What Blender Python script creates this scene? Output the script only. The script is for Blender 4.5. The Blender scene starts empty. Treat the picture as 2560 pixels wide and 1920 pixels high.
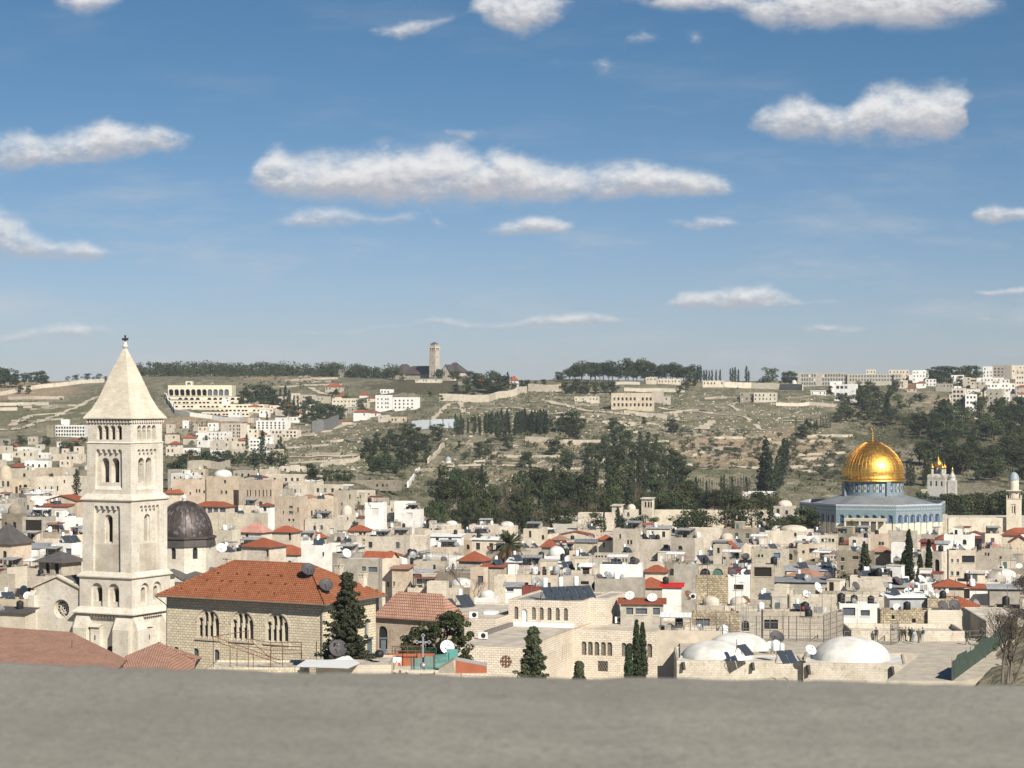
import bpy,math,random
import numpy as np
from mathutils import Vector,Matrix
from mathutils.geometry import tessellate_polygon
SC=bpy.context.scene
COL=SC.collection
R=math.radians
# camera, light, sky
F,HX,HY=5300.0,1280.0,1000.0
cam=bpy.data.cameras.new('camera');camo=bpy.data.objects.new('camera',cam);COL.objects.link(camo)
camo.location=(0,0,0);camo.rotation_euler=(R(90),0,0)
cam.sensor_width=36;cam.lens=F/2560*36;cam.shift_y=40/2560
cam.clip_start=0.1;cam.clip_end=60000
cam.dof.use_dof=True;cam.dof.focus_distance=450;cam.dof.aperture_fstop=12.5
SC.camera=camo
SUN_AZ,SUN_EL=29.0,36.0
SD=Vector((math.sin(R(SUN_AZ))*math.cos(R(SUN_EL)),-math.cos(R(SUN_AZ))*math.cos(R(SUN_EL)),math.sin(R(SUN_EL))))
sl=bpy.data.lights.new('sun','SUN');slo=bpy.data.objects.new('sun',sl);COL.objects.link(slo)
sl.energy=5.0;sl.angle=R(0.53);sl.color=(1.0,0.93,0.82)
slo.rotation_euler=SD.to_track_quat('Z','Y').to_euler();slo.location=(50,-60,90)
SC.view_settings.view_transform='Standard';SC.view_settings.look='None'
SC.view_settings.exposure=0.5;SC.view_settings.gamma=1.0
SC.cycles.max_bounces=5;SC.cycles.diffuse_bounces=2;SC.cycles.glossy_bounces=3
SC.cycles.transparent_max_bounces=6;SC.cycles.volume_bounces=0
SC.cycles.caustics_reflective=False;SC.cycles.caustics_refractive=False
class NT:
 """small node-tree helper"""
 def __init__(s,t):s.t=t
 def n(s,typ,**kw):
  nd=s.t.nodes.new(typ)
  ins=kw.pop('ins',{})
  for k,v in kw.items():setattr(nd,k,v)
  for k,v in ins.items():
   if isinstance(v,bpy.types.NodeSocket):s.t.links.new(v,nd.inputs[k])
   else:nd.inputs[k].default_value=v
  return nd
 def m(s,op,a,b=0.0,c=0.0,clamp=False):
  nd=s.n('ShaderNodeMath',operation=op,use_clamp=clamp)
  for i,v in enumerate((a,b,c)):
   if isinstance(v,bpy.types.NodeSocket):s.t.links.new(v,nd.inputs[i])
   else:nd.inputs[i].default_value=v
  return nd.outputs[0]
 def v(s,op,a,b=None):
  nd=s.n('ShaderNodeVectorMath',operation=op)
  for i,x in enumerate((a,b)):
   if x is None:continue
   if isinstance(x,bpy.types.NodeSocket):s.t.links.new(x,nd.inputs[i])
   else:nd.inputs[i].default_value=x
  return nd.outputs['Value']if op in('DOT_PRODUCT','LENGTH')else nd.outputs['Vector']
 def mix(s,f,a,b,typ='MIX'):
  nd=s.n('ShaderNodeMix',data_type='RGBA',blend_type=typ)
  for i,x in((0,f),(6,a),(7,b)):
   if isinstance(x,bpy.types.NodeSocket):s.t.links.new(x,nd.inputs[i])
   else:nd.inputs[i].default_value=(*x,1)if isinstance(x,tuple)and len(x)==3 else x
  return nd.outputs[2]
 def ss(s,x,lo,hi,o0=0.0,o1=1.0):
  nd=s.n('ShaderNodeMapRange',interpolation_type='SMOOTHSTEP')
  s.t.links.new(x,nd.inputs['Value'])
  for k,v in(('From Min',lo),('From Max',hi),('To Min',o0),('To Max',o1)):
   if isinstance(v,bpy.types.NodeSocket):s.t.links.new(v,nd.inputs[k])
   else:nd.inputs[k].default_value=v
  return nd.outputs['Result']
 def noise(s,vec,scale,detail=3.0,rough=0.55):
  nd=s.n('ShaderNodeTexNoise',ins={'Scale':scale,'Detail':detail,'Roughness':rough})
  if vec is not None:s.t.links.new(vec,nd.inputs['Vector'])
  return nd.outputs['Fac']
# sky: Nishita plus a layer of fair-weather cloud given by direction
w=bpy.data.worlds.new('World');SC.world=w;w.use_nodes=True
wt=NT(w.node_tree);w.node_tree.nodes.clear()
sky=wt.n('ShaderNodeTexSky',sky_type='NISHITA',sun_disc=False,sun_elevation=R(SUN_EL),sun_rotation=R(180-SUN_AZ),altitude=800.0,air_density=1.0,dust_density=0.6,ozone_density=2.0)
SKY_STRENGTH=0.050
SKY_TINT,SKY_LOW=(0.45,0.69,0.87),(0.84,0.90,1.20)
CLOUD_LO,CLOUD_MID,CLOUD_HI=(0.335,0.338,0.365),(0.42,0.425,0.44),(0.60,0.597,0.592)
CL=[[(95,0,5,0),(130,-20,25,.8),(195,-30,38,1),(265,-20,15,.6),(300,0,5,0),(780,60,66,0),(800,55,78,.7),(860,45,80,.85),(920,45,72,.8),(960,38,58,.6),(1000,25,45,.4),(1015,0,30,.7),(1040,-20,50,1),(1120,-30,76,1.05),(1190,-20,55,.95),(1230,-10,30,.6),(1290,-5,8,.1),(1340,-20,2,.4),(1400,-30,15,.9),(1500,-30,22,.9),(1580,-30,20,.9),(1640,-20,50,.9),(1720,-30,60,1),(1820,-40,50,1.05),(1950,-40,58,1.05),(2040,-40,50,1),(2110,-20,35,.85),(2180,-10,20,.4),(2230,0,10,.1)],[(-60,290,370,.9),(0,290,372,.95),(60,282,365,1),(100,298,355,.9),(160,275,352,1),(230,255,342,1.05),(290,268,335,1),(350,265,328,.95),(395,285,325,.75),(430,295,315,.2),(460,300,310,0),(930,285,292,0),(965,278,302,.7),(1005,276,304,.75),(1045,280,300,.6),(1080,290,310,.2),(1110,300,305,0),(1600,258,268,0),(1630,245,278,.8),(1680,222,296,.95),(1735,192,300,1.05),(1785,225,302,1),(1830,228,306,1),(1880,180,304,1.1),(1930,178,302,1.1),(1985,190,302,1.1),(2040,178,300,1.1),(2085,180,280,.95),(2100,185,230,.5),(2130,190,200,0)],[(500,385,400,0),(535,372,405,.6),(560,335,412,.95),(600,318,420,1),(640,340,424,1),(700,328,428,1),(770,330,430,1),(830,310,432,1.08),(900,318,432,1.08),(980,306,432,1.1),(1050,328,433,1.08),(1080,305,433,1.05),(1150,345,432,1.05),(1230,355,430,1.03),(1310,350,428,1.02),(1380,345,425,1),(1450,365,425,.98),(1520,368,424,.95),(1570,378,424,.85),(1600,390,418,.4),(1640,395,410,.25),(1680,400,405,0)],[(-60,440,560,.85),(0,435,565,.9),(50,470,565,.9),(85,505,562,.85),(130,520,564,.85),(180,518,566,.85),(225,535,560,.6),(260,545,552,.1),(540,480,486,.2),(590,462,488,.5),(650,448,487,.8),(720,446,486,.85),(770,452,486,.7),(810,462,486,.6),(870,455,488,.65),(920,450,480,.65),(945,468,498,.65),(980,485,495,.2),(1030,495,505,.3),(1080,478,508,.85),(1150,464,508,.95),(1210,468,505,.9),(1250,478,495,.5),(1410,475,485,.1),(1450,470,490,.6),(1520,466,496,.8),(1580,466,490,.7),(1620,470,480,.1),(2090,465,478,.1),(2110,446,486,.9),(2150,440,488,1),(2185,448,480,.8)],[(-60,730,745,.4),(30,715,740,.6),(90,700,735,.7),(150,695,732,.75),(230,700,728,.65),(290,712,722,.2),(420,738,745,.2),(500,728,746,.6),(570,730,745,.3),(640,715,725,.45),(760,715,725,.5),(850,700,712,.5),(930,682,705,.6),(1000,690,716,.65),(1100,692,712,.65),(1180,680,708,.8),(1250,676,706,.85),(1330,686,706,.7),(1400,692,704,.3),(1425,650,662,.4),(1470,630,664,.85),(1540,622,666,.95),(1610,620,668,1),(1660,610,666,1.05),(1710,632,664,.85),(1740,648,660,.5),(1800,642,660,.6),(1850,648,656,.3),(2080,685,697,.3),(2130,680,698,.75),(2180,684,696,.3)],[(850,170,185,0),(900,168,190,.45),(960,175,188,0),(1150,130,140,.2),(1200,122,150,.5),(1265,130,150,.3),(1300,122,168,.8),(1340,140,165,.3),(1350,72,95,.5),(1390,64,92,.7),(1440,70,90,.3),(1470,60,80,.3),(1506,66,102,.8),(1540,80,90,.1),(1700,706,720,.2),(1760,702,724,.65),(1840,706,726,.65),(1900,712,720,.1),(2090,632,642,.1),(2140,624,640,.75),(2230,618,640,.75)],]
tc=wt.n('ShaderNodeTexCoord');sep=wt.n('ShaderNodeSeparateXYZ',ins={0:tc.outputs['Generated']})
fy=wt.m('MAXIMUM',sep.outputs[1],0.05)
ra=wt.m('DIVIDE',sep.outputs[0],fy);rb=wt.m('DIVIDE',sep.outputs[2],fy)
cv=wt.n('ShaderNodeCombineXYZ',ins={0:wt.m('MULTIPLY',ra,0.62),1:rb}).outputs[0]
warp=wt.n('ShaderNodeTexNoise',ins={'Scale':60.0,'Detail':4.0,'Roughness':0.6,'Vector':cv})
ws=wt.n('ShaderNodeSeparateColor',ins={0:warp.outputs['Color']})
PXK=F/1.1573
xx=wt.m('ADD',wt.m('MULTIPLY',ra,PXK),HX/1.1573)
xx=wt.m('ADD',xx,wt.m('MULTIPLY',wt.m('SUBTRACT',ws.outputs[0],0.5),60.0))
yy=wt.m('SUBTRACT',HY/1.1573,wt.m('MULTIPLY',rb,PXK))
yy=wt.m('ADD',yy,wt.m('MULTIPLY',wt.m('SUBTRACT',ws.outputs[1],0.5),34.0))
un=wt.m('MULTIPLY',wt.m('ADD',xx,100.0),1/2412.0)
m_all,t_all=None,None
for lay in CL:
 rp=wt.n('ShaderNodeValToRGB');cr=rp.color_ramp;cr.interpolation='LINEAR'
 while len(cr.elements)<len(lay):cr.elements.new(0.5)
 for e,(x,a,b,wg)in zip(cr.elements,lay):e.position=(x+100)/2412
 for e,(x,a,b,wg)in zip(cr.elements,lay):
  e.color=((a+100)/900,(b+100)/900,wg/1.25,1)
 wt.t.links.new(un,rp.inputs[0])
 rs=wt.n('ShaderNodeSeparateColor',ins={0:rp.outputs[0]})
 yt=wt.m('SUBTRACT',wt.m('MULTIPLY',rs.outputs[0],900.0),100.0);yb=wt.m('SUBTRACT',wt.m('MULTIPLY',rs.outputs[1],900.0),100.0)
 t1=wt.m('DIVIDE',wt.m('SUBTRACT',yb,yy),wt.m('SUBTRACT',yb,yt))
 q=wt.m('MULTIPLY',wt.m('SUBTRACT',t1,0.42),1.0)
 q2=wt.m('MULTIPLY',q,q);q2=wt.m('MULTIPLY',q2,wt.ss(q,-0.5,0.0,1.9,1.25))
 m1=wt.m('MULTIPLY',wt.m('MAXIMUM',wt.m('SUBTRACT',1.0,q2),0.0),wt.m('MULTIPLY',rs.outputs[2],1.25))
 if m_all is None:m_all,t_all=m1,t1
 else:
  up=wt.m('GREATER_THAN',m1,m_all)
  t_all=wt.m('ADD',wt.m('MULTIPLY',up,t1),wt.m('MULTIPLY',wt.m('SUBTRACT',1.0,up),t_all));m_all=wt.m('MAXIMUM',m1,m_all)
fb=wt.noise(cv,70.0,8.0,0.66)
fb2=wt.noise(wt.v('ADD',cv,(0.0012,0.0030,0.0)),70.0,6.0,0.62)
fc=wt.noise(cv,24.0,3.0,0.5);ff=wt.noise(cv,190.0,6.0,0.68)
dens=wt.m('ADD',m_all,wt.m('ADD',wt.m('MULTIPLY',wt.m('SUBTRACT',fb,0.5),1.75),wt.m('MULTIPLY',wt.m('SUBTRACT',fc,0.5),0.9)))
dens=wt.m('ADD',dens,wt.m('MULTIPLY',wt.m('SUBTRACT',ff,0.5),0.5))
alpha=wt.ss(dens,0.24,1.16)
alpha=wt.m('MULTIPLY',alpha,wt.ss(m_all,0.08,1.0))
alpha=wt.m('MULTIPLY',alpha,wt.m('GREATER_THAN',sep.outputs[1],0.1))
sh=wt.m('ADD',wt.m('MULTIPLY',wt.m('SUBTRACT',fb,fb2),1.5),wt.m('MULTIPLY',wt.m('SUBTRACT',t_all,0.44),1.35))  # cloud shading put into the sky colour: bright tops, grey undersides
sh=wt.m('ADD',sh,wt.m('MULTIPLY',wt.m('SUBTRACT',ff,0.5),0.28))
sh=wt.m('MULTIPLY',wt.ss(sh,-0.40,0.40),wt.ss(m_all,0.3,1.0,0.72,1.0))
ccol=wt.mix(sh,CLOUD_LO,CLOUD_HI)
tint=wt.mix(wt.ss(rb,-0.01,0.19),tuple(x*SKY_STRENGTH for x in SKY_LOW),tuple(x*SKY_STRENGTH for x in SKY_TINT))
skys=wt.mix(1.0,sky.outputs[0],tint,'MULTIPLY')
thin=wt.noise(wt.n('ShaderNodeCombineXYZ',ins={0:wt.m('MULTIPLY',ra,0.30),1:wt.m('MULTIPLY',rb,1.25)}).outputs[0],30.0,7.0,0.62)
thin=wt.m('MULTIPLY',wt.ss(thin,0.47,0.78),wt.ss(rb,0.17,0.02,0.12,0.60))
skys=wt.mix(wt.m('MULTIPLY',thin,wt.m('GREATER_THAN',sep.outputs[1],0.1)),skys,CLOUD_MID)
full=wt.mix(wt.m('MULTIPLY',alpha,0.95),skys,ccol)
bg=wt.n('ShaderNodeBackground',ins={'Color':full,'Strength':1.0})
wo=wt.n('ShaderNodeOutputWorld',ins={'Surface':bg.outputs[0]})
w.cycles.sampling_method='MANUAL';w.cycles.sample_map_resolution=256
# helpers
def smooth(x,a,b):
 t=np.clip((np.asarray(x,float)-a)/(b-a),0,1);return t*t*(3-2*t)
def P(px,py,Y):return Vector(((px-HX)/F*Y,Y,-(py-HY)/F*Y))
def PZ(px,py,Z):
 Y=-Z*F/(py-HY);return Vector(((px-HX)/F*Y,Y,Z))
def roofZ(px,Y):
 k=smooth(px,500,1100)
 return(1-k)*-32.0+k*(-22.7-0.0276*Y)
def cityY(px,py):
 k=float(smooth(px,500,1100));s=0.0276*k;c=32.0*(1-k)+22.7*k
 return c/max(1e-3,(py-HY)/F-s)
PROF=[(-200,[(1000,1207),(1250,1140),(1500,1085),(1800,1010),(2000,965),(2150,955)]),(60,[(1000,1207),(1250,1140),(1500,1085),(1800,1010),(2000,962),(2150,955)]),(430,[(1000,1207),(1200,1158),(1400,1110),(1550,1062),(1750,1002),(1950,957),(2200,938)]),(800,[(900,1222),(1100,1192),(1250,1152),(1400,1110),(1550,1060),(1700,1020),(1850,980),(2050,948),(2250,940)]),(1100,[(690,1352),(760,1338),(860,1330),(950,1345),(1000,1312),(1050,1272),(1200,1190),(1350,1120),(1500,1060),(1650,1010),(1800,975),(2100,948)]),(1400,[(690,1352),(800,1338),(880,1332),(950,1350),(1050,1270),(1200,1190),(1350,1120),(1500,1060),(1650,1010),(1800,975),(1950,950)]),(1750,[(690,1352),(800,1340),(880,1336),(950,1340),(1050,1268),(1150,1225),(1250,1180),(1350,1130),(1450,1085),(1550,1045),(1700,1005),(1850,970),(1950,952)]),(2180,[(690,1344),(800,1338),(880,1342),(1000,1312),(1100,1262),(1200,1200),(1300,1150),(1450,1085),(1600,1030),(1750,985),(1900,950)]),(2760,[(690,1344),(800,1338),(880,1342),(1000,1312),(1100,1262),(1200,1200),(1300,1150),(1450,1085),(1600,1030),(1750,985),(1900,945)]),]
_prof=[]
for px,kn in PROF:
 y0=kn[0][0]
 ys=[5,60,150,225,300,400,500,600,680,800,900]
 ys=[y for y in ys if y<y0-8]
 zs=[float(roofZ(px,y))-8.0 for y in ys]
 zs[0]=zs[1]=zs[2]
 for(y,py)in kn:ys.append(y);zs.append(-(py-HY)/F*y)
 ye,ze=ys[-1],zs[-1]
 ys+=[ye+120,ye+700,ye+2500,60000];zs+=[ze-2,ze-60,ze-260,ze-2000]
 _prof.append((px,np.array(ys),np.array(zs)))
_cx=np.array([p[0]for p in _prof],float)
def ground(X,Y,detail=True):
 X=np.asarray(X,float);Y=np.asarray(Y,float)
 px=np.clip(HX+F*X/np.maximum(Y,1.0),_cx[0],_cx[-1]-1e-3)
 allz=np.stack([np.interp(Y,ys,zs)for(_,ys,zs)in _prof])
 i=np.clip(np.searchsorted(_cx,px,side='right')-1,0,len(_cx)-2)
 t=(px-_cx[i])/(_cx[i+1]-_cx[i]);t=t*t*(3-2*t)
 ix=np.indices(Y.shape)if Y.shape else()
 z0=np.take_along_axis(allz,i[None],0)[0]if Y.shape else allz[i]
 z1=np.take_along_axis(allz,i[None]+1,0)[0]if Y.shape else allz[i+1]
 z=z0*(1-t)+z1*t
 if detail:
  k=smooth(Y,960,1100)*(1-smooth(Y,2600,4000))
  n=(np.sin(X*.021+1.3*np.sin(Y*.013))*np.sin(Y*.017+X*.006)*2.2+np.sin(X*.05+Y*.031+2)*np.sin(Y*.06-X*.022)*1.0+np.sin(X*.13+1.7*np.sin(Y*.07))*np.sin(Y*.15+X*.03)*.45)
  st=z/2.6+.35*np.sin(X*.03)+.2*np.sin(X*.011+Y*.02);fr=st-np.floor(st)
  z=z+k*(n*(1-.8*smooth(Y,1800,2000))+(smooth(fr,.0,.25)-fr)*1.1*(1-smooth(Y,1750,1900)))
 return z
def gz(x,y):return float(ground(np.array([x]),np.array([y]))[0])
def hit(px,py,y0=960.0,y1=2300.0):
 Ys=np.linspace(y0,y1,700);Xs=(px-HX)/F*Ys
 rows=HY-ground(Xs,Ys)*F/Ys
 ok=np.nonzero(rows<=py)[0]
 j=ok[0]if len(ok)else int(np.argmin(rows))
 return Vector((Xs[j],Ys[j],gz(Xs[j],Ys[j])))
def T(o,label=None,cat=None,group=None,kind=None):
 if label:o['label']=label
 if cat:o['category']=cat
 if group:o['group']=group
 if kind:o['kind']=kind
 return o
def empty(name,loc,rz=0.0,scale=None):
 o=bpy.data.objects.new(name,None);COL.objects.link(o);o.location=loc;o.rotation_euler=(0,0,rz)
 o.empty_display_size=.5
 if scale:o.scale=scale
 return o
def link(name,me,parent=None,loc=None,rz=None,scale=None):
 o=bpy.data.objects.new(name,me);COL.objects.link(o)
 if parent:o.parent=parent
 if loc is not None:o.location=loc
 if rz is not None:o.rotation_euler=(0,0,rz)
 if scale is not None:o.scale=scale
 return o
class MB:
 """collects shapes into ONE mesh"""
 def __init__(s):s.v=[];s.f=[];s.mi=[];s.sm=[]
 def add(s,vs,fs,mi=0,sm=False):
  b=len(s.v);s.v.extend([tuple(v)for v in vs])
  for f in fs:s.f.append(tuple(b+i for i in f));s.mi.append(mi);s.sm.append(sm)
 def poly(s,*pts,mi=0):s.add(pts,[tuple(range(len(pts)))],mi)
 def box(s,x0,x1,y0,y1,z0,z1,mi=0,M=None):
  vs=[Vector(c)for c in((x0,y0,z0),(x1,y0,z0),(x1,y1,z0),(x0,y1,z0),(x0,y0,z1),(x1,y0,z1),(x1,y1,z1),(x0,y1,z1))]
  if M is not None:vs=[M@v for v in vs]
  s.add(vs,[(0,3,2,1),(4,5,6,7),(0,1,5,4),(1,2,6,5),(2,3,7,6),(3,0,4,7)],mi)
 def loft(s,rings,mi=0,sm=False,cap=(False,False)):
  n=len(rings[0]);vs=[p for r in rings for p in r];fs=[]
  for i in range(len(rings)-1):
   for j in range(n):
    k=(j+1)%n;fs.append((i*n+j,i*n+k,(i+1)*n+k,(i+1)*n+j))
  s.add(vs,fs,mi,sm)
  if cap[0]:s.add(rings[0],[tuple(range(n))[::-1]],mi)
  if cap[1]:s.add(rings[-1],[tuple(range(n))],mi)
 def lathe(s,prof,n=16,c=(0,0,0),mi=0,sm=True,cap=(False,False),ph=0.0):
  rings=[[(c[0]+r*math.cos(ph+2*math.pi*j/n),c[1]+r*math.sin(ph+2*math.pi*j/n),c[2]+z)for j in range(n)]for r,z in prof]
  s.loft(rings,mi,sm,cap)
 def tube(s,p,q,r0,r1=None,n=6,mi=0,sm=True,cap=(True,True)):
  p=Vector(p);q=Vector(q);d=q-p
  if d.length<1e-6:return
  r1=r0 if r1 is None else r1
  a=d.orthogonal().normalized();b=d.normalized().cross(a)
  s.loft([[c+(a*math.cos(2*math.pi*j/n)+b*math.sin(2*math.pi*j/n))*r for j in range(n)]for c,r in((p,r0),(q,r1))],mi,sm,cap)
 def path(s,pts,r,n=6,mi=0):
  for p,q in zip(pts,pts[1:]):s.tube(p,q,r,n=n,mi=mi)
 def mesh(s,name,mats):
  me=bpy.data.meshes.new(name);me.from_pydata(s.v,[],s.f)
  for m in(mats if isinstance(mats,(list,tuple))else[mats]):me.materials.append(m)
  me.polygons.foreach_set('material_index',s.mi);me.polygons.foreach_set('use_smooth',s.sm)
  me.update();return me
 def build(s,name,mats,parent=None,loc=None,rz=None):return link(name,s.mesh(name,mats),parent,loc,rz)
def arch(cx,z0,wd,h,n=8,pointed=False):
 r=wd/2;pts=[(cx-r,z0),(cx+r,z0)]
 if pointed:
  zc=z0+h-r*1.5
  for i in range(n//2+1):
   a=R(62)*i/(n//2)
   pts.append((cx-r+wd*math.cos(a)*1.0,zc+wd*math.sin(a)*.86))
  pts[-1]=(cx,z0+h)
  for(x,z)in pts[-2:1:-1]:pts.append((2*cx-x,z))
  return pts
 zc=z0+h-r
 for i in range(n+1):
  a=math.pi*i/n;pts.append((cx+r*math.cos(a),zc+r*math.sin(a)))
 return pts
def rect(cx,z0,wd,h):return[(cx-wd/2,z0),(cx+wd/2,z0),(cx+wd/2,z0+h),(cx-wd/2,z0+h)]
def face(mb,O,U,V,outer,holes=(),mi=0,jm=None):
 """a wall face with real openings. holes: (poly2d, depth, back) - back None = open, 'pane' = returned, list = nested face with its own holes"""
 O=Vector(O);U=Vector(U);V=Vector(V);N=U.cross(V);jm=mi if jm is None else jm
 to3=lambda p:O+U*p[0]+V*p[1]
 loops=[list(outer)]+[list(h[0])for h in holes]
 flat=[p for l in loops for p in l]
 tris=tessellate_polygon([[Vector((p[0],p[1],0))for p in l]for l in loops])
 mb.add([to3(p)for p in flat],[tuple(t)for t in tris],mi)
 panes=[]
 for(poly,dep,back)in holes:
  n=len(poly);f3=[to3(p)for p in poly];b3=[p-N*dep for p in f3]
  mb.add(f3+b3,[(j,(j+1)%n,n+(j+1)%n,n+j)for j in range(n)],jm)
  if back=='pane':panes.append(b3)
  elif isinstance(back,int):mb.add(b3,[tuple(range(n))],back)
  elif isinstance(back,(list,tuple)):panes+=face(mb,O-N*dep,U,V,poly,back,mi,jm)
 return panes
def hip(mb,x0,x1,y0,y1,z,rise,mi=0,under=1,flare=0.0):
 wx,wy=x1-x0,y1-y0
 if wx>=wy:a=Vector((x0+wy/2,(y0+y1)/2,z+rise));b=Vector((x1-wy/2,(y0+y1)/2,z+rise))
 else:a=Vector(((x0+x1)/2,y0+wx/2,z+rise));b=Vector(((x0+x1)/2,y1-wx/2,z+rise))
 c=[Vector((x0,y0,z)),Vector((x1,y0,z)),Vector((x1,y1,z)),Vector((x0,y1,z))]
 if wx>=wy:
  mb.poly(c[0],c[1],b,a,mi=mi);mb.poly(c[1],c[2],b,mi=mi);mb.poly(c[2],c[3],a,b,mi=mi);mb.poly(c[3],c[0],a,mi=mi)
 else:
  mb.poly(c[0],c[1],a,mi=mi);mb.poly(c[1],c[2],b,a,mi=mi);mb.poly(c[2],c[3],b,mi=mi);mb.poly(c[3],c[0],a,b,mi=mi)
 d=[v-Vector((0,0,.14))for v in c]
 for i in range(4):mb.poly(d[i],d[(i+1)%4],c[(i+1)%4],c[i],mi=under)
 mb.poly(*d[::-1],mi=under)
 return a,b
# materials
gu=bpy.data.node_groups.new('surface_coords','ShaderNodeTree')
gu.interface.new_socket('uv',in_out='OUTPUT',socket_type='NodeSocketVector')
gt=NT(gu);go=gt.n('NodeGroupOutput');ge=gt.n('ShaderNodeNewGeometry')
tn=gt.v('NORMALIZE',gt.v('CROSS_PRODUCT',(0,0,1),ge.outputs['True Normal']))
bn=gt.v('CROSS_PRODUCT',ge.outputs['True Normal'],tn)
cb=gt.n('ShaderNodeCombineXYZ',ins={0:gt.v('DOT_PRODUCT',ge.outputs['Position'],tn),1:gt.v('DOT_PRODUCT',ge.outputs['Position'],bn)})
gu.links.new(cb.outputs[0],go.inputs[0])
def newmat(name,rough=.85,metal=0.0,spec=.3):
 m=bpy.data.materials.new(name);m.use_nodes=True;t=NT(m.node_tree)
 b=m.node_tree.nodes['Principled BSDF'];b.inputs['Roughness'].default_value=rough;b.inputs['Metallic'].default_value=metal
 b.inputs['Specular IOR Level'].default_value=spec
 return m,t,b
def setc(t,b,c):
 if isinstance(c,bpy.types.NodeSocket):t.t.links.new(c,b.inputs['Base Color'])
 else:b.inputs['Base Color'].default_value=(*c,1)
def vary(t,col,amt,hue=0.0):
 oi=t.n('ShaderNodeObjectInfo')
 hs=t.n('ShaderNodeHueSaturation',ins={'Color':col})
 t.t.links.new(t.ss(oi.outputs['Random'],0,1,1-amt,1+amt),hs.inputs['Value'])
 if hue:t.t.links.new(t.m('ADD',.5-hue,t.m('MULTIPLY',t.m('FRACT',t.m('MULTIPLY',oi.outputs['Random'],7.3)),2*hue)),hs.inputs['Hue'])
 return hs.outputs[0]
def stone(name,c1,c2,mortar,bw=.55,bh=.28,ms=.02,stain=.25,bump=.0,var=.12,blotch=None):
 m,t,b=newmat(name,.92,spec=.15)
 uv=t.n('ShaderNodeGroup');uv.node_tree=gu
 geo=t.n('ShaderNodeNewGeometry')
 br=t.n('ShaderNodeTexBrick',ins={'Vector':uv.outputs[0],'Color1':(*c1,1),'Color2':(*c2,1),'Mortar':(*mortar,1),'Scale':1.0,'Mortar Size':ms,'Mortar Smooth':.4,'Bias':-.1,'Brick Width':bw,'Row Height':bh})
 n1=t.noise(geo.outputs['Position'],.35,4.0,.6);n2=t.noise(geo.outputs['Position'],2.1,4.0,.6)
 col=br.outputs['Color']
 if blotch:col=t.mix(t.ss(n2,.52,.7),col,blotch)
 col=t.mix(t.ss(n1,.3,.75),col,t.mix(1.0,col,(1-stain,1-stain*1.05,1-stain*1.2),'MULTIPLY'))
 st=t.noise(t.v('MULTIPLY',geo.outputs['Position'],(1.0,1.0,.12)),.9,4.0,.65)
 col=t.mix(t.ss(st,.52,.8,0,.42),col,t.mix(1.0,col,(.62,.6,.58),'MULTIPLY'))
 if var:col=vary(t,col,var,.008)
 setc(t,b,col)
 if bump:
  bp=t.n('ShaderNodeBump',ins={'Strength':bump,'Distance':.06,'Height':t.m('ADD',t.m('MULTIPLY',br.outputs['Fac'],-1.0),t.m('MULTIPLY',n2,1.6))})
  t.t.links.new(bp.outputs[0],b.inputs['Normal'])
 return m
def plain(name,c,rough=.8,metal=0.0,spec=.3,var=0.0,noise=.15,scale=.8):
 m,t,b=newmat(name,rough,metal,spec)
 geo=t.n('ShaderNodeNewGeometry');n=t.noise(geo.outputs['Position'],scale,4.0,.6)
 col=t.mix(t.ss(n,.3,.75),c,tuple(x*(1-noise)for x in c))
 if var:col=vary(t,col,var)
 setc(t,b,col);return m
def tiles(name,c1,c2,dark,bw=.3,bh=.36,ms=.035,patch=None,var=.08):
 m,t,b=newmat(name,.8,spec=.2)
 uv=t.n('ShaderNodeGroup');uv.node_tree=gu;geo=t.n('ShaderNodeNewGeometry')
 br=t.n('ShaderNodeTexBrick',ins={'Vector':uv.outputs[0],'Color1':(*c1,1),'Color2':(*c2,1),'Mortar':(*dark,1),'Scale':1.0,'Mortar Size':ms,'Mortar Smooth':.3,'Bias':0.0,'Brick Width':bw,'Row Height':bh})
 col=br.outputs['Color'];n=t.noise(geo.outputs['Position'],.5,5.0,.65)
 col=t.mix(t.ss(n,.35,.75,0,.5),col,t.mix(1.0,col,(.62,.58,.56),'MULTIPLY'))
 if patch:
  b2=t.n('ShaderNodeTexBrick',ins={'Vector':uv.outputs[0],'Color1':(0,0,0,1),'Color2':(1,1,1,1),'Mortar':(0,0,0,1),'Scale':1.0,'Mortar Size':0.0,'Bias':-.35,'Brick Width':bw*3,'Row Height':bh})
  col=t.mix(t.ss(t.n('ShaderNodeSeparateColor',ins={0:b2.outputs['Color']}).outputs[0],.62,.8,0,.85),col,patch)
 if var:col=vary(t,col,var)
 setc(t,b,col)
 bp=t.n('ShaderNodeBump',ins={'Strength':.6,'Distance':.05,'Height':t.m('MULTIPLY',br.outputs['Fac'],-1.0)})
 t.t.links.new(bp.outputs[0],b.inputs['Normal'])
 return m
MT={}
MT['cream']=stone('cream_stone',(.63,.57,.48),(.56,.505,.42),(.42,.375,.31),blotch=(.40,.34,.25))
MT['peach']=stone('peach_stone',(.61,.515,.405),(.55,.46,.355),(.43,.35,.27),blotch=(.42,.33,.23))
MT['pale']=stone('pale_stone',(.64,.575,.47),(.57,.51,.41),(.46,.40,.32),stain=.2)
MT['white']=plain('white_plaster',(.76,.74,.69),.9,noise=.22,var=.08,scale=.6)
MT['tan']=stone('tan_stone',(.54,.48,.395),(.47,.42,.345),(.34,.30,.24),stain=.25,blotch=(.34,.29,.22))
MT['grey']=stone('grey_stone',(.36,.315,.245),(.29,.255,.20),(.22,.19,.15),bw=.7,bh=.35,stain=.35,blotch=(.26,.235,.20))
MT['concrete']=plain('grey_concrete',(.40,.365,.305),.9,noise=.35,var=.12)
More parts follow.
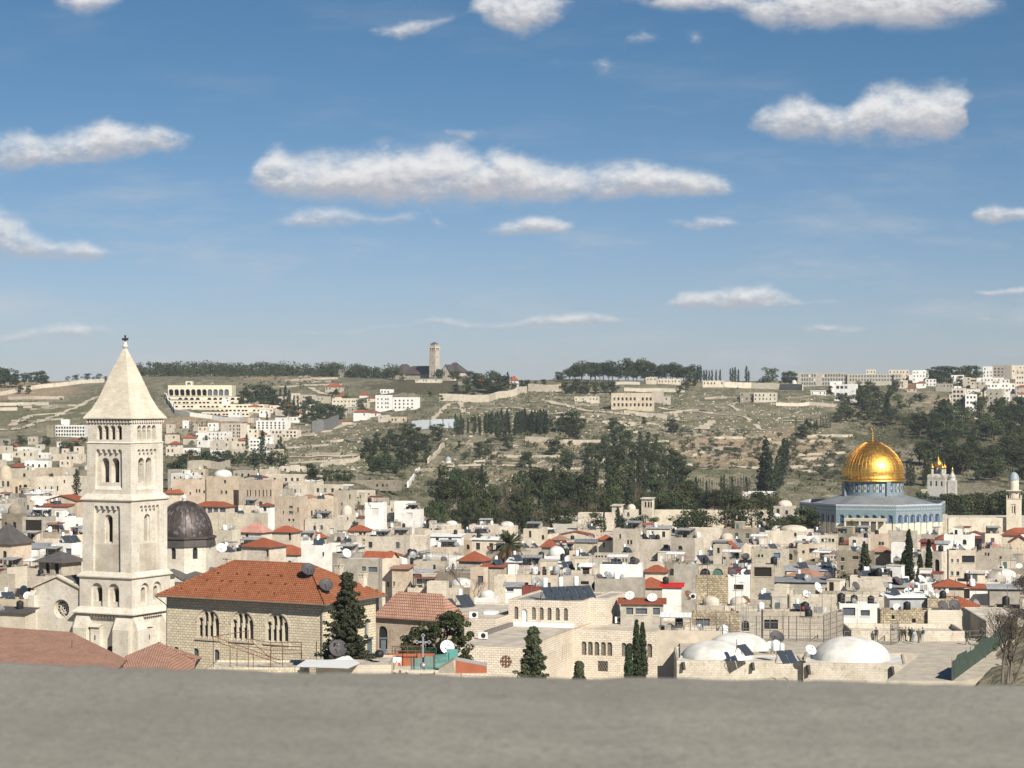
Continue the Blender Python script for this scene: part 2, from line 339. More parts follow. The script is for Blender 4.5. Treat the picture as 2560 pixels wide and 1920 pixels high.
MT['beige']=plain('beige_plaster',(.60,.52,.415),.9,noise=.25,var=.12)
MT['rubble']=stone('rubble_stone',(.50,.41,.28),(.27,.22,.155),(.20,.165,.12),bw=.5,bh=.32,ms=.05,stain=.3,bump=.4,blotch=(.55,.49,.38))
MT['roof']=plain('dusty_roof_surface',(.55,.495,.41),.95,noise=.4,var=.14,scale=.5)
MT['roofw']=plain('whitewashed_roof',(.64,.625,.58),.9,noise=.36,var=.06,scale=.5)
MT['roofg']=plain('grey_roof_felt',(.34,.335,.32),.9,noise=.3,var=.14,scale=.5)
MT['tile']=tiles('orange_roof_tiles',(.43,.17,.08),(.33,.12,.056),(.11,.038,.02),bh=.42,ms=.05)
MT['tilefar']=tiles('red_roof_tiles',(.38,.115,.058),(.30,.09,.045),(.18,.055,.03),var=.16)
MT['tileold']=tiles('weathered_roof_tiles',(.50,.305,.225),(.42,.235,.165),(.15,.08,.055),bh=.46,ms=.055,patch=(.46,.13,.05))
MT['pink']=plain('faded_pink_roof',(.50,.25,.20),.9,noise=.3)
MT['darkred']=plain('dark_red_sheet_roof',(.20,.055,.04),.7,noise=.25,var=.15)
MT['tin']=plain('corrugated_tin',(.42,.43,.43),.55,.35,noise=.35,var=.25)
MT['leadgrey']=plain('dark_grey_roof',(.105,.095,.09),.6,noise=.3,var=.05)
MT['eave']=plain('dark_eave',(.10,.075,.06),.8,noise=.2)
MT['greens']=plain('green_shutter',(.06,.14,.11),.7);MT['blues']=plain('blue_shutter',(.10,.17,.25),.7)
MT['pane']=plain('dark_window',(.035,.036,.04),.25,0,.5,noise=.3)
MT['paneb']=plain('blue_grey_window',(.10,.12,.14),.25,0,.5,noise=.3)
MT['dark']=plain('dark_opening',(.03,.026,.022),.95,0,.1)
MT['shutter']=plain('pale_shutter',(.60,.58,.54),.7)
MT['iron']=plain('dark_iron',(.05,.048,.045),.6,.3)
MT['pole']=plain('galvanised_pole',(.20,.19,.175),.6,.3)
MT['rust']=plain('rusty_iron',(.19,.085,.045),.8,noise=.4)
MT['dishw']=plain('white_dish',(.68,.68,.66),.5,noise=.1)
MT['dishg']=plain('grey_dish',(.27,.28,.28),.5,.2,noise=.2)
MT['dishd']=plain('dark_dish',(.075,.068,.072),.6,noise=.25)
MT['black']=plain('black_plastic',(.018,.018,.018),.5)
MT['tankw']=plain('white_tank',(.78,.78,.76),.45,noise=.08)
MT['solar']=plain('solar_glass',(.035,.05,.07),.22,0,.6,noise=.3,scale=3)
MT['marble']=plain('pale_marble',(.60,.55,.45),.6,noise=.15,scale=1.5)
MT['tinb']=plain('pale_blue_sheet',(.42,.46,.49),.7,noise=.2)
MT['conc2']=plain('dark_grey_wall',(.16,.16,.155),.9,noise=.3)
MT['scarlet']=plain('scarlet_awning',(.52,.025,.02),.7)
MT['gold']=None
# terrain (one sheet to the horizon)
def build_terrain():
 us=np.concatenate([np.linspace(-.62,-.30,30),np.linspace(-.295,.295,420),np.linspace(.30,.62,30)])
 Ys=np.concatenate([[4],np.geomspace(30,900,46),np.linspace(910,2300,300),np.geomspace(2330,8200,24)])
 U,YY=np.meshgrid(us,Ys);XX=U*np.maximum(YY,25)
 Z=ground(XX,np.maximum(YY,5.0));n,m=XX.shape
 me=bpy.data.meshes.new('hillside_ground')
 co=np.stack([XX,YY,Z],-1).reshape(-1,3)
 i=np.arange((n-1)*(m-1));r,c=i//(m-1),i%(m-1);a=r*m+c
 fc=np.stack([a,a+1,a+m+1,a+m],-1)
 me.from_pydata(co.tolist(),[],fc.tolist())
 me.polygons.foreach_set('use_smooth',[True]*len(fc))
 PX=HX+F*U;PY=HY-Z*F/YY
 cola=np.zeros((n,m,4));cola[...,3]=1
 def zone(ch,px,py,rx,ry,amt=1.0):
  d=np.sqrt(((PX-px)/rx)**2+((PY-py)/ry)**2)
  w_=(1-smooth(d,.35,1.35))*amt*(YY>930)
  for k in range(3):cola[...,k]=cola[...,k]*(1-w_)+(w_ if k==ch else 0)
 zone(1,120,1030,260,60,.6);zone(0,60,975,170,32,.8);zone(0,230,1075,200,18,.6)
 zone(0,520,1055,230,16,1);zone(1,700,930,300,25,.5);zone(0,720,945,160,16,.6)
 zone(2,1080,965,190,26,.9);zone(1,960,1150,150,30,.7);zone(1,830,1120,130,30,.35)
 zone(1,1180,1040,160,14,.5);zone(0,1200,1180,200,50,.55);zone(2,1240,1160,120,22,.5);zone(0,1400,1110,120,26,.5)
 zone(1,1850,1030,260,26,.45);zone(1,1780,1055,170,12,.6);zone(0,1830,1118,200,36,.9);zone(0,1870,1150,150,30,.9)
 zone(0,2020,1110,150,60,.7);zone(1,2100,1075,120,25,.6);zone(1,1780,1180,120,10,.8);zone(0,2270,1130,120,80,.55)
 zone(2,2330,1080,250,60,.8);zone(2,2520,1150,120,90,.7);zone(0,2340,1000,60,14,.6);zone(2,1320,1230,420,26,.7)
 at=me.color_attributes.new('cover','FLOAT_COLOR','POINT');at.data.foreach_set('color',cola.reshape(-1).astype(np.float32))
 m_,t,b=newmat('hillside_earth',.98,spec=.05)
 vc=t.n('ShaderNodeVertexColor',layer_name='cover');sc=t.n('ShaderNodeSeparateColor',ins={0:vc.outputs[0]})
 geo=t.n('ShaderNodeNewGeometry');p=geo.outputs['Position']
 pv=t.v('MULTIPLY',p,(1.0,.28,.8))
 nb=t.noise(pv,.022,6,.65);nm=t.noise(pv,.13,6,.68);nf=t.noise(pv,.62,5,.72)
 ps=t.v('MULTIPLY',p,(.16,.10,1.5));nl=t.noise(ps,.55,5,.62)
 rock,herb,soil,scrub=(.20,.176,.122),(.085,.085,.046),(.26,.197,.128),(.062,.062,.033)
 base=t.mix(t.ss(t.m('ADD',t.m('MULTIPLY',nm,.65),t.m('MULTIPLY',nb,.45)),.46,.64),rock,herb)
 base=t.mix(t.ss(nf,.47,.62),base,t.mix(.55,base,(.30,.27,.20)))
 base=t.mix(t.ss(nf,.67,.72),base,(.37,.335,.255));base=t.mix(t.ss(nl,.60,.66,0,.8),base,(.32,.29,.215));base=t.mix(t.ss(nl,.40,.34,0,.6),base,(.10,.10,.055))
 so=t.mix(t.ss(nm,.48,.66),soil,(.16,.14,.08));so=t.mix(t.ss(nf,.5,.66),so,(.42,.335,.235));so=t.mix(t.ss(nl,.58,.64,0,.7),so,(.44,.37,.27))
 gr=t.mix(t.ss(nm,.4,.65),(.092,.105,.052),(.17,.15,.09));gr=t.mix(t.ss(nf,.58,.68,0,.7),gr,(.36,.32,.24));gr=t.mix(t.ss(nl,.62,.68,0,.6),gr,(.40,.36,.27))
 scb=t.mix(t.ss(nf,.45,.65),scrub,(.17,.145,.09))
 def jit(ch):return t.ss(t.m('ADD',sc.outputs[ch],t.m('MULTIPLY',t.m('SUBTRACT',t.m('ADD',t.m('MULTIPLY',nm,.5),t.m('MULTIPLY',nb,.5)),.5),2.6)),.36,.60)
 col=t.mix(jit(0),base,so);col=t.mix(jit(1),col,gr);col=t.mix(jit(2),col,scb)
 sp=t.n('ShaderNodeSeparateXYZ',ins={0:p})
 town=t.ss(sp.outputs[1],930,700)
 col=t.mix(town,col,t.mix(t.ss(nf,.4,.7),(.40,.35,.27),(.28,.245,.19)))
 setc(t,b,col)
 bp=t.n('ShaderNodeBump',ins={'Strength':.8,'Distance':1.2,'Height':t.m('ADD',nm,t.m('MULTIPLY',nf,.4))})
 t.t.links.new(bp.outputs[0],b.inputs['Normal'])
 me.materials.append(m_)
 T(link('ground',me),'hilly ground of rock, dry grass and tan soil rising to the ridge','ground',kind='structure')
build_terrain()
# the ledge in front of the camera
def build_parapet():
 rng=random.Random(5)
 xs_px=[-5200,-2600,-1200,0,640,1280,1900,2560,3800,5200,7800];ys_px=[1600,1615,1628,1640,1663,1675,1684,1698,1712,1722,1735]
 cols=[];N=260
 for i in range(N+1):
  px=-5200+13000*i/N;py=float(np.interp(px,xs_px,ys_px))+1.6*math.sin(px*.006)+1.1*math.sin(px*.017+1)
  p=PZ(px,py,-.40);n=rng.uniform(-.002,.002)
  cols.append([Vector((p.x,.9,-.395)),Vector((p.x,1.6,-.398+n)),Vector((p.x,p.y-.09,-.400+n)),Vector((p.x,p.y-.035,-.405+n)),Vector((p.x,p.y-.008,-.425)),Vector((p.x,p.y,-.46)),Vector((p.x,p.y+.01,-2.2))])
 for c in cols:
  f=c[-1].x
  for q in c[:2]:q.x=f
 mb=MB();k=len(cols[0]);vs=[v for c in cols for v in c]
 mb.add(vs,[(i*k+j,(i+1)*k+j,(i+1)*k+j+1,i*k+j+1)for i in range(N)for j in range(k-1)],0,True)
 m,t,b=newmat('weathered_ledge_stone',.9,spec=.2)
 geo=t.n('ShaderNodeNewGeometry');p=geo.outputs['Position']
 n1=t.noise(t.v('MULTIPLY',p,(1.2,2.4,1)),1.6,5,.62);n2=t.noise(p,60,6,.7);n3=t.noise(t.v('MULTIPLY',p,(1,2.2,1)),8,5,.65);n4=t.noise(p,260,3,.6)
 col=t.mix(t.ss(n1,.36,.68),(.262,.248,.21),(.325,.308,.262))
 col=t.mix(t.ss(n2,.42,.66,0,.7),col,(.19,.176,.146));col=t.mix(t.ss(n3,.54,.74,0,.65),col,(.185,.173,.144))
 col=t.mix(t.ss(n4,.54,.66,0,.75),col,(.12,.11,.09));col=t.mix(t.ss(t.noise(p,90,3,.5),.68,.73,0,.8),col,(.37,.35,.29))
 setc(t,b,col)
 bp=t.n('ShaderNodeBump',ins={'Strength':.5,'Distance':.006,'Height':t.m('ADD',n2,t.m('MULTIPLY',n4,.5))});t.t.links.new(bp.outputs[0],b.inputs['Normal'])
 T(mb.build('parapet_ledge',m),'broad weathered grey stone ledge across the front of the view, out of focus','parapet')
build_parapet()
# register of placed buildings
ROOFS=[]
PLACED=[]
def reg(px0,px1,pyT,pyB,Y,short,cx=None,cy=None,zr=None,w=8,d=8,rot=0,roof='flat',pre=''):
 h=dict(px0=px0,px1=px1,pyT=pyT,pyB=pyB,Y=Y,short=short,x=cx if cx is not None else((px0+px1)/2-HX)/F*Y,y=cy if cy is not None else Y+4,zr=zr,w=w,d=d,rot=rot,roof=roof)
 PLACED.append(h);return h
MT['ashlar']=stone('pale_ashlar',(.72,.665,.57),(.62,.555,.455),(.44,.32,.225),bw=.62,bh=.30,ms=.03,stain=.12,bump=.5,var=0,blotch=(.66,.59,.49))
MT['towerstone']=stone('cream_tower_stone',(.67,.625,.545),(.61,.565,.485),(.50,.45,.375),bw=.7,bh=.34,ms=.015,stain=.22,var=0,blotch=(.52,.45,.36))
MT['toweold']=stone('pinkish_tower_stone',(.58,.525,.445),(.52,.465,.39),(.44,.385,.315),bw=.6,bh=.34,ms=.02,stain=.3,var=0,blotch=(.53,.44,.36))
MT['rustic']=stone('rusticated_stone',(.72,.64,.48),(.58,.51,.37),(.36,.30,.21),bw=.60,bh=.33,ms=.04,stain=.12,bump=.55,var=0,blotch=(.52,.46,.33))
MT['lead']=plain('dark_lead_roof',(.085,.075,.068),.55,.2,noise=.35)
FS=lambda a:[((-a,-a),(1,0)),((a,-a),(0,1)),((a,a),(-1,0)),((-a,a),(0,-1))]
# pale bell tower
def build_tower():
 Yc=303.0;s=Yc/F;zz=lambda py:-(py-HY)*s
 c=P(313,HY,Yc);zb=gz(c.x,c.y)-1
 root=empty('bell_tower',(c.x,c.y,zb),R(-26.5));ZB=zb
 T(root,'tall pale stone bell tower with pyramid spire and iron cross','bell tower')
 L=lambda py:zz(py)-ZB
 st,old=MT['towerstone'],MT['toweold']
 mb=MB();prof=[(4.22,1044),(3.8,1033),(3.36,1022),(2.63,993.6),(1.54,935.7),(.11,868)]
 ring=lambda a,z:[(-a,-a,z),(a,-a,z),(a,a,z),(-a,a,z)]
 mb.loft([ring(4.22,L(1046.5))]+[ring(a,L(p))for a,p in prof]);mb.poly(*ring(4.22,L(1046.5))[::-1])
 spire=mb.build('spire',MT['spire'],root)
 mb=MB();mb.lathe([(.1,L(872)),(.33,L(869)),(.42,L(866)),(.36,L(862.5)),(.2,L(861)),(.26,L(857)),(.1,L(854))],12);ball=mb.build('finial_ball',st,root)
 mb=MB();zc=L(848)
 mb.box(-.085,.085,-.06,.06,L(856),L(839.5));mb.box(-.42,.42,-.058,.058,zc-.085,zc+.085)
 for(x,z)in((-.42,zc),(.42,zc),(0,L(840))):mb.box(x-.1-.04*(z>zc),x+.1+.04*(z>zc),-.07,.07,z-.17+.07*(z>zc),z+.17-.07*(z>zc))
 mb.box(-.2,.2,-.066,.066,zc-.2,zc+.2);mb.build('cross',MT['iron'],root)
 def stage(name,a,py0,py1,holes,mi=0):
  mb=MB();h=L(py1)-L(py0);w_=2*a
  for(o,u)in FS(a):face(mb,(o[0],o[1],L(py0)),(u[0],u[1],0),(0,0,1),[(0,0),(w_,0),(w_,h),(0,h)],holes(w_,h,lambda p:L(p)-L(py0)),mi)
  return mb
 def scallop(x0,x1,zlo,ztop,n=5):
  pts=[(x0,zlo),(x1,zlo)];wd=(x1-x0)/n;r=wd*.40
  for i in range(n):
   cx=x1-wd*(i+.5)
   pts.append((cx+r,ztop-r-.18))
   for k in range(7):a=math.pi*k/6;pts.append((cx+r*math.cos(a),ztop-r+r*math.sin(a)))
   pts.append((cx-r,ztop-r-.18))
  return pts
 def h1(w_,h,z):
  return[(arch(w_*(.27+.155*i),z(1098),.92,z(1062.5)-z(1098)),.75,None)for i in range(4)]
 mb=stage('s1',3.72,1106,1044,h1)
 for(o,u)in FS(3.72):
  for i in range(3):
   x=2*3.72*(.27+.155*(i+.5));pz=L(1098)
   q=Vector((o[0]+u[0]*x,o[1]+u[1]*x,0))+Vector((-u[1],u[0],0))*.3
   mb.tube(q+Vector((0,0,pz)),q+Vector((0,0,L(1076))),.10,n=8);mb.box(q.x-.2,q.x+.2,q.y-.2,q.y+.2,L(1076),L(1073))
 mb.loft([ring(3.72,L(1103)),ring(3.95,L(1106.5)),ring(3.82,L(1108.5))])
 mb.poly(*ring(3.6,L(1105)),mi=0)
 mb.build('belfry_arcade',[st],root)
 mb=MB()
 for(o,u)in FS(3.98):
  for i in range(15):
   x=.25+i*(7.46/14);q=Vector((o[0]+u[0]*x,o[1]+u[1]*x,0));M=Matrix.Translation(q)@Matrix.Rotation(math.atan2(u[1],u[0]),4,'Z')
   mb.box(-.14,.14,0,.3,L(1056),L(1048),M=M)
 mb.build('corbel_course',[st],root)
 def h2(w_,h,z):
  p=scallop(w_*.19,w_*.81,z(1222),z(1121.5))
  inn=[(arch(w_*cx,z(1204),1.36,z(1143)-z(1204)),.95,None)for cx in(.385,.615)]
  return[(p,.38,inn)]
 mb=stage('s2',3.82,1234,1107,h2)
 for(o,u)in FS(3.82):
  n=Vector((u[1],-u[0],0));U=Vector((u[0],u[1],0));q=Vector((o[0],o[1],0))+U*3.82-n*.75
  mb.tube(q+Vector((0,0,L(1205))),q+Vector((0,0,L(1165))),.19,n=10);mb.lathe([(.2,0),(.42,.5)],4,(q.x,q.y,L(1166)),sm=False,ph=R(45),cap=(0,1));mb.lathe([(.34,0),(.2,.35)],8,(q.x,q.y,L(1206)))
  a0=Vector((o[0],o[1],0))+U*(.19*7.64)-n*.40;b0=Vector((o[0],o[1],0))+U*(.81*7.64)-n*.40
  zt,zl=Vector((0,0,L(1207))),Vector((0,0,L(1221.5)))
  mb.poly(a0+n*.42+zl,b0+n*.42+zl,b0-n*.3+zt,a0-n*.3+zt)
  lo=Vector((0,0,L(1224)));mb.poly(a0+n*.42+zl,a0+n*.42+lo,b0+n*.42+lo,b0+n*.42+zl)
 mb.poly(*ring(3.7,L(1224)))
 mb.build('belfry_stage',[st],root)
 def belt(name,a0,p0,a1,p1,p2,a2):
  mb=MB();mb.loft([ring(a0,L(p0)),ring(a1,L(p1)),ring(a1,L(p2)),ring(a1-.12,L(p2+1)),ring(a2,L(p2+4))]);mb.build(name,[st],root)
 belt('string_course',3.82,1232,4.52,1245,1247.5,4.25)
 def h3(w_,h,z):
  p=scallop(w_*.22,w_*.78,z(1428),z(1261))
  return[(p,.42,[(arch(w_/2,z(1354),1.42,z(1283)-z(1354)),.3,[(arch(w_/2,z(1351),.95,z(1287)-z(1351)),.55,2)])])]
 mb=MB();py0,py1,a=1428,1250,4.25;h=L(py1)-L(py0);w_=2*a
 for(o,u)in FS(a):face(mb,(o[0],o[1],L(py0)),(u[0],u[1],0),(0,0,1),[(0,0),(w_,0),(w_,h),(0,h)],h3(w_,h,lambda p:L(p)-L(py0)),0)
 mb.build('shaft_stage',[st,old,MT['dark']],root)
 for(o,u)in FS(a-.405):
  mb=MB();b_=Vector((o[0],o[1],0));U=Vector((u[0],u[1],0));l=2*(a-.405)
  mb.poly(b_+U*l*.20+Vector((0,0,L(1426))),b_+U*l*.80+Vector((0,0,L(1426))),b_+U*l*.80+Vector((0,0,L(1357))),b_+U*l*.20+Vector((0,0,L(1357))))
  mb.build('panel_infill',[old],root)
 belt('string_course',4.25,1424,4.84,1435,1437.5,4.55)
 def h4(w_,h,z):
  return[(arch(w_*cx,z(1509),1.95,z(1452)-z(1509)),.4,[(arch(w_*cx+.1,z(1498),1.0,z(1463)-z(1498)),.7,2)])for cx in(.335,.655)]
 mb=MB();py0,py1,a=1514,1440,4.55;h=L(py1)-L(py0);w_=2*a
 for(o,u)in FS(a):face(mb,(o[0],o[1],L(py0)),(u[0],u[1],0),(0,0,1),[(0,0),(w_,0),(w_,h),(0,h)],h4(w_,h,lambda p:L(p)-L(py0)),0)
 mb.build('niche_stage',[st,old,MT['dark']],root)
 belt('flared_course',4.55,1511,5.35,1524,1526.5,4.5)
 mb=MB();mb.loft([ring(4.5,L(1529)),ring(4.5,0)])
 for(o,u)in FS(4.5):
  U=Vector((u[0],u[1],0));n=Vector((u[1],-u[0],0));b_=Vector((o[0],o[1],0))
  for x0,x1 in((-.3,2.0),(6.6,9.3)):
   q0,q1=b_+U*x0,b_+U*x1;zt,zm=L(1530),L(1563)
   pr=[(-.05,zt),(.35,zt),(1.25,zm),(1.25,0),(-.05,0)]
   A=[q0+n*d_+Vector((0,0,z))for d_,z in pr];B=[q1+n*d_+Vector((0,0,z))for d_,z in pr]
   mb.poly(*A);mb.poly(*B[::-1])
   for k in range(5):mb.poly(A[k],A[(k+1)%5],B[(k+1)%5],B[k])
  q=b_+U*3.1
  M=Matrix.Translation(q)@Matrix.Rotation(math.atan2(u[1],u[0]),4,'Z');mb.box(-.75,.85,-.7,.1,0,L(1558),M=M)
  mb.poly(*[M@Vector(v)for v in((-.9,-.95,L(1560)),(1.0,-.95,L(1560)),(1.0,0,L(1553)),(-.9,0,L(1553)))])
  for i in range(9):M2=Matrix.Translation(b_+U*(2.3+i*.52))@Matrix.Rotation(math.atan2(u[1],u[0]),4,'Z');mb.box(-.15,.15,-.45,.1,L(1536),L(1530),M=M2)
  M3=Matrix.Translation(b_+U*3.15)@Matrix.Rotation(math.atan2(u[1],u[0]),4,'Z');mb.box(-.09,.09,-.715,-.5,L(1592),L(1580),mi=1,M=M3)
 mb.build('base',[st,MT['dark']],root)
 mb=MB();a=4.5;o,u=FS(a)[0];pz=[(x,-a-.012,z)for x,z in arch(.95,L(1650),1.5,L(1606)-L(1650))];mb.poly(*pz);mb.build('doorway',MT['dark'],root)
 reg(205,425,850,1655,Yc-6,'bell tower',c.x,c.y,w=11,d=11)
MT['spire']=stone('spire_stone',(.64,.585,.485),(.545,.49,.395),(.42,.37,.29),bw=.8,bh=.30,ms=.012,stain=.2,var=0,blotch=(.56,.48,.38))
build_tower()
# gabled nave with rose window
def build_nave():
 Y=303.0;s=Y/F;c=P(144,HY,Y);zb=gz(c.x,c.y)-1;rz=R(-24)
 L=lambda py:-(py-HY)*s-zb
 root=empty('church_nave',(c.x,c.y,zb),rz);T(root,'stone church nave with rose window in its gable beside the bell tower','church')
 w_=8.2;mb=MB();he,ha=L(1471),L(1444)
 zc=L(1522);r=1.36;xc=.65
 circ=[(w_/2+xc+r*math.cos(a),zc+r*math.sin(a))for a in[2*math.pi*i/28 for i in range(28)]]
 inn=[(w_/2+xc+.86*r*math.cos(a),zc+.86*r*math.sin(a))for a in[2*math.pi*i/28 for i in range(28)]]
 face(mb,(-w_/2,0,0),(1,0,0),(0,0,1),[(0,0),(w_,0),(w_,he),(w_/2,ha),(0,he)],[(circ,.35,[(inn,.55,1)])])
 D=24;mb.poly((w_/2,0,0),(w_/2,D,0),(w_/2,D,he),(w_/2,0,he));mb.poly((-w_/2,D,0),(-w_/2,0,0),(-w_/2,0,he),(-w_/2,D,he));mb.poly((w_/2,D,0),(-w_/2,D,0),(-w_/2,D,he),(0,D,ha),(w_/2,D,he))
 mb.box(-w_/2-.5,-w_/2+.55,-.75,.3,0,L(1490));mb.poly((-w_/2-.5,-.75,L(1490)),(-w_/2+.55,-.75,L(1490)),(-w_/2+.55,.0,L(1478)),(-w_/2-.5,.0,L(1478)))
 mb.build('wall',[MT['towerstone'],MT['dark']],root)
 mb=MB()
 mb.poly((-w_/2-.3,.5,he-.05),(0,.5,ha+.1),(0,D,ha+.1),(-w_/2-.3,D,he-.05));mb.poly((w_/2+.3,.5,he-.05),(w_/2+.3,D,he-.05),(0,D,ha+.1),(0,.5,ha+.1))
 mb.build('roof',MT['leadgrey'],root)
 mb=MB()
 for sgn in(-1,1):
  a=Vector((sgn*(w_/2+.35),0,he-.1));b=Vector((0,0,ha+.12));d=Vector((0,0,.28))
  for(y0,y1)in((-.28,.6),):
   A=[Vector((p.x,y,p.z))for p,y in((a,y0),(b,y0),(b,y1),(a,y1))];mb.add(A+[p+d for p in A],[(0,1,2,3),(4,7,6,5),(0,4,5,1),(2,6,7,3),(0,3,7,4),(1,5,6,2)])
 mb.build('coping',MT['spire'],root)
 mb=MB()
 def ringt(cx,cz,rr,t_,n=20):
  pts=[(cx+rr*math.cos(2*math.pi*i/n),.72,cz+rr*math.sin(2*math.pi*i/n))for i in range(n+1)];mb.path(pts,t_,5)
 ringt(xc,zc,.62,.08);ringt(xc,zc,.22,.055,12)
 for i in range(6):
  a=2*math.pi*i/6+.3;ringt(xc+.42*math.cos(a),zc+.42*math.sin(a),.17,.045,10);a+=math.pi/6
  ringt(xc+.93*math.cos(a),zc+.93*math.sin(a),.25,.06,12)
  mb.tube((xc+.62*math.cos(a+.52),.72,zc+.62*math.sin(a+.52)),(xc+1.2*math.cos(a+.52),.72,zc+1.2*math.sin(a+.52)),.05,n=5)
 mb.build('rose_tracery',MT['towerstone'],root)
 reg(85,205,1440,1570,Y,'church gable',c.x,c.y+8,w=10,d=24,rot=-24)
build_nave()
# church with dark ribbed dome behind the tower
def build_dark_dome():
 Y=352.0;s=Y/F;c=P(461,HY,Y);zb=gz(c.x,c.y)-1;L=lambda py:-(py-HY)*s-zb
 root=empty('domed_church',(c.x,c.y,zb),R(-14));T(root,'church with big dark ribbed dome on a pale octagonal drum','church')
 m,t,b=newmat('dark_dome_metal',.5,.35,.5);geo=t.n('ShaderNodeNewGeometry')
 tcn=t.n('ShaderNodeTexCoord');sp=t.n('ShaderNodeSeparateXYZ',ins={0:tcn.outputs['Object']})
 an=t.m('ARCTAN2',sp.outputs[1],sp.outputs[0]);cell=t.n('ShaderNodeTexVoronoi',ins={'Scale':1.0,'Vector':t.n('ShaderNodeCombineXYZ',ins={0:t.m('MULTIPLY',an,12.0),1:t.m('MULTIPLY',sp.outputs[2],2.0)}).outputs[0]})
 nz=t.noise(geo.outputs['Position'],.7,4,.6)
 col=t.mix(t.ss(nz,.35,.7),(.055,.043,.038),(.095,.075,.066));col=t.mix(t.ss(t.n('ShaderNodeSeparateColor',ins={0:cell.outputs['Color']}).outputs[0],.82,.9,0,.6),col,(.19,.19,.205))
 setc(t,b,col)
 mb=MB();r=4.65;z0,z1=L(1338),L(1251.5);H=z1-z0
 prof=[(r*math.cos(a)if a<1.57 else 0.02,z0+H*math.sin(a))for a in[i*math.pi/2/14 for i in range(15)]]
 mb.lathe(prof,64,mi=0)
 for k in range(28):
  a=2*math.pi*k/28;pts=[((q+.03)*math.cos(a),(q+.03)*math.sin(a),z)for q,z in prof[:-1]];mb.path(pts,.055,4)
 mb.build('dome',m,root)
 mb=MB();mb.lathe([(4.7,z0+.05),(5.3,z0-.1),(5.3,z0-.4),(5.0,z0-.55)],8,ph=R(22.5),sm=False);mb.lathe([(5.0,z0-.55),(5.2,z0-1.6),(5.2,z0-1.75),(4.95,z0-1.8)],8,ph=R(22.5),sm=False);mb.build('dome_cornice',MT['lead'],root)
 mb=MB();h=z0-1.7-(L(1409)-3);zl=L(1409)-3;A=5.0;ap=A*math.cos(R(22.5));sd=2*A*math.sin(R(22.5))
 for k in range(8):
  a=R(45*k);U=Vector((-math.sin(a),math.cos(a),0));N=Vector((math.cos(a),math.sin(a),0));O=N*ap-U*sd/2+Vector((0,0,zl))
  pn=face(mb,O,U,(0,0,1),[(0,0),(sd,0),(sd,h),(0,h)],[(arch(sd/2,L(1393)-zl,.85,L(1364.5)-L(1393)),.4,'pane')])
  q=MB();q.poly(*pn[0]);pp=pn[0];q.build('window',MT['pane'],root)
 mb.build('drum',MT['towerstone'],root)
 mb=MB();mb.lathe([(.4,z1-.1),(.34,z1+.3),(.5,z1+.4),(.3,z1+.7),(.06,z1+1.1)],10);mb.build('finial',MT['white'],root)
 mb=MB();zt=L(1432);a=8.2
 mb.box(-a,a,-a,a,0,zt-1.6);mb.build('body',MT['towerstone'],root)
 mb=MB();hip(mb,-a-.4,a+.4,-a-.4,a+.4,zt-1.5,3.4,0,0)
 for k in range(4):
  M=Matrix.Rotation(R(90*k),4,'Z');g0=[M@Vector(v)for v in((-2.7,-7.2,zt-.6),(2.7,-7.2,zt-.6),(0,-7.2,zt+.9),(0,-2.5,zt+1.2),(-2.7,-2.5,zt+.3),(2.7,-2.5,zt+.3))]
  mb.poly(g0[0],g0[2],g0[3],g0[4]);mb.poly(g0[2],g0[1],g0[5],g0[3])
 mb.build('roof',MT['leadgrey'],root)
 for k in range(4):
  mb=MB();M=Matrix.Rotation(R(90*k),4,'Z');mb.poly(*[M@Vector(v)for v in((-2.6,-7.0,zt-3),(2.6,-7.0,zt-3),(2.6,-7.0,zt-.6),(0,-7.0,zt+.8),(-2.6,-7.0,zt-.6))]);mb.build('dormer_gable',MT['towerstone'],root)
 reg(405,560,1250,1452,Y-8,'dark dome',c.x,c.y,w=17,d=17)
build_dark_dome()
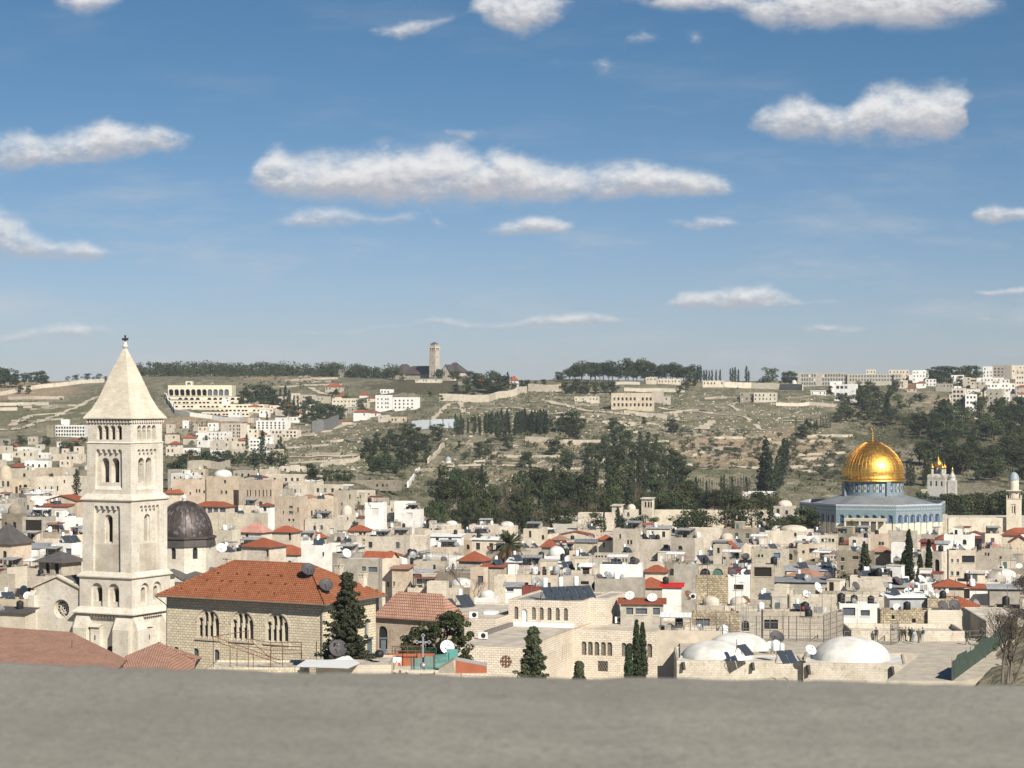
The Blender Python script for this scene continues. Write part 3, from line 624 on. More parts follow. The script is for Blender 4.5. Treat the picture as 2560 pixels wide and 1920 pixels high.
# long house with orange hipped roof
def ray_plane(px,py,p0,n):
 d=P(px,py,1.0);k=Vector(p0).dot(n)/d.dot(n);return d*k
def build_red_house():
 rz=R(-28);e1=Vector((math.cos(rz),math.sin(rz),0));e2=Vector((-math.sin(rz),math.cos(rz),0))
 Nc=Vector((-22.9,260,0));L_,W_=25.9,14.4;ov=1.0;ze=-25.1
 c=Nc-e1*L_/2+e2*ov;zb=gz(c.x,c.y+5)-1.5
 root=empty('long_stone_house',(c.x,c.y,zb),rz);T(root,'long rusticated stone house with big orange hipped tile roof and arched triple windows','house')
 w_,d_=L_-2*ov,W_-2*ov;h=ze-zb-.05
 holes=[];cols=[];wins=[]
 for f in(.275,.495,.715):
  cx=w_*f;z0=h-1.45-3.75
  lan=[(arch(cx+dx,z0+.28,.70,hh,6),.45,'pane')for dx,hh in((-1.22,2.35),(-.41,3.15),(.41,3.15),(1.22,2.35))]
  holes.append((arch(cx,z0,3.4,3.75,14),.14,lan));cols+=[(cx+dx,z0)for dx in(-.82,0,.82)]
 for f in(.065,.195,.33):holes.append((arch(w_*f,h-8.1,.85,1.6),.2,'pane'))
 mb=MB();pn=face(mb,(-w_/2,0,0),(1,0,0),(0,0,1),[(0,0),(w_,0),(w_,h),(0,h)],holes,0,1)
 sh=[(arch(d_*f,h-5.0,.95,2.1),.3,'pane')for f in(.2,.4,.62,.82)]+[(arch(d_*f,h-9.5,.95,2.0),.3,'pane')for f in(.3,.7)]
 pn+=face(mb,(w_/2,0,0),(0,1,0),(0,0,1),[(0,0),(d_,0),(d_,h),(0,h)],sh,0,1)
 mb.poly((w_/2,d_,0),(-w_/2,d_,0),(-w_/2,d_,h),(w_/2,d_,h));mb.poly((-w_/2,d_,0),(-w_/2,0,0),(-w_/2,0,h),(-w_/2,d_,h))
 mb.build('wall',[MT['rustic'],MT['pale']],root)
 for k,f in enumerate((.275,.495,.715)):
  cx=-w_/2+w_*f;z0=h-1.45-3.75;q=MB()
  q.box(cx-1.95,cx+1.95,-.16,.12,z0-.22,z0+.02)
  for dx in(-.82,0,.82):
   q.tube((cx+dx,.02,z0+.25),(cx+dx,.02,z0+1.85),.065,n=8);q.lathe([(.08,0),(.15,.35)],4,(cx+dx,.02,z0+1.85),sm=False,ph=R(45));q.lathe([(.13,0),(.08,.2)],8,(cx+dx,.02,z0+.02))
  n=14;a_in,a_out=1.72,1.98;zc=z0+3.75-1.7
  for i in range(n):
   t0,t1=math.pi*i/n,math.pi*(i+1)/n
   p=[(cx+rr*math.cos(t),y,zc+rr*math.sin(t))for t in(t0,t1)for rr in(a_in,a_out)for y in(-.05,.03)]
   q.add(p,[(0,4,6,2),(2,6,7,3),(0,1,5,4)])
  sur=q.build('window_surround',MT['pale'],root)
  for j in range(4):
   qq=MB();qq.poly(*pn[k*4+j]);qq.build('lancet_pane',MT['pane'],sur)
 for p in pn[12:]:qq=MB();qq.poly(*p);qq.build('window',MT['paneb'],root)
 mb=MB();rise=4.25;a,b=hip(mb,-L_/2,L_/2,-ov,W_-ov,h+.05,rise,0,1)
 for row,n in((.22,9),(.45,9),(.66,7)):
  for i in range(n):
   x=-L_/2+L_*(.13+.68*(i+(.25 if row>.4 else 0))/n);y=-ov+(W_/2)*row;z=h+.05+rise*row
   if abs(x)<L_/2-(W_/2)*row-.8:x+=(i*7%5-2)*.18;mb.box(x-.13,x+.13,y-.16,y+.16,z+.0,z+.13,mi=0)
 for p,q in(((-L_/2,-ov),a),((L_/2,-ov),b),((L_/2,W_-ov),b),((-L_/2,W_-ov),a)):mb.tube((p[0],p[1],h+.08),(q.x,q.y,q.z+.03),.13,n=6)
 mb.tube(a,b,.13,n=6)
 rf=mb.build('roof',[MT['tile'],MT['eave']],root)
 mb=MB();mb.path([(-L_/2,-ov-.08,h-.02),(L_/2+.08,-ov-.08,h-.02),(L_/2+.08,W_-ov,h-.02)],.10,6);mb.path([(L_/2-.1,-ov,h-.1),(w_/2-.1,-.12,h-1.0),(w_/2-.1,-.12,0)],.06,5);mb.path([(-L_/2+.1,-ov,h-.1),(-w_/2+.1,-.12,h-1.2),(-w_/2+.1,-.12,0)],.06,5);mb.build('gutter',MT['pole'],root)
 for x,y,hh in((-8.3,8.2,1.7),(8.2,9.5,1.8),(10.0,8.6,1.2),(10.6,11.4,1.7)):
  cz=h+.05+rise*max(0,min((W_-ov-y)/(W_/2),(y+ov)/(W_/2),(L_/2-abs(x))/(W_/2)))-.5
  mb=MB();mb.box(x-.42,x+.42,y-.42,y+.42,cz,cz+hh);mb.box(x-.52,x+.52,y-.52,y+.52,cz+hh+.35,cz+hh+.47)
  for q in((-.36,-.36),(.36,-.36),(.36,.36),(-.36,.36),(0,-.36),(.36,0)):mb.box(x+q[0]-.09,x+q[0]+.09,y+q[1]-.09,y+q[1]+.09,cz+hh,cz+hh+.35)
  mb.build('chimney',MT['pale'],rf)
 reg(389,964,1400,1665,256,'long orange roof',(c+e2*6).x,(c+e2*6).y,w=26,d=15,rot=-28)
 return root,rz,(L_,W_,ov,h+.05,rise)
RED=build_red_house()
# modern pale-stone complex with flat roofs
def winpart(pn,root,mat=None,name='window',bars=False):
 for p in pn:
  q=MB();q.poly(*p)
  if bars:
   P0,P1,P3=Vector(p[0]),Vector(p[1]),None
   zt=max(v[2]for v in p);U=(P1-P0);N=Vector((U.y,-U.x,0)).normalized();H=zt-P0.z;b=P0+N*.05
   for i in range(-4,4):
    for sg in(1,-1):
     x0,x1=i/4,i/4+H/U.length*.55
     if sg<0:x0,x1=1-x0,1-x1
     lo,hi=(0,1)
     pts=[(x0+(x1-x0)*k/10,k/10)for k in range(11)];pts=[t for t in pts if-.01<=t[0]<=1.01]
     if len(pts)>1:q.tube(b+U*pts[0][0]+Vector((0,0,H*pts[0][1])),b+U*pts[-1][0]+Vector((0,0,H*pts[-1][1])),.018,n=3,mi=1)
  q.build(name,[mat or MT['pane'],MT['pale']],root)
def block(mb,x0,x1,y0,y1,z0,z1,fh=(),rh=(),lh=(),par=.25,ph=.35,mi=0,rmi=1):
 """a flat-roofed block with parapet; holes for the front (-y) and right (+x) walls; returns panes"""
 h=z1-z0;w_=x1-x0;d=y1-y0
 pn=face(mb,(x0,y0,z0),(1,0,0),(0,0,1),[(0,0),(w_,0),(w_,h),(0,h)],fh,mi)
 pr=face(mb,(x1,y0,z0),(0,1,0),(0,0,1),[(0,0),(d,0),(d,h),(0,h)],rh,mi)
 pl=face(mb,(x0,y1,z0),(0,-1,0),(0,0,1),[(0,0),(d,0),(d,h),(0,h)],lh,mi)
 mb.poly((x1,y1,z0),(x0,y1,z0),(x0,y1,z1),(x1,y1,z1),mi=mi)
 o=[(x0,y0),(x1,y0),(x1,y1),(x0,y1)];i_=[(x0+par,y0+par),(x1-par,y0+par),(x1-par,y1-par),(x0+par,y1-par)]
 for k in range(4):
  j=(k+1)%4
  mb.poly((*o[k],z1),(*o[j],z1),(*i_[j],z1),(*i_[k],z1),mi=mi);mb.poly((*i_[k],z1),(*i_[j],z1),(*i_[j],z1-ph),(*i_[k],z1-ph),mi=mi)
 mb.poly(*[(*q,z1-ph)for q in i_],mi=rmi)
 return pn,pr,pl
def build_complex():
 C=PZ(1434,1573,-31.3);rz=R(-17.5);zb=-45.0
 root=empty('stone_complex',(C.x,C.y,zb),rz);T(root,'modern pale ashlar building with stepped flat roofs and grilled arched windows','building')
 tz=-31.3-zb
 slits=[(rect(22.9*f,tz-3.7,.5,1.9),.3,'pane')for f in(.76,.805,.85,.895,.94)]+[(rect(22.9*f,tz-3.9,.42,1.9),.3,'pane')for f in(.50,.533,.567,.60)]
 mb=MB();pn,pr,pl=block(mb,-10.4,0,-22.9,6,0,tz,(),slits,par=.4,ph=.25);mb.build('wall',[MT['ashlar'],MT['roof']],root);winpart(pr,root)
 mb=MB();cx,cz,y=-2.35,tz-1.75,-23.02
 mb.box(cx-.68,cx+.68,y,y+.1,cz-.07,cz+.07);mb.box(cx-.07,cx+.07,y-.004,y+.1,cz-.68,cz+.68)
 for sx in(-1,1):
  for sz in(-1,1):mb.box(cx+sx*.4-.2,cx+sx*.4+.2,y,y+.1,cz+sz*.42-.045,cz+sz*.42+.045);mb.box(cx+sx*.4-.045,cx+sx*.4+.045,y-.004,y+.1,cz+sz*.42-.24,cz+sz*.42+.24)
 for sx in(-1,1):mb.box(cx+sx*.68-.04,cx+sx*.68+.04,y,y+.1,cz-.2,cz+.2);mb.box(cx-.2,cx+.2,y,y+.1,cz+sx*.68-.04,cz+sx*.68+.04)
 mb.build('wall_cross',MT['rust'],root)
 fx=lambda px:(px-1434)/(1676-1434)*13.5
 fh=[(arch(fx(px),tz-3.45,.72,1.85,6),.3,'pane')for px in(1460,1476,1492.5,1509,1525,1561,1576,1592,1625)]+[(rect(fx(1508),tz-5.6,1.4,1.4),.15,'pane')]
 rh=[(rect(.9+i*1.45,tz-1.75,.55,.95),.3,'pane')for i in range(8)]
 mb=MB();pn,pr,pl=block(mb,0,13.5,0,16,0,tz+.02,fh,rh,par=.4,ph=.25);mb.build('wall',[MT['ashlar'],MT['roof']],root);winpart(pn,root,bars=True);winpart(pr,root)
 ux=lambda px:(px-1290)/(1434-1290)*10.6
 uh=[(arch(ux(px),.95,.62,1.75,6),.25,'pane')for px in(1305.5,1340,1355.5,1371,1387,1403)]+[(arch(ux(1322),.05,.78,2.35,6),.2,'pane')]
 mb=MB();pn,pr,pl=block(mb,-10.6,0,4,19,tz-.25,tz+3.45,uh,(),par=.3,ph=.2,rmi=1);mb.build('upper_wall',[MT['ashlar'],MT['roofg']],root);winpart(pn[:-1],root,bars=True)
 q=MB();q.poly(*pn[-1]);q.build('door',MT['tankw'],root)
 mb=MB();pn,pr,pl=block(mb,0,2.6,8,19,tz-.25,tz+3.55,(),[(rect(3.2,.5,.5,2.2),.2,'pane')],par=.3,ph=.2,rmi=1);mb.build('upper_wall',[MT['ashlar'],MT['roofg']],root);winpart(pr,root)
 mb=MB();pn,pr,pl=block(mb,-24,-10.4,-2.7,19.5,0,tz+1.3,(),(),par=.4,ph=.2);mb.build('wall',[MT['ashlar'],MT['roof']],root)
 mb=MB();mb.box(-9.8,-1.0,3.45,3.95,tz-.24,tz+.35);mb.build('roof_duct',MT['tankw'],root)
 mb=MB();mb.box(-10.25,-9.7,-8,3.4,tz-.24,tz+.3);mb.build('roof_duct',MT['pole'],root)
 mb=MB();mb.box(-14.6,-13,5,7,tz+1.1,tz+1.5);mb.build('skylight',MT['tankw'],root)
 reg(1021,1735,1490,1690,262,'pale stone complex',C.x,C.y+6,w=36,d=34,rot=-17)
 ROOFS.extend([(1165,1434,267,290,-31.55,'pale stone complex'),(1290,1475,293,309,-28.05,'pale stone complex'),(1020,1240,287,309,-30.2,'pale stone complex'),(1434,1735,286,299,-31.5,'pale stone complex')])
 return root,rz,zb,tz
CPX=build_complex()
def cpx(x,y,z):return Matrix.Translation((CPX[0].location))@Matrix.Rotation(CPX[1],4,'Z')@Vector((x,y,z))
# white-domed buildings in front of the plaza
def vault_dome(mb,cx,cy,z,rx,ry,rise,n=40,k=10,mi=0):
 rings=[]
 for i in range(k+1):
  a=math.pi/2*i/k;q=math.cos(a)
  rings.append([(cx+rx*q*math.cos(2*math.pi*j/n),cy+ry*q*math.sin(2*math.pi*j/n),z+rise*math.sin(a)**.9)for j in range(n)])
 mb.loft(rings,mi,True)
def build_white_domes():
 Z=-30.2;c=PZ(1850,1652,Z);zb=-43.0;rz=R(-3)
 root=empty('domed_house',(c.x,c.y,zb),rz);T(root,'low stone building with two whitewashed domes and blind arches in its wall','domed house')
 tz=Z-zb;mb=MB();w_=14.6
 fh=[(arch(w_/2+dx,tz-3.4,.95,1.5,8),.12,2)for dx in(3.75,5.1)]
 pn=block(mb,-w_/2,w_/2,0,14,0,tz,fh,(),par=.25,ph=.12);mb.build('wall',[MT['cream'],MT['roofw'],MT['pale']],root)
 mb=MB();vault_dome(mb,-2.4,4.6,tz-.3,4.3,4.3,2.1);mb.build('dome',MT['roofw'],root)
 mb=MB();vault_dome(mb,0.4,11,tz-.3,3.9,3.2,2.4);mb.build('dome',MT['roofw'],root)
 for x in(-w_/2+.7,w_/2-5.9):mb=MB();mb.tube((x,-.2,tz-.2),(x+.12,-.55,tz-1.0),.22,.2,8);mb.build('rain_spout',MT['iron'],root)
 reg(1690,2011,1592,1690,c.y-2,'twin white domes',c.x,c.y+7,w=15,d=14)
 c=PZ(2136,1658,Z);rz=R(-9)
 root2=empty('domed_house',(c.x,c.y,zb),rz);T(root2,'stone building with one broad whitewashed dome beside the plaza','domed house')
 mb=MB();w_=11.6;block(mb,-w_/2,w_/2,0,11.5,0,tz,(),(),par=.25,ph=.12);mb.build('wall',[MT['cream'],MT['roofw']],root2)
 mb=MB();vault_dome(mb,-.35,5.3,tz-.3,4.55,4.5,2.75);mb.build('dome',MT['roofw'],root2)
 mb=MB();vault_dome(mb,-4.4,7.2,tz-.3,1.6,2.6,.9);mb.build('small_vault',MT['roofw'],root2)
 for x in(-w_/2+.5,w_/2-1.6):mb=MB();mb.tube((x,-.2,tz-.3),(x+.2,-.5,tz-1.35),.24,.2,8);mb.build('rain_spout',MT['iron'],root2)
 reg(2011,2312,1595,1690,c.y-2,'broad white dome',c.x,c.y+6,w=12,d=12)
 c=PZ(2326,1652,-32.5)
 return root,root2
WD=build_white_domes()
# tiled roofs just below the ledge, left
def build_near_roofs():
 def roofquad(name,label,pts,under,mat,short,extra=None):
  c=sum(pts,Vector())/len(pts);zb=gz(c.x,c.y)-1;root=empty('tiled_house',(c.x,c.y,zb));T(root,label,'house')
  mb=MB();lp=[p-Vector((c.x,c.y,zb))for p in pts];mb.poly(*lp,mi=0)
  lo=[p-Vector((0,0,.18))for p in lp]
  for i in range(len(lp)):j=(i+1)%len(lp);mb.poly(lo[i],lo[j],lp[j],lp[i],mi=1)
  if extra:extra(mb,lambda p:Vector(p)-Vector((c.x,c.y,zb)))
  mb.build('roof',[mat,MT['eave']],root)
  mb=MB();k=[Vector((p.x*.96,p.y*.96,p.z-.25))for p in lp]
  for i in range(len(k)):j=(i+1)%len(k);mb.poly((k[i].x,k[i].y,0),(k[j].x,k[j].y,0),k[j],k[i])
  mb.build('wall',MT['cream'],root);return root
 A=P(-160,1556,262);B=P(178,1580,252);Cc=P(318,1648,238);D=P(250,1720,222);E=P(-200,1740,222)
 roofquad('a','weathered pink-orange tile roof sloping toward the ledge at the left edge',[E,D,Cc,B,A],None,MT['tileold'],'near tile roof')
 def back(mb,f):
  mb.poly(f(P(395,1606,262)),f(P(490,1650,258)),f(P(505,1643,270)),mi=0)
  mb.tube(f(P(395,1606,262)),f(P(490,1650,258)),.12,n=5)
 A=P(395,1606,262);B=P(490,1652,258);Cc=P(470,1730,238);D=P(290,1730,236);E=P(312,1640,254)
 roofquad('b','second weathered tile roof with a ridge, below the bell tower',[D,Cc,B,A,E],None,MT['tileold'],'tile roof below tower',back)
 mb=MB();p=P(180,1650,243);mb.tube(p-Vector((0,0,1)),p+Vector((0,0,2.3)),.035,n=5);mb.box(p.x-.16,p.x+.16,p.y-.05,p.y+.05,p.z-.3,p.z+.5)
 T(mb.build('vent_pole',MT['iron']),'thin dark pole standing on the near weathered tile roof','pole')
 reg(-200,330,1560,1700,235,'near tile roof');reg(300,510,1606,1700,240,'tile roof below tower')
build_near_roofs()
# golden-domed octagonal shrine
def build_shrine():
 Y=700.0;s=Y/F;c=P(2182,HY,Y);L0=P(0,1338,Y-25).z;zb=L0-1
 L=lambda py,y=Y:-(py-HY)*y/F-zb
 root=empty('domed_shrine',(c.x,c.y,zb),R(-15.2));T(root,'octagonal blue-tiled shrine with large golden dome','shrine')
# materials
 m,t,b=newmat('gold_leaf',.30,1.0,.5);tcn=t.n('ShaderNodeTexCoord');sp=t.n('ShaderNodeSeparateXYZ',ins={0:tcn.outputs['Object']})
 an=t.m('ARCTAN2',sp.outputs[1],sp.outputs[0])
 pv=t.n('ShaderNodeCombineXYZ',ins={0:t.m('MULTIPLY',an,10.5),1:t.m('MULTIPLY',sp.outputs[2],1.0)}).outputs[0]
 br=t.n('ShaderNodeTexBrick',ins={'Vector':pv,'Color1':(.86,.50,.115,1),'Color2':(.70,.37,.07,1),'Mortar':(.42,.20,.035,1),'Scale':1.0,'Mortar Size':.05,'Mortar Smooth':.4,'Bias':-.2,'Brick Width':1.1,'Row Height':.95});br.offset=0.0
 setc(t,b,br.outputs['Color'])
 nz=t.noise(pv,.9,2,.5)
 t.t.links.new(t.ss(nz,.3,.7,.36,.48),b.inputs['Roughness'])
 bp=t.n('ShaderNodeBump',ins={'Strength':.35,'Distance':.05,'Height':t.m('ADD',t.m('MULTIPLY',br.outputs['Fac'],-1.0),t.m('MULTIPLY',nz,.8))});t.t.links.new(bp.outputs[0],b.inputs['Normal'])
 MT['gold']=m
 def tilemat(name,cols,scale,rough=.5):
  m,t,b=newmat(name,rough,spec=.4);uv=t.n('ShaderNodeGroup');uv.node_tree=gu
  br=t.n('ShaderNodeTexBrick',ins={'Vector':uv.outputs[0],'Color1':(*cols[0],1),'Color2':(*cols[1],1),'Mortar':(*cols[2],1),'Scale':1.0,'Mortar Size':.05,'Brick Width':scale,'Row Height':scale*.8,'Bias':0})
  vo=t.n('ShaderNodeTexVoronoi',ins={'Vector':uv.outputs[0],'Scale':1.6/scale})
  col=t.mix(t.ss(vo.outputs['Distance'],.25,.5,0,.6),br.outputs['Color'],cols[3]);setc(t,b,col);return m
 tb=tilemat('blue_tilework',((.12,.18,.235),(.095,.145,.205),(.25,.28,.29),(.24,.275,.29)),.9)
 tg=tilemat('turquoise_tilework',((.095,.175,.19),(.075,.145,.17),(.21,.265,.265),(.16,.22,.235)),.7)
 tp=tilemat('patterned_tile_band',((.085,.115,.19),(.17,.20,.25),(.06,.085,.15),(.22,.25,.28)),.55)
 td=plain('deep_blue_tile',(.035,.075,.17),.4,noise=.3);tw=plain('pale_tile',(.42,.46,.46),.5,noise=.2);tgn=plain('olive_green_tile',(.12,.16,.08),.5,noise=.2)
 leadm=plain('weathered_lead',(.25,.268,.275),.55,.2,noise=.28,scale=.25)
# octagon walls
 A=24.8;ap=A*math.cos(R(22.5));sd=2*A*math.sin(R(22.5));zt=L(1263,Y-23);zm=L(1309,Y-23);z0=0.0
 H=zt
 def facefr(k):
  a=R(-90+45*k);N=Vector((math.cos(a),math.sin(a),0));U=Vector((-math.sin(a),math.cos(a),0));return N,U
 mb=MB();walls=MB();trims=MB();arches=MB();bands=MB()
 for k in range(8):
  N,U=facefr(k);O=N*ap-U*sd/2
  walls_h=[];w7=sd/7.4
  za=zm-0.3
  for i in range(7):
   cx=sd/2+(i-3)*w7;big=(i==3)
   walls_h.append((arch(cx,.35,w7*(.70 if not big else .80),L(1287,Y-23)-.35,8),.5,[(arch(cx,zm,w7*.46,L(1291,Y-23)-zm,6),.22,4 if(i+k)%3 else 3)]))
  lo=[(p,d,None)for p,d,bk in walls_h]
  dado=[([(q[0],min(q[1],zm))for q in(pl[0],pl[1])]+[(pl[1][0],zm),(pl[0][0],zm)])for pl,d,bk in walls_h]
  for(x0,x1)in zip([0]+[d_[1][0]for d_ in dado],[d_[0][0]for d_ in dado]+[sd]):
   walls.poly(O+U*x0,O+U*x1,O+U*x1+Vector((0,0,zm)),O+U*x0+Vector((0,0,zm)),mi=0)
  for d_ in dado:
   x0,x1=d_[0][0],d_[1][0];B0=O-N*.4
   walls.poly(O+U*x0,O+U*x0-N*.4,O+U*x0-N*.4+Vector((0,0,zm)),O+U*x0+Vector((0,0,zm)),mi=0);walls.poly(O+U*x1-N*.4,O+U*x1,O+U*x1+Vector((0,0,zm)),O+U*x1-N*.4+Vector((0,0,zm)),mi=0)
   walls.poly(B0+U*x0,B0+U*x1,B0+U*x1+Vector((0,0,zm)),B0+U*x0+Vector((0,0,zm)),mi=0)
  zc=zm;zt2=L(1281,Y-23)
  outer=[(0,zm)]
  for pl,d,bk in walls_h:
   top=[q for q in pl[2:]][::-1];outer+=[(top[0][0],zm)]+top+[(top[-1][0],zm)]
  outer+=[(sd,zm),(sd,zt2),(0,zt2)]
  face(walls,O,U,Vector((0,0,1)),outer,(),2 if k in(0,)else 1)
  for j,(pl,d,bk)in enumerate(walls_h):
   top=[q for q in pl[2:]];f3=[O+U*q[0]+Vector((0,0,max(q[1],zm)))for q in[(pl[1][0],zm)]+top+[(pl[0][0],zm)]]
   b3=[p-N*.4 for p in f3];n=len(f3)
   walls.add(f3+b3,[(i,i+1,n+i+1,n+i)for i in range(n-1)],1)
   cx=(pl[0][0]+pl[1][0])/2;ww=pl[1][0]-pl[0][0]
   loc=O-N*.4;inner=[(q[0]-0,max(q[1],zm))for q in[(pl[1][0],zm)]+top+[(pl[0][0],zm)]]
   hole=arch(cx,zm+.25,ww*.62,max(q[1]for q in top)-zm-.55,8)
   face(walls,loc,U,Vector((0,0,1)),inner,[(hole,.18,3)],5 if j%2 else 1)
  walls.poly(*[O+U*x+Vector((0,0,z))for x,z in((0,zt2),(sd,zt2),(sd,L(1275.5,Y-23)),(0,L(1275.5,Y-23)))],mi=2)
  O2=O+N*.05;z2,z3=L(1275.5,Y-23),L(1272,Y-23)
  walls.poly(*[O2+U*x+Vector((0,0,z))for x,z in((0,zt-.35),(sd,zt-.35),(sd,zt+.02),(0,zt+.02))],mi=5)
  for i in range(30):
   x=sd*(i+.5)/30;walls.poly(*[O2+U*(x+dx)+Vector((0,0,z))for dx,z in((-.2,z2),(.2,z2),(.2,z3),(-.2,z3))],mi=5)
  walls.poly(*[O+U*x+Vector((0,0,z))for x,z in((0,z2),(sd,z2),(sd,z3),(0,z3))],mi=3)
  walls.poly(*[O+U*x+Vector((0,0,z))for x,z in((0,z3),(sd,z3),(sd,zt),(0,zt))],mi=4)
 wl=walls.build('wall',[MT['marble'],tb,tg,td,tp,tw],root)
 ringo=lambda a,z:[(a*math.cos(R(-90+45*k-22.5)),a*math.sin(R(-90+45*k-22.5)),z)for k in range(8)]
 mb=MB();mb.loft([ringo(A,zt),ringo(A,zt+.12),ringo(A-.8,zt+.12),ringo(A-.8,zt-1.6)]);mb.build('parapet',[tw],root)
 mb=MB();zd=L(1240,Y-10);mb.loft([ringo(A-.8,zt-1.35),ringo(A*.62,zt+(zd-zt)*.42),ringo(10.6,zd)])
 mb.build('roof',leadm,root)
 mb=MB();rd=10.05;z1,z2=zd-.2,L(1203,Y-8)
 mb.lathe([(rd,z1),(rd,z2)],64,mi=0)
 for kb in range(64):
  a0=2*math.pi*kb/64;a1=2*math.pi*(kb+1)/64
  if kb%8 in(0,):continue
  r_=rd+.06;q=lambda a,z:(r_*math.cos(a),r_*math.sin(a),z)
  za,zb2=z1+(z2-z1)*.28,z1+(z2-z1)*.82;odd=kb%2
  mb.poly(q(a0+.008,za),q(a1-.008,za),q(a1-.008,zb2),q(a0+.008,zb2),mi=2 if not odd else(3 if kb%4==1 else 1))
  r_+=.05;ac=(a0+a1)/2;da=.032 if not odd else .018;zc=(za+zb2)/2;dz=(zb2-za)*.36
  mb.poly(q(ac-da,zc),q(ac,zc-dz),q(ac+da,zc),q(ac,zc+dz),mi=4 if not odd else 2)
  if not odd:r_+=.04;mb.poly(q(ac-da*.5,zc),q(ac,zc-dz*.5),q(ac+da*.5,zc),q(ac,zc+dz*.5),mi=5)
 for kb in range(4):
  a=R(90*kb-90+28+6);M=Matrix.Rotation(a,4,'Z');mb.box(rd-.2,rd+.75,-.75,.75,z1,z2,mi=0,M=M)
 mb.build('drum',[tb,td,tw,tgn,tp,MT['tile']],root)
 mb=MB();zs,zt_=L(1196),L(1100.5);Hh=zt_-zs
 prof=[(10.95,zs-.75),(11.05,zs-.3),(10.7,zs-.05),(10.15,zs+.35)]
 pts=[(0,0.0),(.06,.10),(.10,.22),(.10,.33),(.045,.46),(-.06,.58),(-.2,.69),(-.37,.79),(-.55,.875),(-.75,.945),(-.9,.98),(-.99,1.0)]
 shape=[(1.0,.0),(1.015,.10),(1.01,.20),(.975,.32),(.91,.44),(.82,.56),(.70,.67),(.56,.77),(.40,.865),(.24,.94),(.10,.985),(.01,1.0)]
 prof+=[(10.05*r_,zs+.45+(Hh-.45)*z)for r_,z in shape]
 mb.lathe(prof,96,mi=0)
 for kb in range(48):
  a=2*math.pi*kb/48;q=[((r_+.01)*math.cos(a),(r_+.01)*math.sin(a),z)for r_,z in prof[3:-2]];mb.path(q,.04,4)
 mb.build('dome',MT['gold'],root)
 mb=MB();mb.tube((0,0,zt_-.1),(0,0,L(1074)),.14,.07,8)
 for p,r_ in((1096,.4),(1090,.32),(1084,.25)):mb.lathe([(.05,-r_),(r_,0),(.05,r_)],10,(0,0,L(p)))
 n=12
 for i in range(n):
  t0,t1=R(-60+300*i/n+150),R(-60+300*(i+1)/n+150);mb.tube((.55*math.cos(t0),0,L(1070)+.55*math.sin(t0)),(.55*math.cos(t1),0,L(1070)+.55*math.sin(t1)),.08,n=5)
 mb.build('finial',MT['gold'],root)
 for k in(0,1):
  N,U=facefr(k);mb=MB();M=Matrix.Translation(N*(ap))@Matrix(((U.x,-N.x,0,0),(U.y,-N.y,0,0),(0,0,1,0),(0,0,0,1)))
  if k==0:
   zq=L(1304,Y-26);mb.box(-6.6,6.6,-3.2,-.01,zq,zq+.9,M=M)
   for i in range(40):mb.box(-6.5+i*.333,-6.33+i*.333,-3.28,-3.2,zq+.1,zq+.8,mi=1,M=M)
   for x in(-6.2,-3.8,-1.6,1.6,3.8,6.2):mb.box(x-.25,x+.25,-3.1,-2.6,0,zq,M=M)
  else:
   zq=L(1300,Y-26);mb.box(-2,2,-2.4,-.01,zq,zq+.5,M=M);mb.box(-1.8,-1.5,-2.3,-2,0,zq,M=M);mb.box(1.5,1.8,-2.3,-2,0,zq,M=M)
  if k==0:mb.build('porch',[MT['marble'],MT['peach']],root)
 reg(2005,2355,1070,1334,Y-22,'golden-domed shrine',c.x,c.y,w=50,d=50)
 reg(2005,2355,1070,1338,Y-24,'golden dome',c.x,c.y,w=50,d=50)
build_shrine()
reg(2150,2640,1560,1700,300,'plaza');reg(330,1300,1600,1700,262,'near terrace')
# houses of the old town
REG={'A':(0,820),'B':(0,1200),'C':(380,880),'D':(380,1240),'E':(960,820),'G':(960,1240),'H':(1560,820),'I':(1560,1240),'J':(1920,820),'K':(1920,1240)}
def zx(r,x):return REG[r][0]+x/3.456
def zy(r,y):return REG[r][1]+y/3.456
WNAME={'cream':'cream stone','peach':'peach stone','pale':'pale stone','white':'white plastered','tan':'tan stone','grey':'grey stone','concrete':'grey concrete','beige':'beige plastered','rubble':'rubble stone','ashlar':'pale ashlar'}
def auto_wins(rng,w_,vis,d_,ph,big=False,dens=.62):
 front,side=[],[]
 rows=max(1,int((vis-.8)/3.1))if vis>2.6 else 0
 for r in range(min(rows,4)):
  drop=ph+.75+r*3.1
  n=max(1,int(w_/2.7));ar=rng.random()<.35;ww=rng.uniform(.85,1.2);hh=rng.uniform(1.25,1.75)
  for i in range(n):
   if rng.random()<dens:front.append((w_*(i+.5)/n+rng.uniform(-.35,.35),drop,ww,hh,ar))
  n=max(1,int(d_/3.2))
  for i in range(n):
   if rng.random()<dens*.6:side.append((d_*(i+.5)/n+rng.uniform(-.3,.3),drop,ww,hh,ar))
 return front,side
HOUSES=[]
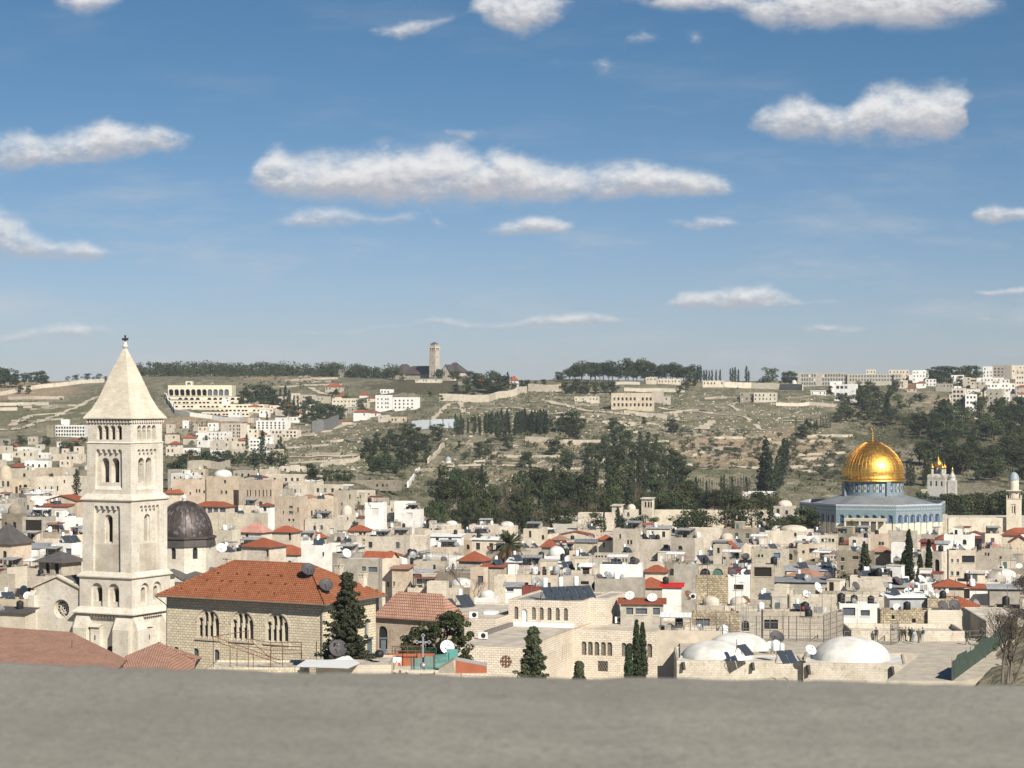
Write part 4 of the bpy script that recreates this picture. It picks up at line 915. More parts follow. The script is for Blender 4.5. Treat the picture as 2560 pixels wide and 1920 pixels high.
def build_house(name,label,cat,x,y,zb,w_,d_,h,rot,wall,roof,front,side,group=None,apex=None,roofmat=None,ph=.55,pane='pane',over=.45,rng=random,room=0.0):
 """roof: flat | hip | gable | dome | shed; h = wall height incl. parapet; apex = extra height of the roof"""
 root=empty(name,(x,y,zb),R(rot));T(root,label,cat,group)
 mb=MB();hw=w_/2;sills=[]
 def hol(lst,L_):
  out=[];last=[]
  for(u,drop,ww,hh,ar)in lst:
   u=min(max(u,ww/2+.15),L_-ww/2-.15);z0=h-drop-hh
   if z0<.2 or ww>L_-.4 or drop<.12:continue
   if any(abs(u-q[0])<(ww+q[1])/2+.08 and not(z0>q[3]+.05 or z0+hh<q[2]-.05)for q in last):continue
   last.append((u,ww,z0,z0+hh));sills.append((u,ww,z0))if lst is front else None;out.append((arch(u,z0,ww,hh,6)if ar else rect(u,z0,ww,hh),.22,'pane'))
  return out
 mats=[MT[wall],MT['pale']if wall not in('white',)else MT['white'],MT[roofmat or 'roof']]
 flat=roof in('flat','dome')
 pn=face(mb,(-hw,0,0),(1,0,0),(0,0,1),[(0,0),(w_,0),(w_,h),(0,h)]if roof!='gable' else[(0,0),(w_,0),(w_,h),(hw,h+apex),(0,h)],hol(front,w_),0,0)
 if rot<=0:
  pn+=face(mb,(hw,0,0),(0,1,0),(0,0,1),[(0,0),(d_,0),(d_,h),(0,h)],hol(side,d_),0,0);mb.poly((-hw,d_,0),(-hw,0,0),(-hw,0,h),(-hw,d_,h))
 else:
  pn+=face(mb,(-hw,d_,0),(0,-1,0),(0,0,1),[(0,0),(d_,0),(d_,h),(0,h)],hol(side,d_),0,0);mb.poly((hw,0,0),(hw,d_,0),(hw,d_,h),(hw,0,h))
 mb.poly(*([(hw,d_,0),(-hw,d_,0),(-hw,d_,h)]+([(0,d_,h+apex)]if roof=='gable' else[])+[(hw,d_,h)]))
 zr=h
 if flat:
  p=.22;o=[(-hw,0),(hw,0),(hw,d_),(-hw,d_)];i_=[(-hw+p,p),(hw-p,p),(hw-p,d_-p),(-hw+p,d_-p)]
  for k in range(4):
   j=(k+1)%4;mb.poly((*o[k],h),(*o[j],h),(*i_[j],h),(*i_[k],h));mb.poly((*i_[k],h),(*i_[j],h),(*i_[j],h-ph),(*i_[k],h-ph))
  zr=h-ph
 for(u,ww,z0)in sills:mb.box(u-hw-ww/2-.1,u-hw+ww/2+.1,-.09,.02,z0-.13,z0-.003,1)
 if flat and rng.random()<room and w_>4.5 and d_>4.5:
  a,b=rng.uniform(1.6,min(3.2,w_*.45)),rng.uniform(1.6,min(3,d_*.4));x0=rng.uniform(-hw+.5,hw-.5-a);y0=rng.uniform(.4*d_,d_-.5-b);z0=h-ph+.01;z1=z0+rng.uniform(1.7,2.5);mb.box(x0,x0+a,y0,y0+b,z0,z1,rng.choice([0,0,1]));mb.box(x0-.1,x0+a+.1,y0-.1,y0+b+.1,z1,z1+.12,2);q=MB();q.poly((x0+.4,y0-.02,z0),(x0+1.15,y0-.02,z0),(x0+1.15,y0-.02,z0+1.5),(x0+.4,y0-.02,z0+1.5));q.build('roof_door',MT[rng.choice(['dark','paneb','greens','shutter'])],root)
 mb.build('wall',mats,root)
 if flat:
  mb=MB();mb.poly(*[(*q,zr)for q in i_]);mb.build('roof',MT[roofmat or 'roof'],root)
  if roof=='dome':
   mb=MB();r=min(w_,d_)*.40;a=apex+ph
   dr=min(.9,a*.35);mb.lathe([(r,zr),(r,zr+dr)],20,(0,d_/2,0));vault_dome(mb,0,d_/2,zr+dr,r,r,a-dr,20,6);mb.build('dome',MT[('roofw' if roofmat=='roofw' else wall)],root)
 elif roof=='hip':
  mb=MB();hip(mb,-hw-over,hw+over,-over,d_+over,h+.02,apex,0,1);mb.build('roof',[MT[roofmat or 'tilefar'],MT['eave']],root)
 elif roof=='gable':
  mb=MB();t=.14;o=over;sl=apex/hw
  for sg in(-1,1):
   a=[Vector((sg*(hw+o),-o,h-o*sl)),Vector((0,-o,h+apex)),Vector((0,d_+o,h+apex)),Vector((sg*(hw+o),d_+o,h-o*sl))]
   up=Vector((0,0,t));lo=Vector((0,0,.02));mb.add([q+lo for q in a]+[q+up for q in a],[(0,1,2,3),(4,5,6,7),(0,1,5,4),(2,3,7,6),(0,3,7,4)])
  mb.build('roof',[MT[roofmat or 'tilefar']],root)
 elif roof=='shed':
  mb=MB();o=over;a=[(-hw-o,-o,h+.03),(hw+o,-o,h+.03),(hw+o,d_+o,h+(apex or .5)),(-hw-o,d_+o,h+(apex or .5))]
  mb.add(a+[(q[0],q[1],q[2]+.1)for q in a],[(3,2,1,0),(4,5,6,7),(0,1,5,4),(1,2,6,5),(2,3,7,6),(3,0,4,7)]);mb.build('roof',MT[roofmat or 'tin'],root)
  mb=MB();ap=apex or .5;mb.poly((-hw,d_,h),(-hw,0,h),(-hw,d_,h+ap));mb.poly((hw,0,h),(hw,d_,h),(hw,d_,h+ap));mb.poly((hw,d_,h),(-hw,d_,h),(-hw,d_,h+ap),(hw,d_,h+ap));mb.build('gable_end',MT[wall],root)
 for p_ in pn:q=MB();q.poly(*p_);q.build('window',MT[pane if rng.random()<.8 else rng.choice(['dark','paneb','shutter','greens','blues'])],root)
 return root,zr
def span_geom(px0,px1,Y,rot,k):
 S=(px1-px0)/F*Y;vr=rot+math.degrees(math.atan2((px0+px1)/2-HX,F))
 c,s=math.cos(R(vr)),abs(math.sin(R(vr)));w_=S/(c+k*s);d_=w_*k
 sg=1 if vr>0 else-1
 cx=((px0+px1)/2-HX)/F*Y+sg*d_*s/2
 return w_,d_,cx
def H(rg,x0,x1,yT,yB,wall='cream',roof='flat',rot=-14,short='',label='',e=None,k=.85,wins=None,swins=None,Y=None,roofmat=None,ph=.55,cat='house',name=None,pane='pane',dens=.78,group=None,far=False,over=.45,base=None):
 px0,px1,pyT,pyB=zx(rg,x0),zx(rg,x1),zy(rg,yT),zy(rg,yB);rng=random.Random(int(px0*7+pyB*13))
 pm=(px0+px1)/2
 if Y is None:Y=(hit(pm,pyB).y if far else cityY(pm,pyB))
 w_,d_,cx=span_geom(px0,px1,Y,rot,k)
 pe=zy(rg,e)if e is not None else pyT
 ztop=-(pe-HY)/F*Y;zb=min(gz(cx,Y),gz(cx,Y+d_*.5))-1.2 if base is None else base
 h=ztop-zb;vis=(pyB-pe)/F*Y
 apex=None
 if roof in('hip','gable','dome'):apex=max(.6,-(pyT-HY)/F*(Y+d_/2)-ztop)if roof!='gable' else max(.5,-(pyT-HY)/F*Y-ztop)
 if roof=='shed':apex=.5
 pp=ph if roof in('flat','dome')else 0.0
 if wins is None:f,s=auto_wins(rng,w_,vis,d_,pp,dens=dens)
 else:
  cs,sn=math.cos(R(rot)),math.sin(R(rot));c0=(cx-w_/2*cs,Y-w_/2*sn);c1=(cx+w_/2*cs,Y+w_/2*sn)
  q0,q1=HX+F*c0[0]/c0[1],HX+F*c1[0]/c1[1];f=[];s=[]
  for(wx,wy,ww,wh,ar)in wins:
   u=(zx(rg,wx)-q0)/(q1-q0)*w_
   f.append((u,(zy(rg,wy)-pe)/F*Y,ww/3.456/F*Y*w_/max(.1,(q1-q0)/F*Y),wh/3.456/F*Y,ar))
  if swins:s=[(d_*a,b,c,d2,ar)for a,b,c,d2,ar in swins]
 root,zr=build_house(name or('hillside_house' if far else{'hip':'tiled_house','shed':'sheet_roofed_house','dome':'domed_house'}.get(roof,'stone_house')),label,cat,cx,Y,zb,w_,d_,h,rot,wall,roof,f,s,group,apex,roofmat,ph,pane,over,rng)
 hh=reg(px0,px1,pyT,pyB,Y,short or label,cx-math.sin(R(rot))*d_/2,Y+math.cos(R(rot))*d_/2,zb+zr,w_,d_,rot,roof)
 hh['root']=root;HOUSES.append(hh)
 if roof in('flat','dome','shed'):ROOFS.append((px0,px1,Y,Y+d_*.9,zb+zr,short or label));return hh
# left part of the town
H('B',-130,268,375,770,'peach','hip',-22,'peach chapel','peach stone chapel with dark grey hipped roof and tall arched windows',e=552,k=1.1,roofmat='leadgrey',wins=[(40,610,34,150,1),(122,598,34,150,1),(205,588,36,160,1)],cat='chapel',name='stone_chapel')
H('B',338,700,612,830,'tan','hip',-30,'grey-roofed pavilion','low tan pavilion with dark grey pyramid roof and open bays',e=708,k=1,roofmat='leadgrey',wins=[(412,715,36,95,0),(490,715,36,95,0),(560,715,30,90,0)],pane='dark',over=.9)
H('B',486,705,545,665,'white','flat',-25,'solar-panel kiosk','small white glazed kiosk carrying solar heaters, above the grey-roofed pavilion',wins=[(520,590,50,60,0),(600,590,50,60,0)],pane='paneb',roofmat='roofg',ph=.1)
H('B',195,480,318,455,'concrete','flat',-10,'open concrete terrace','unfinished grey concrete house with one dark open bay',wins=[(290,345,140,105,0),(425,345,50,100,0)],pane='dark',ph=.2)
H('B',405,760,134,300,'peach','gable',-18,'long red-roofed house','peach house with low red roof left of the bell tower, upper of two',e=176,k=.7,wins=[(450,185,40,30,0)])
H('B',300,640,196,330,'cream','shed',-12,'lower red-roofed house','cream house with narrow red roof left of the bell tower, lower of two',e=230,k=.6,roofmat='tilefar')
H('B',15,245,205,430,'grey','dome',-20,'grey domed house','old grey stone house with a low rounded dome',e=290,k=.9,wins=[(125,360,30,55,1),(50,365,25,50,1)])
H('A',-60,157,1185,1420,'peach','dome',-15,'dark green dome','cream drum building with dark green dome at the left edge',e=1310,k=1,roofmat='leadgrey',wins=[(25,1320,22,50,1),(80,1320,22,50,1)],name='domed_chapel',cat='chapel')
H('A',155,300,1320,1420,'peach','flat',-12,'arcaded house','small peach house with dark arched openings beside the dark green dome',wins=[(175,1355,22,50,1),(218,1350,34,60,1),(262,1352,24,50,1)],pane='dark')
H('A',300,750,1285,1430,'cream','flat',-8,'long cream range','long cream stone range with a row of small windows left of the tower',k=.5,wins=[(340,1375,12,40,0),(392,1370,12,40,0),(445,1368,12,40,0),(497,1365,14,42,0),(556,1310,14,30,1)])
H('A',300,540,1210,1330,'peach','flat',-15,'peach corner house','plain peach house above the long cream range',wins=[(425,1260,14,30,0)])
H('A',98,218,1165,1240,'cream','hip',-20,'small red hip house','small house with a bright red hipped roof, upper left of the tower',e=1200,k=1)
H('A',215,445,1150,1220,'white','flat',-5,'white slab house','long white flat-roofed house with blue-grey wall, left of the tower',k=.5,roofmat='roofw')
H('B',-20,295,1030,1190,'peach','flat',-18,'peach parapet house','old peach house with stained parapet below the grey ruin',k=.9,wins=[(30,1140,40,60,1),(270,1130,40,50,1)])
H('B',60,235,945,1030,'tan','flat',-22,'roof hut','ruined tan hut on the old roofs left of the church gable')
H('B',-60,302,1150,1300,'pale','shed',-20,'dark-edged annex','pale annex with dark sloping roof beside the rose-window gable',k=.5,roofmat='leadgrey',wins=[])
H('B',-40,130,820,940,'tan','flat',-15,'tan roof house','low tan house below the peach chapel')
H('B',240,470,830,920,'tan','flat',-20,'stained wall house','stained tan house under the grey-roofed pavilion',wins=[])
H('C',112,316,1150,1290,'beige','hip',-20,'double red pagoda house','house with two-tier red hipped roof right of the bell tower',e=1222,k=.9)
H('C',365,712,1290,1395,'beige','hip',-18,'long red-roofed gallery','glazed gallery with white posts under a long red roof, behind the dark dome',e=1335,k=.45,wins=[(445,1345,40,50,0),(500,1345,40,50,0),(550,1345,40,50,0),(610,1345,50,50,0)],pane='paneb')
H('C',175,600,1100,1290,'peach','flat',-8,'long peach monastery','long peach monastery wall with scattered small windows',k=.5,wins=[(385,1185,14,30,0),(410,1185,14,30,0),(450,1195,14,25,0),(520,1165,14,30,0),(330,1210,12,26,0)])
H('C',470,755,1015,1300,'peach','dome',-20,'white-domed monastery tower','peach monastery block topped with whitewashed domes',e=1075,k=.9,roofmat='roofw',wins=[(630,1105,20,28,0),(670,1100,20,28,0),(720,1065,18,50,1),(600,1195,20,30,1),(640,1195,20,30,1)])
H('C',750,1130,1105,1340,'peach','flat',-25,'tall-windowed hall','peach stone hall with grey roof and tall narrow windows',k=.55,roofmat='roofg',ph=.15,wins=[(825,1190,12,55,1),(850,1190,12,55,1),(895,1190,12,58,1),(925,1190,12,58,1),(960,1190,12,58,1),(990,1188,12,58,1),(1030,1185,14,60,1),(1060,1185,14,60,1)])
H('C',930,1060,1302,1470,'white','hip',-20,'white red-capped house','narrow white house with small red cap roof',e=1328,k=1,wins=[(975,1340,28,35,0),(960,1400,14,30,1)])
H('C',1060,1345,1250,1560,'peach','flat',-22,'tall peach tenement','tall peach stone tenement with small scattered windows',k=.6,wins=[(1200,1330,34,16,0),(1200,1375,40,22,0),(1185,1440,20,22,0),(1220,1440,18,22,0),(1135,1375,12,24,0),(1260,1340,14,40,0),(1290,1340,12,40,0)])
H('C',1200,1310,1215,1290,'cream','dome',-15,'little cream cupola house','little cream cupola rising behind the tall peach tenement',e=1255,k=1,wins=[])
H('C',1340,1610,1270,1450,'peach','flat',-12,'rusty-peach wall house','rusty peach house with a row of dark windows in the middle',k=.6,wins=[(1380,1370,16,50,0),(1415,1365,16,50,0),(1450,1365,16,50,0),(1500,1360,14,30,0)])
H('C',1568,1770,1195,1400,'tan','flat',-18,'tan tower block','square tan tower block behind the small cream dome',wins=[(1720,1230,12,40,0),(1640,1300,14,26,0)])
H('C',1600,1765,1322,1520,'cream','dome',-15,'small cream dome','cream house with a round stone dome on a drum',e=1408,k=1,wins=[(1640,1425,12,26,1),(1690,1425,12,26,1)])
H('C',1840,2030,1300,1570,'white','flat',-10,'big white block','big pale white flat block with tall shuttered openings, left part',k=.8,roofmat='roofw',wins=[(1880,1320,22,28,1),(1925,1350,60,70,0)],pane='shutter')
H('E',90,278,1500,1655,'white','flat',-10,'white stepped block','pale white flat block with drain pipes, right of the big white block',k=.8,roofmat='roofw',wins=[(220,1610,60,30,0)],pane='shutter')
H('G',150,345,115,290,'white','flat',-12,'lower white annex','lower white annex with shuttered windows beside the dark trees',k=.7,roofmat='roofw',wins=[(220,145,50,40,0)],pane='shutter')
H('G',345,420,175,240,'peach','flat',-12,'peach stub house','small peach house with a green screen by the dark trees')
H('C',1320,1660,1440,1600,'cream','flat',-14,'arched-window house','cream stone house with three pale arched windows below the cream dome',wins=[(1405,1500,24,40,1),(1465,1495,24,40,1),(1555,1520,30,50,0)])
H('C',820,1000,1395,1480,'tan','flat',-18,'stained stone house','stained tan stone house right of the dark dome',wins=[(855,1440,16,28,1)])
H('C',470,880,1395,1500,'tan','flat',-14,'old stone terrace','old tan stone terrace wall right of the dark dome',k=.5,wins=[])
H('D',760,1035,228,410,'cream','hip',-25,'pink-roofed house','cream house with faded pink roof and hooded windows',e=315,k=.8,roofmat='pink',wins=[(820,325,26,36,1),(790,355,16,20,1)])
H('D',560,765,292,470,'cream','flat',-25,'dark-doored house','cream house with small dark doors between dark dome and pink roof',wins=[(645,385,24,40,1),(640,425,20,30,0)])
H('D',1036,1285,256,400,'beige','hip',-20,'orange porch house','house with orange hipped roof and open porch',e=312,k=.8,wins=[(1190,320,20,60,0),(1240,325,30,60,0)],pane='dark')
H('D',1335,1510,306,400,'tan','hip',-30,'tank-topped red roof','low red roof with a black water tank in front of it',e=360,k=.8)
H('D',775,1158,360,545,'cream','hip',-28,'orange pyramid house','stone house with big orange hipped roof and slit windows, above the long roof',e=440,k=.9,wins=[(1020,460,22,60,0),(1045,460,20,60,0),(1115,455,16,50,0),(910,480,1,1,0)])
H('D',1290,1558,425,545,'white','flat',-16,'white cube house','plain white cube house with dishes on its roof',roofmat='roofg',wins=[(1495,480,16,40,1)])
H('D',1690,1900,250,345,'cream','hip',-18,'small orange hip house','cream house with orange hipped roof, right of the small cream dome',e=300,k=.8,wins=[(1730,312,30,24,0),(1800,312,26,24,0),(1845,308,20,26,0)])
H('D',1690,1835,398,500,'cream','hip',-20,'cream pyramid roof house','cream house with whitewashed pyramid roof',e=440,k=.9,roofmat='roofw')
H('D',1840,2230,350,480,'cream','flat',-12,'stained long house','long stained cream house with cluttered grey roof',k=.6,roofmat='roofg')
H('D',1825,2130,488,620,'peach','gable',62,'red saddle-roof house','peach house with bright red saddle roof behind the grey prefab',e=548,k=1.6,wins=[])
H('D',1600,1990,545,760,'concrete','flat',-8,'grey prefab house','grey plastered flat-roofed house with metal-framed windows',k=.5,roofmat='roofw',ph=.1,wins=[(1630,610,44,40,0),(1830,608,34,40,0),(1915,612,76,44,0)],pane='paneb')
H('D',1990,2160,545,800,'beige','flat',-10,'beige corner tower','beige plaster corner house right of the grey prefab',k=.8,wins=[(2040,740,16,44,0)])
H('G',70,250,590,810,'peach','shed',-18,'rusty-roofed house','peach house with patchy rusty tile roof and one small window',e=630,k=.9,roofmat='tileold',wins=[(40,740,16,40,0)])
H('D',1930,2700,835,1340,'peach','hip',-31,'long tiled annex','peach stone annex with worn orange tile roof and arched doorway',e=1065,k=.38,roofmat='tileold',wins=[(1995,1140,80,200,1)],Y=285)
# middle
H('G',402,690,340,450,'white','shed',-10,'white cabin','white cabin with flat dark-edged roof and two windows',e=352,k=.6,roofmat='tankw',wins=[(460,362,28,24,0),(570,360,28,26,0)],name='roof_cabin')
H('G',400,690,440,520,'tan','flat',-10,'cabin base house','tan stone house under the white cabin',wins=[(560,440,14,30,0)])
H('G',20,400,345,470,'cream','flat',-6,'long stained house','long cream house with stained wall left of the white cabin',k=.5,wins=[(35,440,16,30,0),(155,465,14,26,0),(182,465,14,26,0)])
H('G',645,920,475,640,'cream','hip',-24,'red pyramid house','cream house with large red pyramid roof, left of the palm',e=562,k=.95,wins=[])
H('G',850,1060,570,660,'tan','shed',-14,'red lean-to','house with red lean-to roof under the palm',e=615,k=.7,roofmat='tilefar')
H('G',500,668,212,290,'cream','dome',-8,'low whitewashed dome','low whitewashed dome on a cream house before the dark trees',e=246,k=.9,roofmat='roofw',wins=[])
H('G',735,990,250,330,'cream','flat',-10,'flat house by dome','flat cream house left of the white dome and palm',roofmat='roofw')
H('G',965,1160,218,320,'cream','dome',-10,'white dome by palm','whitewashed dome house behind the palm',e=262,k=.9,roofmat='roofw',wins=[])
H('G',760,1010,368,480,'beige','shed',-14,'white-awning house','beige house with thin white awning roof left of the palm',e=380,k=.6,roofmat='tankw')
H('G',1205,1415,282,400,'pale','flat',-10,'pale block right of palm','pale stone block with a tall dark opening right of the palm',roofmat='roofw',wins=[(1262,302,20,56,0),(1390,335,22,40,1)],pane='dark')
H('G',1360,1500,366,480,'concrete','hip',-25,'bright red hip house','grey-walled house with bright red hipped roof, nearer of two',e=440,k=1,wins=[])
H('G',1450,1590,330,450,'beige','hip',-25,'brown hip house','house with brownish hipped roof behind the bright red one',e=380,k=1,roofmat='tileold')
H('G',1372,1610,430,570,'white','dome',-15,'white domed house','whitewashed domed house in front of the red hip roofs',e=520,k=.9,roofmat='roofw',wins=[])
H('G',1588,1850,368,460,'tan','shed',-8,'green-screened terrace','roof terrace with grey awning and green screen',e=400,k=.5,roofmat='tin',wins=[])
H('G',1850,1985,332,470,'cream','hip',-18,'red-capped turret','cream square turret with red pyramid cap',e=378,k=1,wins=[(1900,398,14,46,1)])
H('G',1978,2220,282,480,'cream','flat',-20,'tall cream house','tall cream house with paired windows right of the red-capped turret',k=.7,wins=[(2108,380,18,36,0),(2135,380,18,36,0),(2040,330,16,40,0)])
H('G',1815,2020,498,610,'concrete','flat',-6,'window-band house','grey house with a band of small windows below the turret',k=.7,roofmat='roofg',wins=[(1835,515,16,18,0),(1860,515,16,18,0),(1885,515,16,18,0),(1915,515,16,18,0),(1965,515,16,18,0),(1990,515,16,18,0),(1950,530,26,34,0)],pane='dark')
H('G',2010,2210,490,620,'beige','flat',-22,'beige terrace house','beige house with barred windows right of the window-band house',wins=[(2065,540,14,30,0),(2090,540,14,30,0)])
H('G',1600,1815,520,640,'cream','flat',-14,'cream arched house','cream stone house with two arched windows below the green screen',wins=[(1680,545,20,50,1),(1760,550,34,50,0)])
H('G',1070,1560,545,640,'white','shed',-6,'white canopy terrace','terrace under a long flat white canopy',e=575,k=.5,roofmat='tankw',wins=[(1430,590,40,40,0)])
H('G',1150,1480,600,700,'concrete','flat',-4,'railed terrace','grey terrace with steel frame and rail',k=.6,wins=[],roofmat='roofg')
H('G',780,1010,812,900,'white','dome',-10,'white tarpaulin vault','low white rounded vault in front of the bare tree',e=880,k=.8,roofmat='roofw',wins=[],ph=.1)
H('G',1050,1195,760,870,'white','shed',-5,'white roof hut','white roof hut with curved awning beside the complex',e=785,k=.7,roofmat='tin',wins=[(1090,800,60,26,0)])
H('G',1190,1420,780,900,'darkred','flat',-14,'red brick parapet','rusty red parapet house behind the complex roof',k=.6,wins=[])
H('G',1520,1830,690,840,'concrete','flat',-8,'grey slab house','grey concrete slab house behind the solar panels',k=.6,wins=[(1735,735,70,30,0)],pane='dark')
H('G',1700,1800,600,740,'beige','shed',-12,'beige balcony hut','beige hut with roofed balcony above the solar panels',e=612,k=.8,roofmat='tankw',wins=[(1745,622,60,60,0)],pane='dark')
H('G',1865,2240,590,720,'white','flat',-8,'white terrace house','low white terrace house crowded with dishes',k=.6,roofmat='roofg',wins=[])
H('G',1820,2260,715,870,'concrete','flat',-10,'long grey wall house','long low grey-beige house above the red awning',k=.45,wins=[])
H('G',745,900,620,770,'peach','flat',-20,'peach notch house','peach house with dark opening between bare tree and white canopy',k=.8,wins=[(880,690,50,60,0)],pane='dark')
H('G',255,560,560,660,'tan','flat',-10,'dish terrace','tan terrace house crowded with grey dishes',k=.6,roofmat='roofg',wins=[])
H('G',370,560,740,840,'cream','flat',-10,'garden wall house','low cream garden house by the bare tree',k=.6,wins=[])
H('G',255,420,660,800,'concrete','shed',-10,'tarped shed','dark shed with a green tarpaulin on its roof',e=672,k=.7,roofmat='tin',wins=[(330,690,100,70,0)],pane='dark')
# right
H('I',0,165,285,400,'cream','flat',-18,'cream cube house','cream cube house with a pair of windows left of the grey-roofed loft',k=.8,wins=[(35,380,18,30,0),(58,380,18,30,0)])
H('I',195,405,250,400,'cream','shed',-10,'grey-roofed loft','loft with grey sloping sheet roof near the esplanade trees',e=282,k=.7,roofmat='tin')
H('I',130,430,375,540,'cream','flat',-14,'square-window house','cream house with one square window below the grey-roofed loft',k=.7,wins=[(360,418,40,32,0)])
H('I',405,690,360,560,'cream','flat',-30,'slant-corner house','cream stone house with bright side wall and arched window',k=.8,wins=[(485,430,40,36,1)],swins=[(.5,2.6,.8,1.5,1)])
H('I',545,850,280,420,'cream','flat',-12,'long pale roof house','long pale flat-roofed house below the esplanade wall',k=.6,wins=[])
H('I',812,965,318,440,'tan','dome',-10,'octagonal kiosk','small tan octagonal kiosk with low pointed dome',e=375,k=1,wins=[(840,388,20,36,1),(905,385,18,34,1)])
H('I',770,905,420,560,'cream','flat',-15,'cream gallery house','cream house left of the little white gable',wins=[(815,445,22,50,1)],pane='dark')
H('I',835,985,395,520,'white','gable',-20,'little white gable house','little white gabled house with half a bright red roof',e=455,k=.8,wins=[(895,465,22,45,1)])
H('I',1100,1425,455,640,'tan','flat',-6,'double-window stone house','square tan stone house with one white shutter',k=.8,wins=[(1165,505,18,26,0),(1195,505,18,26,0),(1322,490,56,48,0)])
H('I',1288,1640,250,390,'cream','dome',-12,'broad stone dome','old cream building with one broad stone dome near the shrine',e=300,k=.9,wins=[(1480,315,22,36,1)])
H('I',1497,1700,345,420,'white','flat',-10,'white balcony house','white balcony storey on a yellowish stone house',k=.8,wins=[(1555,372,30,26,0),(1630,372,40,30,0)])
H('I',1500,1690,415,570,'peach','flat',-10,'yellow stone house','yellowish stone house with small windows under the white balcony',k=.8,wins=[(1550,470,22,28,0),(1635,452,70,40,0)])
H('I',1690,1850,338,500,'cream','flat',-14,'dark gallery house','house with a dark glazed roof gallery under a thin grey roof',k=.8,roofmat='roofg',ph=.1,wins=[(1715,368,22,30,0),(1745,368,22,30,0),(1775,368,22,30,0),(1805,368,22,30,0)],pane='dark')
H('K',595,730,475,700,'grey','flat',-14,'grey stone house','tall grey stone house with small framed windows left of the thin conifer',k=.9,wins=[(645,530,30,34,0),(640,600,24,40,0)])
H('K',700,885,360,480,'cream','flat',-16,'arched cream house','cream house with small arched windows in front of the shrine',k=.8,wins=[(745,380,30,40,0),(830,388,24,34,1)])
H('K',725,920,480,700,'grey','flat',-12,'weathered stone house','weathered grey house behind the thin conifer',k=.7,wins=[(755,520,50,30,0),(760,630,40,60,1)])
H('K',875,1045,330,460,'peach','flat',-12,'peach house by shrine','peach plastered house with paired windows in front of the shrine',k=.8,wins=[(965,395,20,30,0),(990,395,20,30,0)])
H('K',890,1072,428,620,'grey','hip',-18,'brown hip-roof house','dark stone house with brown hipped roof left of the tall cypresses',e=482,k=1,roofmat='tileold',wins=[])
H('K',1065,1195,405,630,'white','flat',-22,'white arched house','white house with a dark arched window beside the tall cypresses',k=.8,wins=[(1112,520,42,58,1),(1115,585,22,24,0)])
H('K',1035,1290,305,420,'concrete','flat',-14,'grey block by shrine','grey plaster block right before the shrine',k=.6,wins=[])
H('K',1340,1545,478,740,'cream','flat',-34,'pointed-arch house','cream house with tall pointed arch right of the tall cypresses',k=.7,wins=[(1460,545,40,110,1),(1400,560,30,60,1)],pane='dark')
H('K',1545,1790,468,720,'beige','flat',-6,'beige plastered house','plain beige plastered house with a white patch and four windows',k=.8,wins=[(1590,545,18,28,0),(1640,545,18,28,0),(1590,652,24,36,0),(1640,652,26,36,0),(1735,515,110,60,0)],pane='pane')
H('K',1785,2110,455,640,'tan','flat',-12,'low tan stone house','low tan stone house with a pair of windows at the right',k=.6,wins=[(1880,490,16,30,0),(1905,490,16,30,0),(2010,520,20,24,0)])
H('K',2090,2260,345,560,'peach','gable',-12,'peach gable house','peach gabled house with red-trimmed roof at the right edge',e=400,k=1,wins=[(2150,500,20,30,1),(2185,495,20,40,1)])
H('K',2025,2172,290,400,'beige','hip',-18,'red cap house','house with red pyramid roof beside the minaret foot',e=338,k=1)
H('K',1318,1462,350,450,'darkred','shed',-20,'dark red shed','dark red sheet-metal shed right of the shrine',e=400,k=.8,roofmat='darkred',wins=[])
H('K',1455,1560,400,460,'white','shed',-14,'white shed','small white shed beside the dark red shed',e=412,k=.8,roofmat='tin',wins=[])
H('K',1432,1692,716,880,'beige','hip',-12,'red-roofed kiosk','square beige kiosk with red pyramid roof in the right foreground',e=785,k=.95,wins=[])
H('K',1740,1905,775,870,'white','shed',-10,'red-edged white hut','white hut with narrow red roof edge right of the red-roofed kiosk',e=800,k=.8,roofmat='tilefar',wins=[])
H('K',1900,2215,760,890,'concrete','shed',-6,'long grey roof','long low building with grey sheet roof at the right edge',e=805,k=.5,roofmat='tin',wins=[])
H('K',1005,1365,845,995,'tin','shed',4,'grey metal shed','grey corrugated metal shed with white sheets on top',e=880,k=.6,roofmat='tankw',wins=[],name='metal_shed',cat='shed')
H('K',1020,1260,765,850,'tan','shed',-6,'dark-fronted shelter','low shelter with dark open front behind the grey metal shed',e=790,k=.6,roofmat='roofg',wins=[(1140,795,200,40,0)],pane='dark')
H('K',1360,1645,885,1000,'rubble','flat',-4,'rough stone enclosure','rough rubble stone enclosure with laundry above it',k=.6,wins=[])
H('K',945,1385,985,1115,'rubble','flat',-2,'old rubble wall house','old rubble stone house with two small square holes',k=.5,wins=[(1080,1030,26,34,0),(1260,1060,34,36,0)],pane='dark')
H('K',1370,1672,985,1120,'pale','flat',-6,'plain pale wall house','plain pale yellow rendered block beside the rubble house',k=.5,wins=[])
H('K',1672,2260,1085,1175,'tan','flat',-3,'broad dusty roof','broad dusty flat roof behind the plaza wall at the right',k=3.4,wins=[],ph=.1)
H('K',600,960,930,1060,'white','flat',-4,'white courtyard house','whitewashed courtyard house with grey gates',k=.6,roofmat='roofg',wins=[(700,965,110,70,0),(840,985,80,50,0)],pane='paneb')
H('K',165,1000,870,960,'cream','flat',-3,'long cream parapet house','very long low cream house under the two big dishes',k=.3,wins=[])
H('K',-60,650,1000,1110,'tan','flat',-3,'caged stone house','long tan stone house behind the wire cage',k=.35,wins=[(-40,1070,120,80,0)])
H('K',640,1690,1165,1246,'cream','flat',-2,'plaza terrace house','low cream terrace behind the waiting soldiers',k=.62,wins=[])
H('K',55,185,765,930,'pale','flat',-24,'bright corner wall','bright pale corner wall house below the tin sheds',k=.8,wins=[])
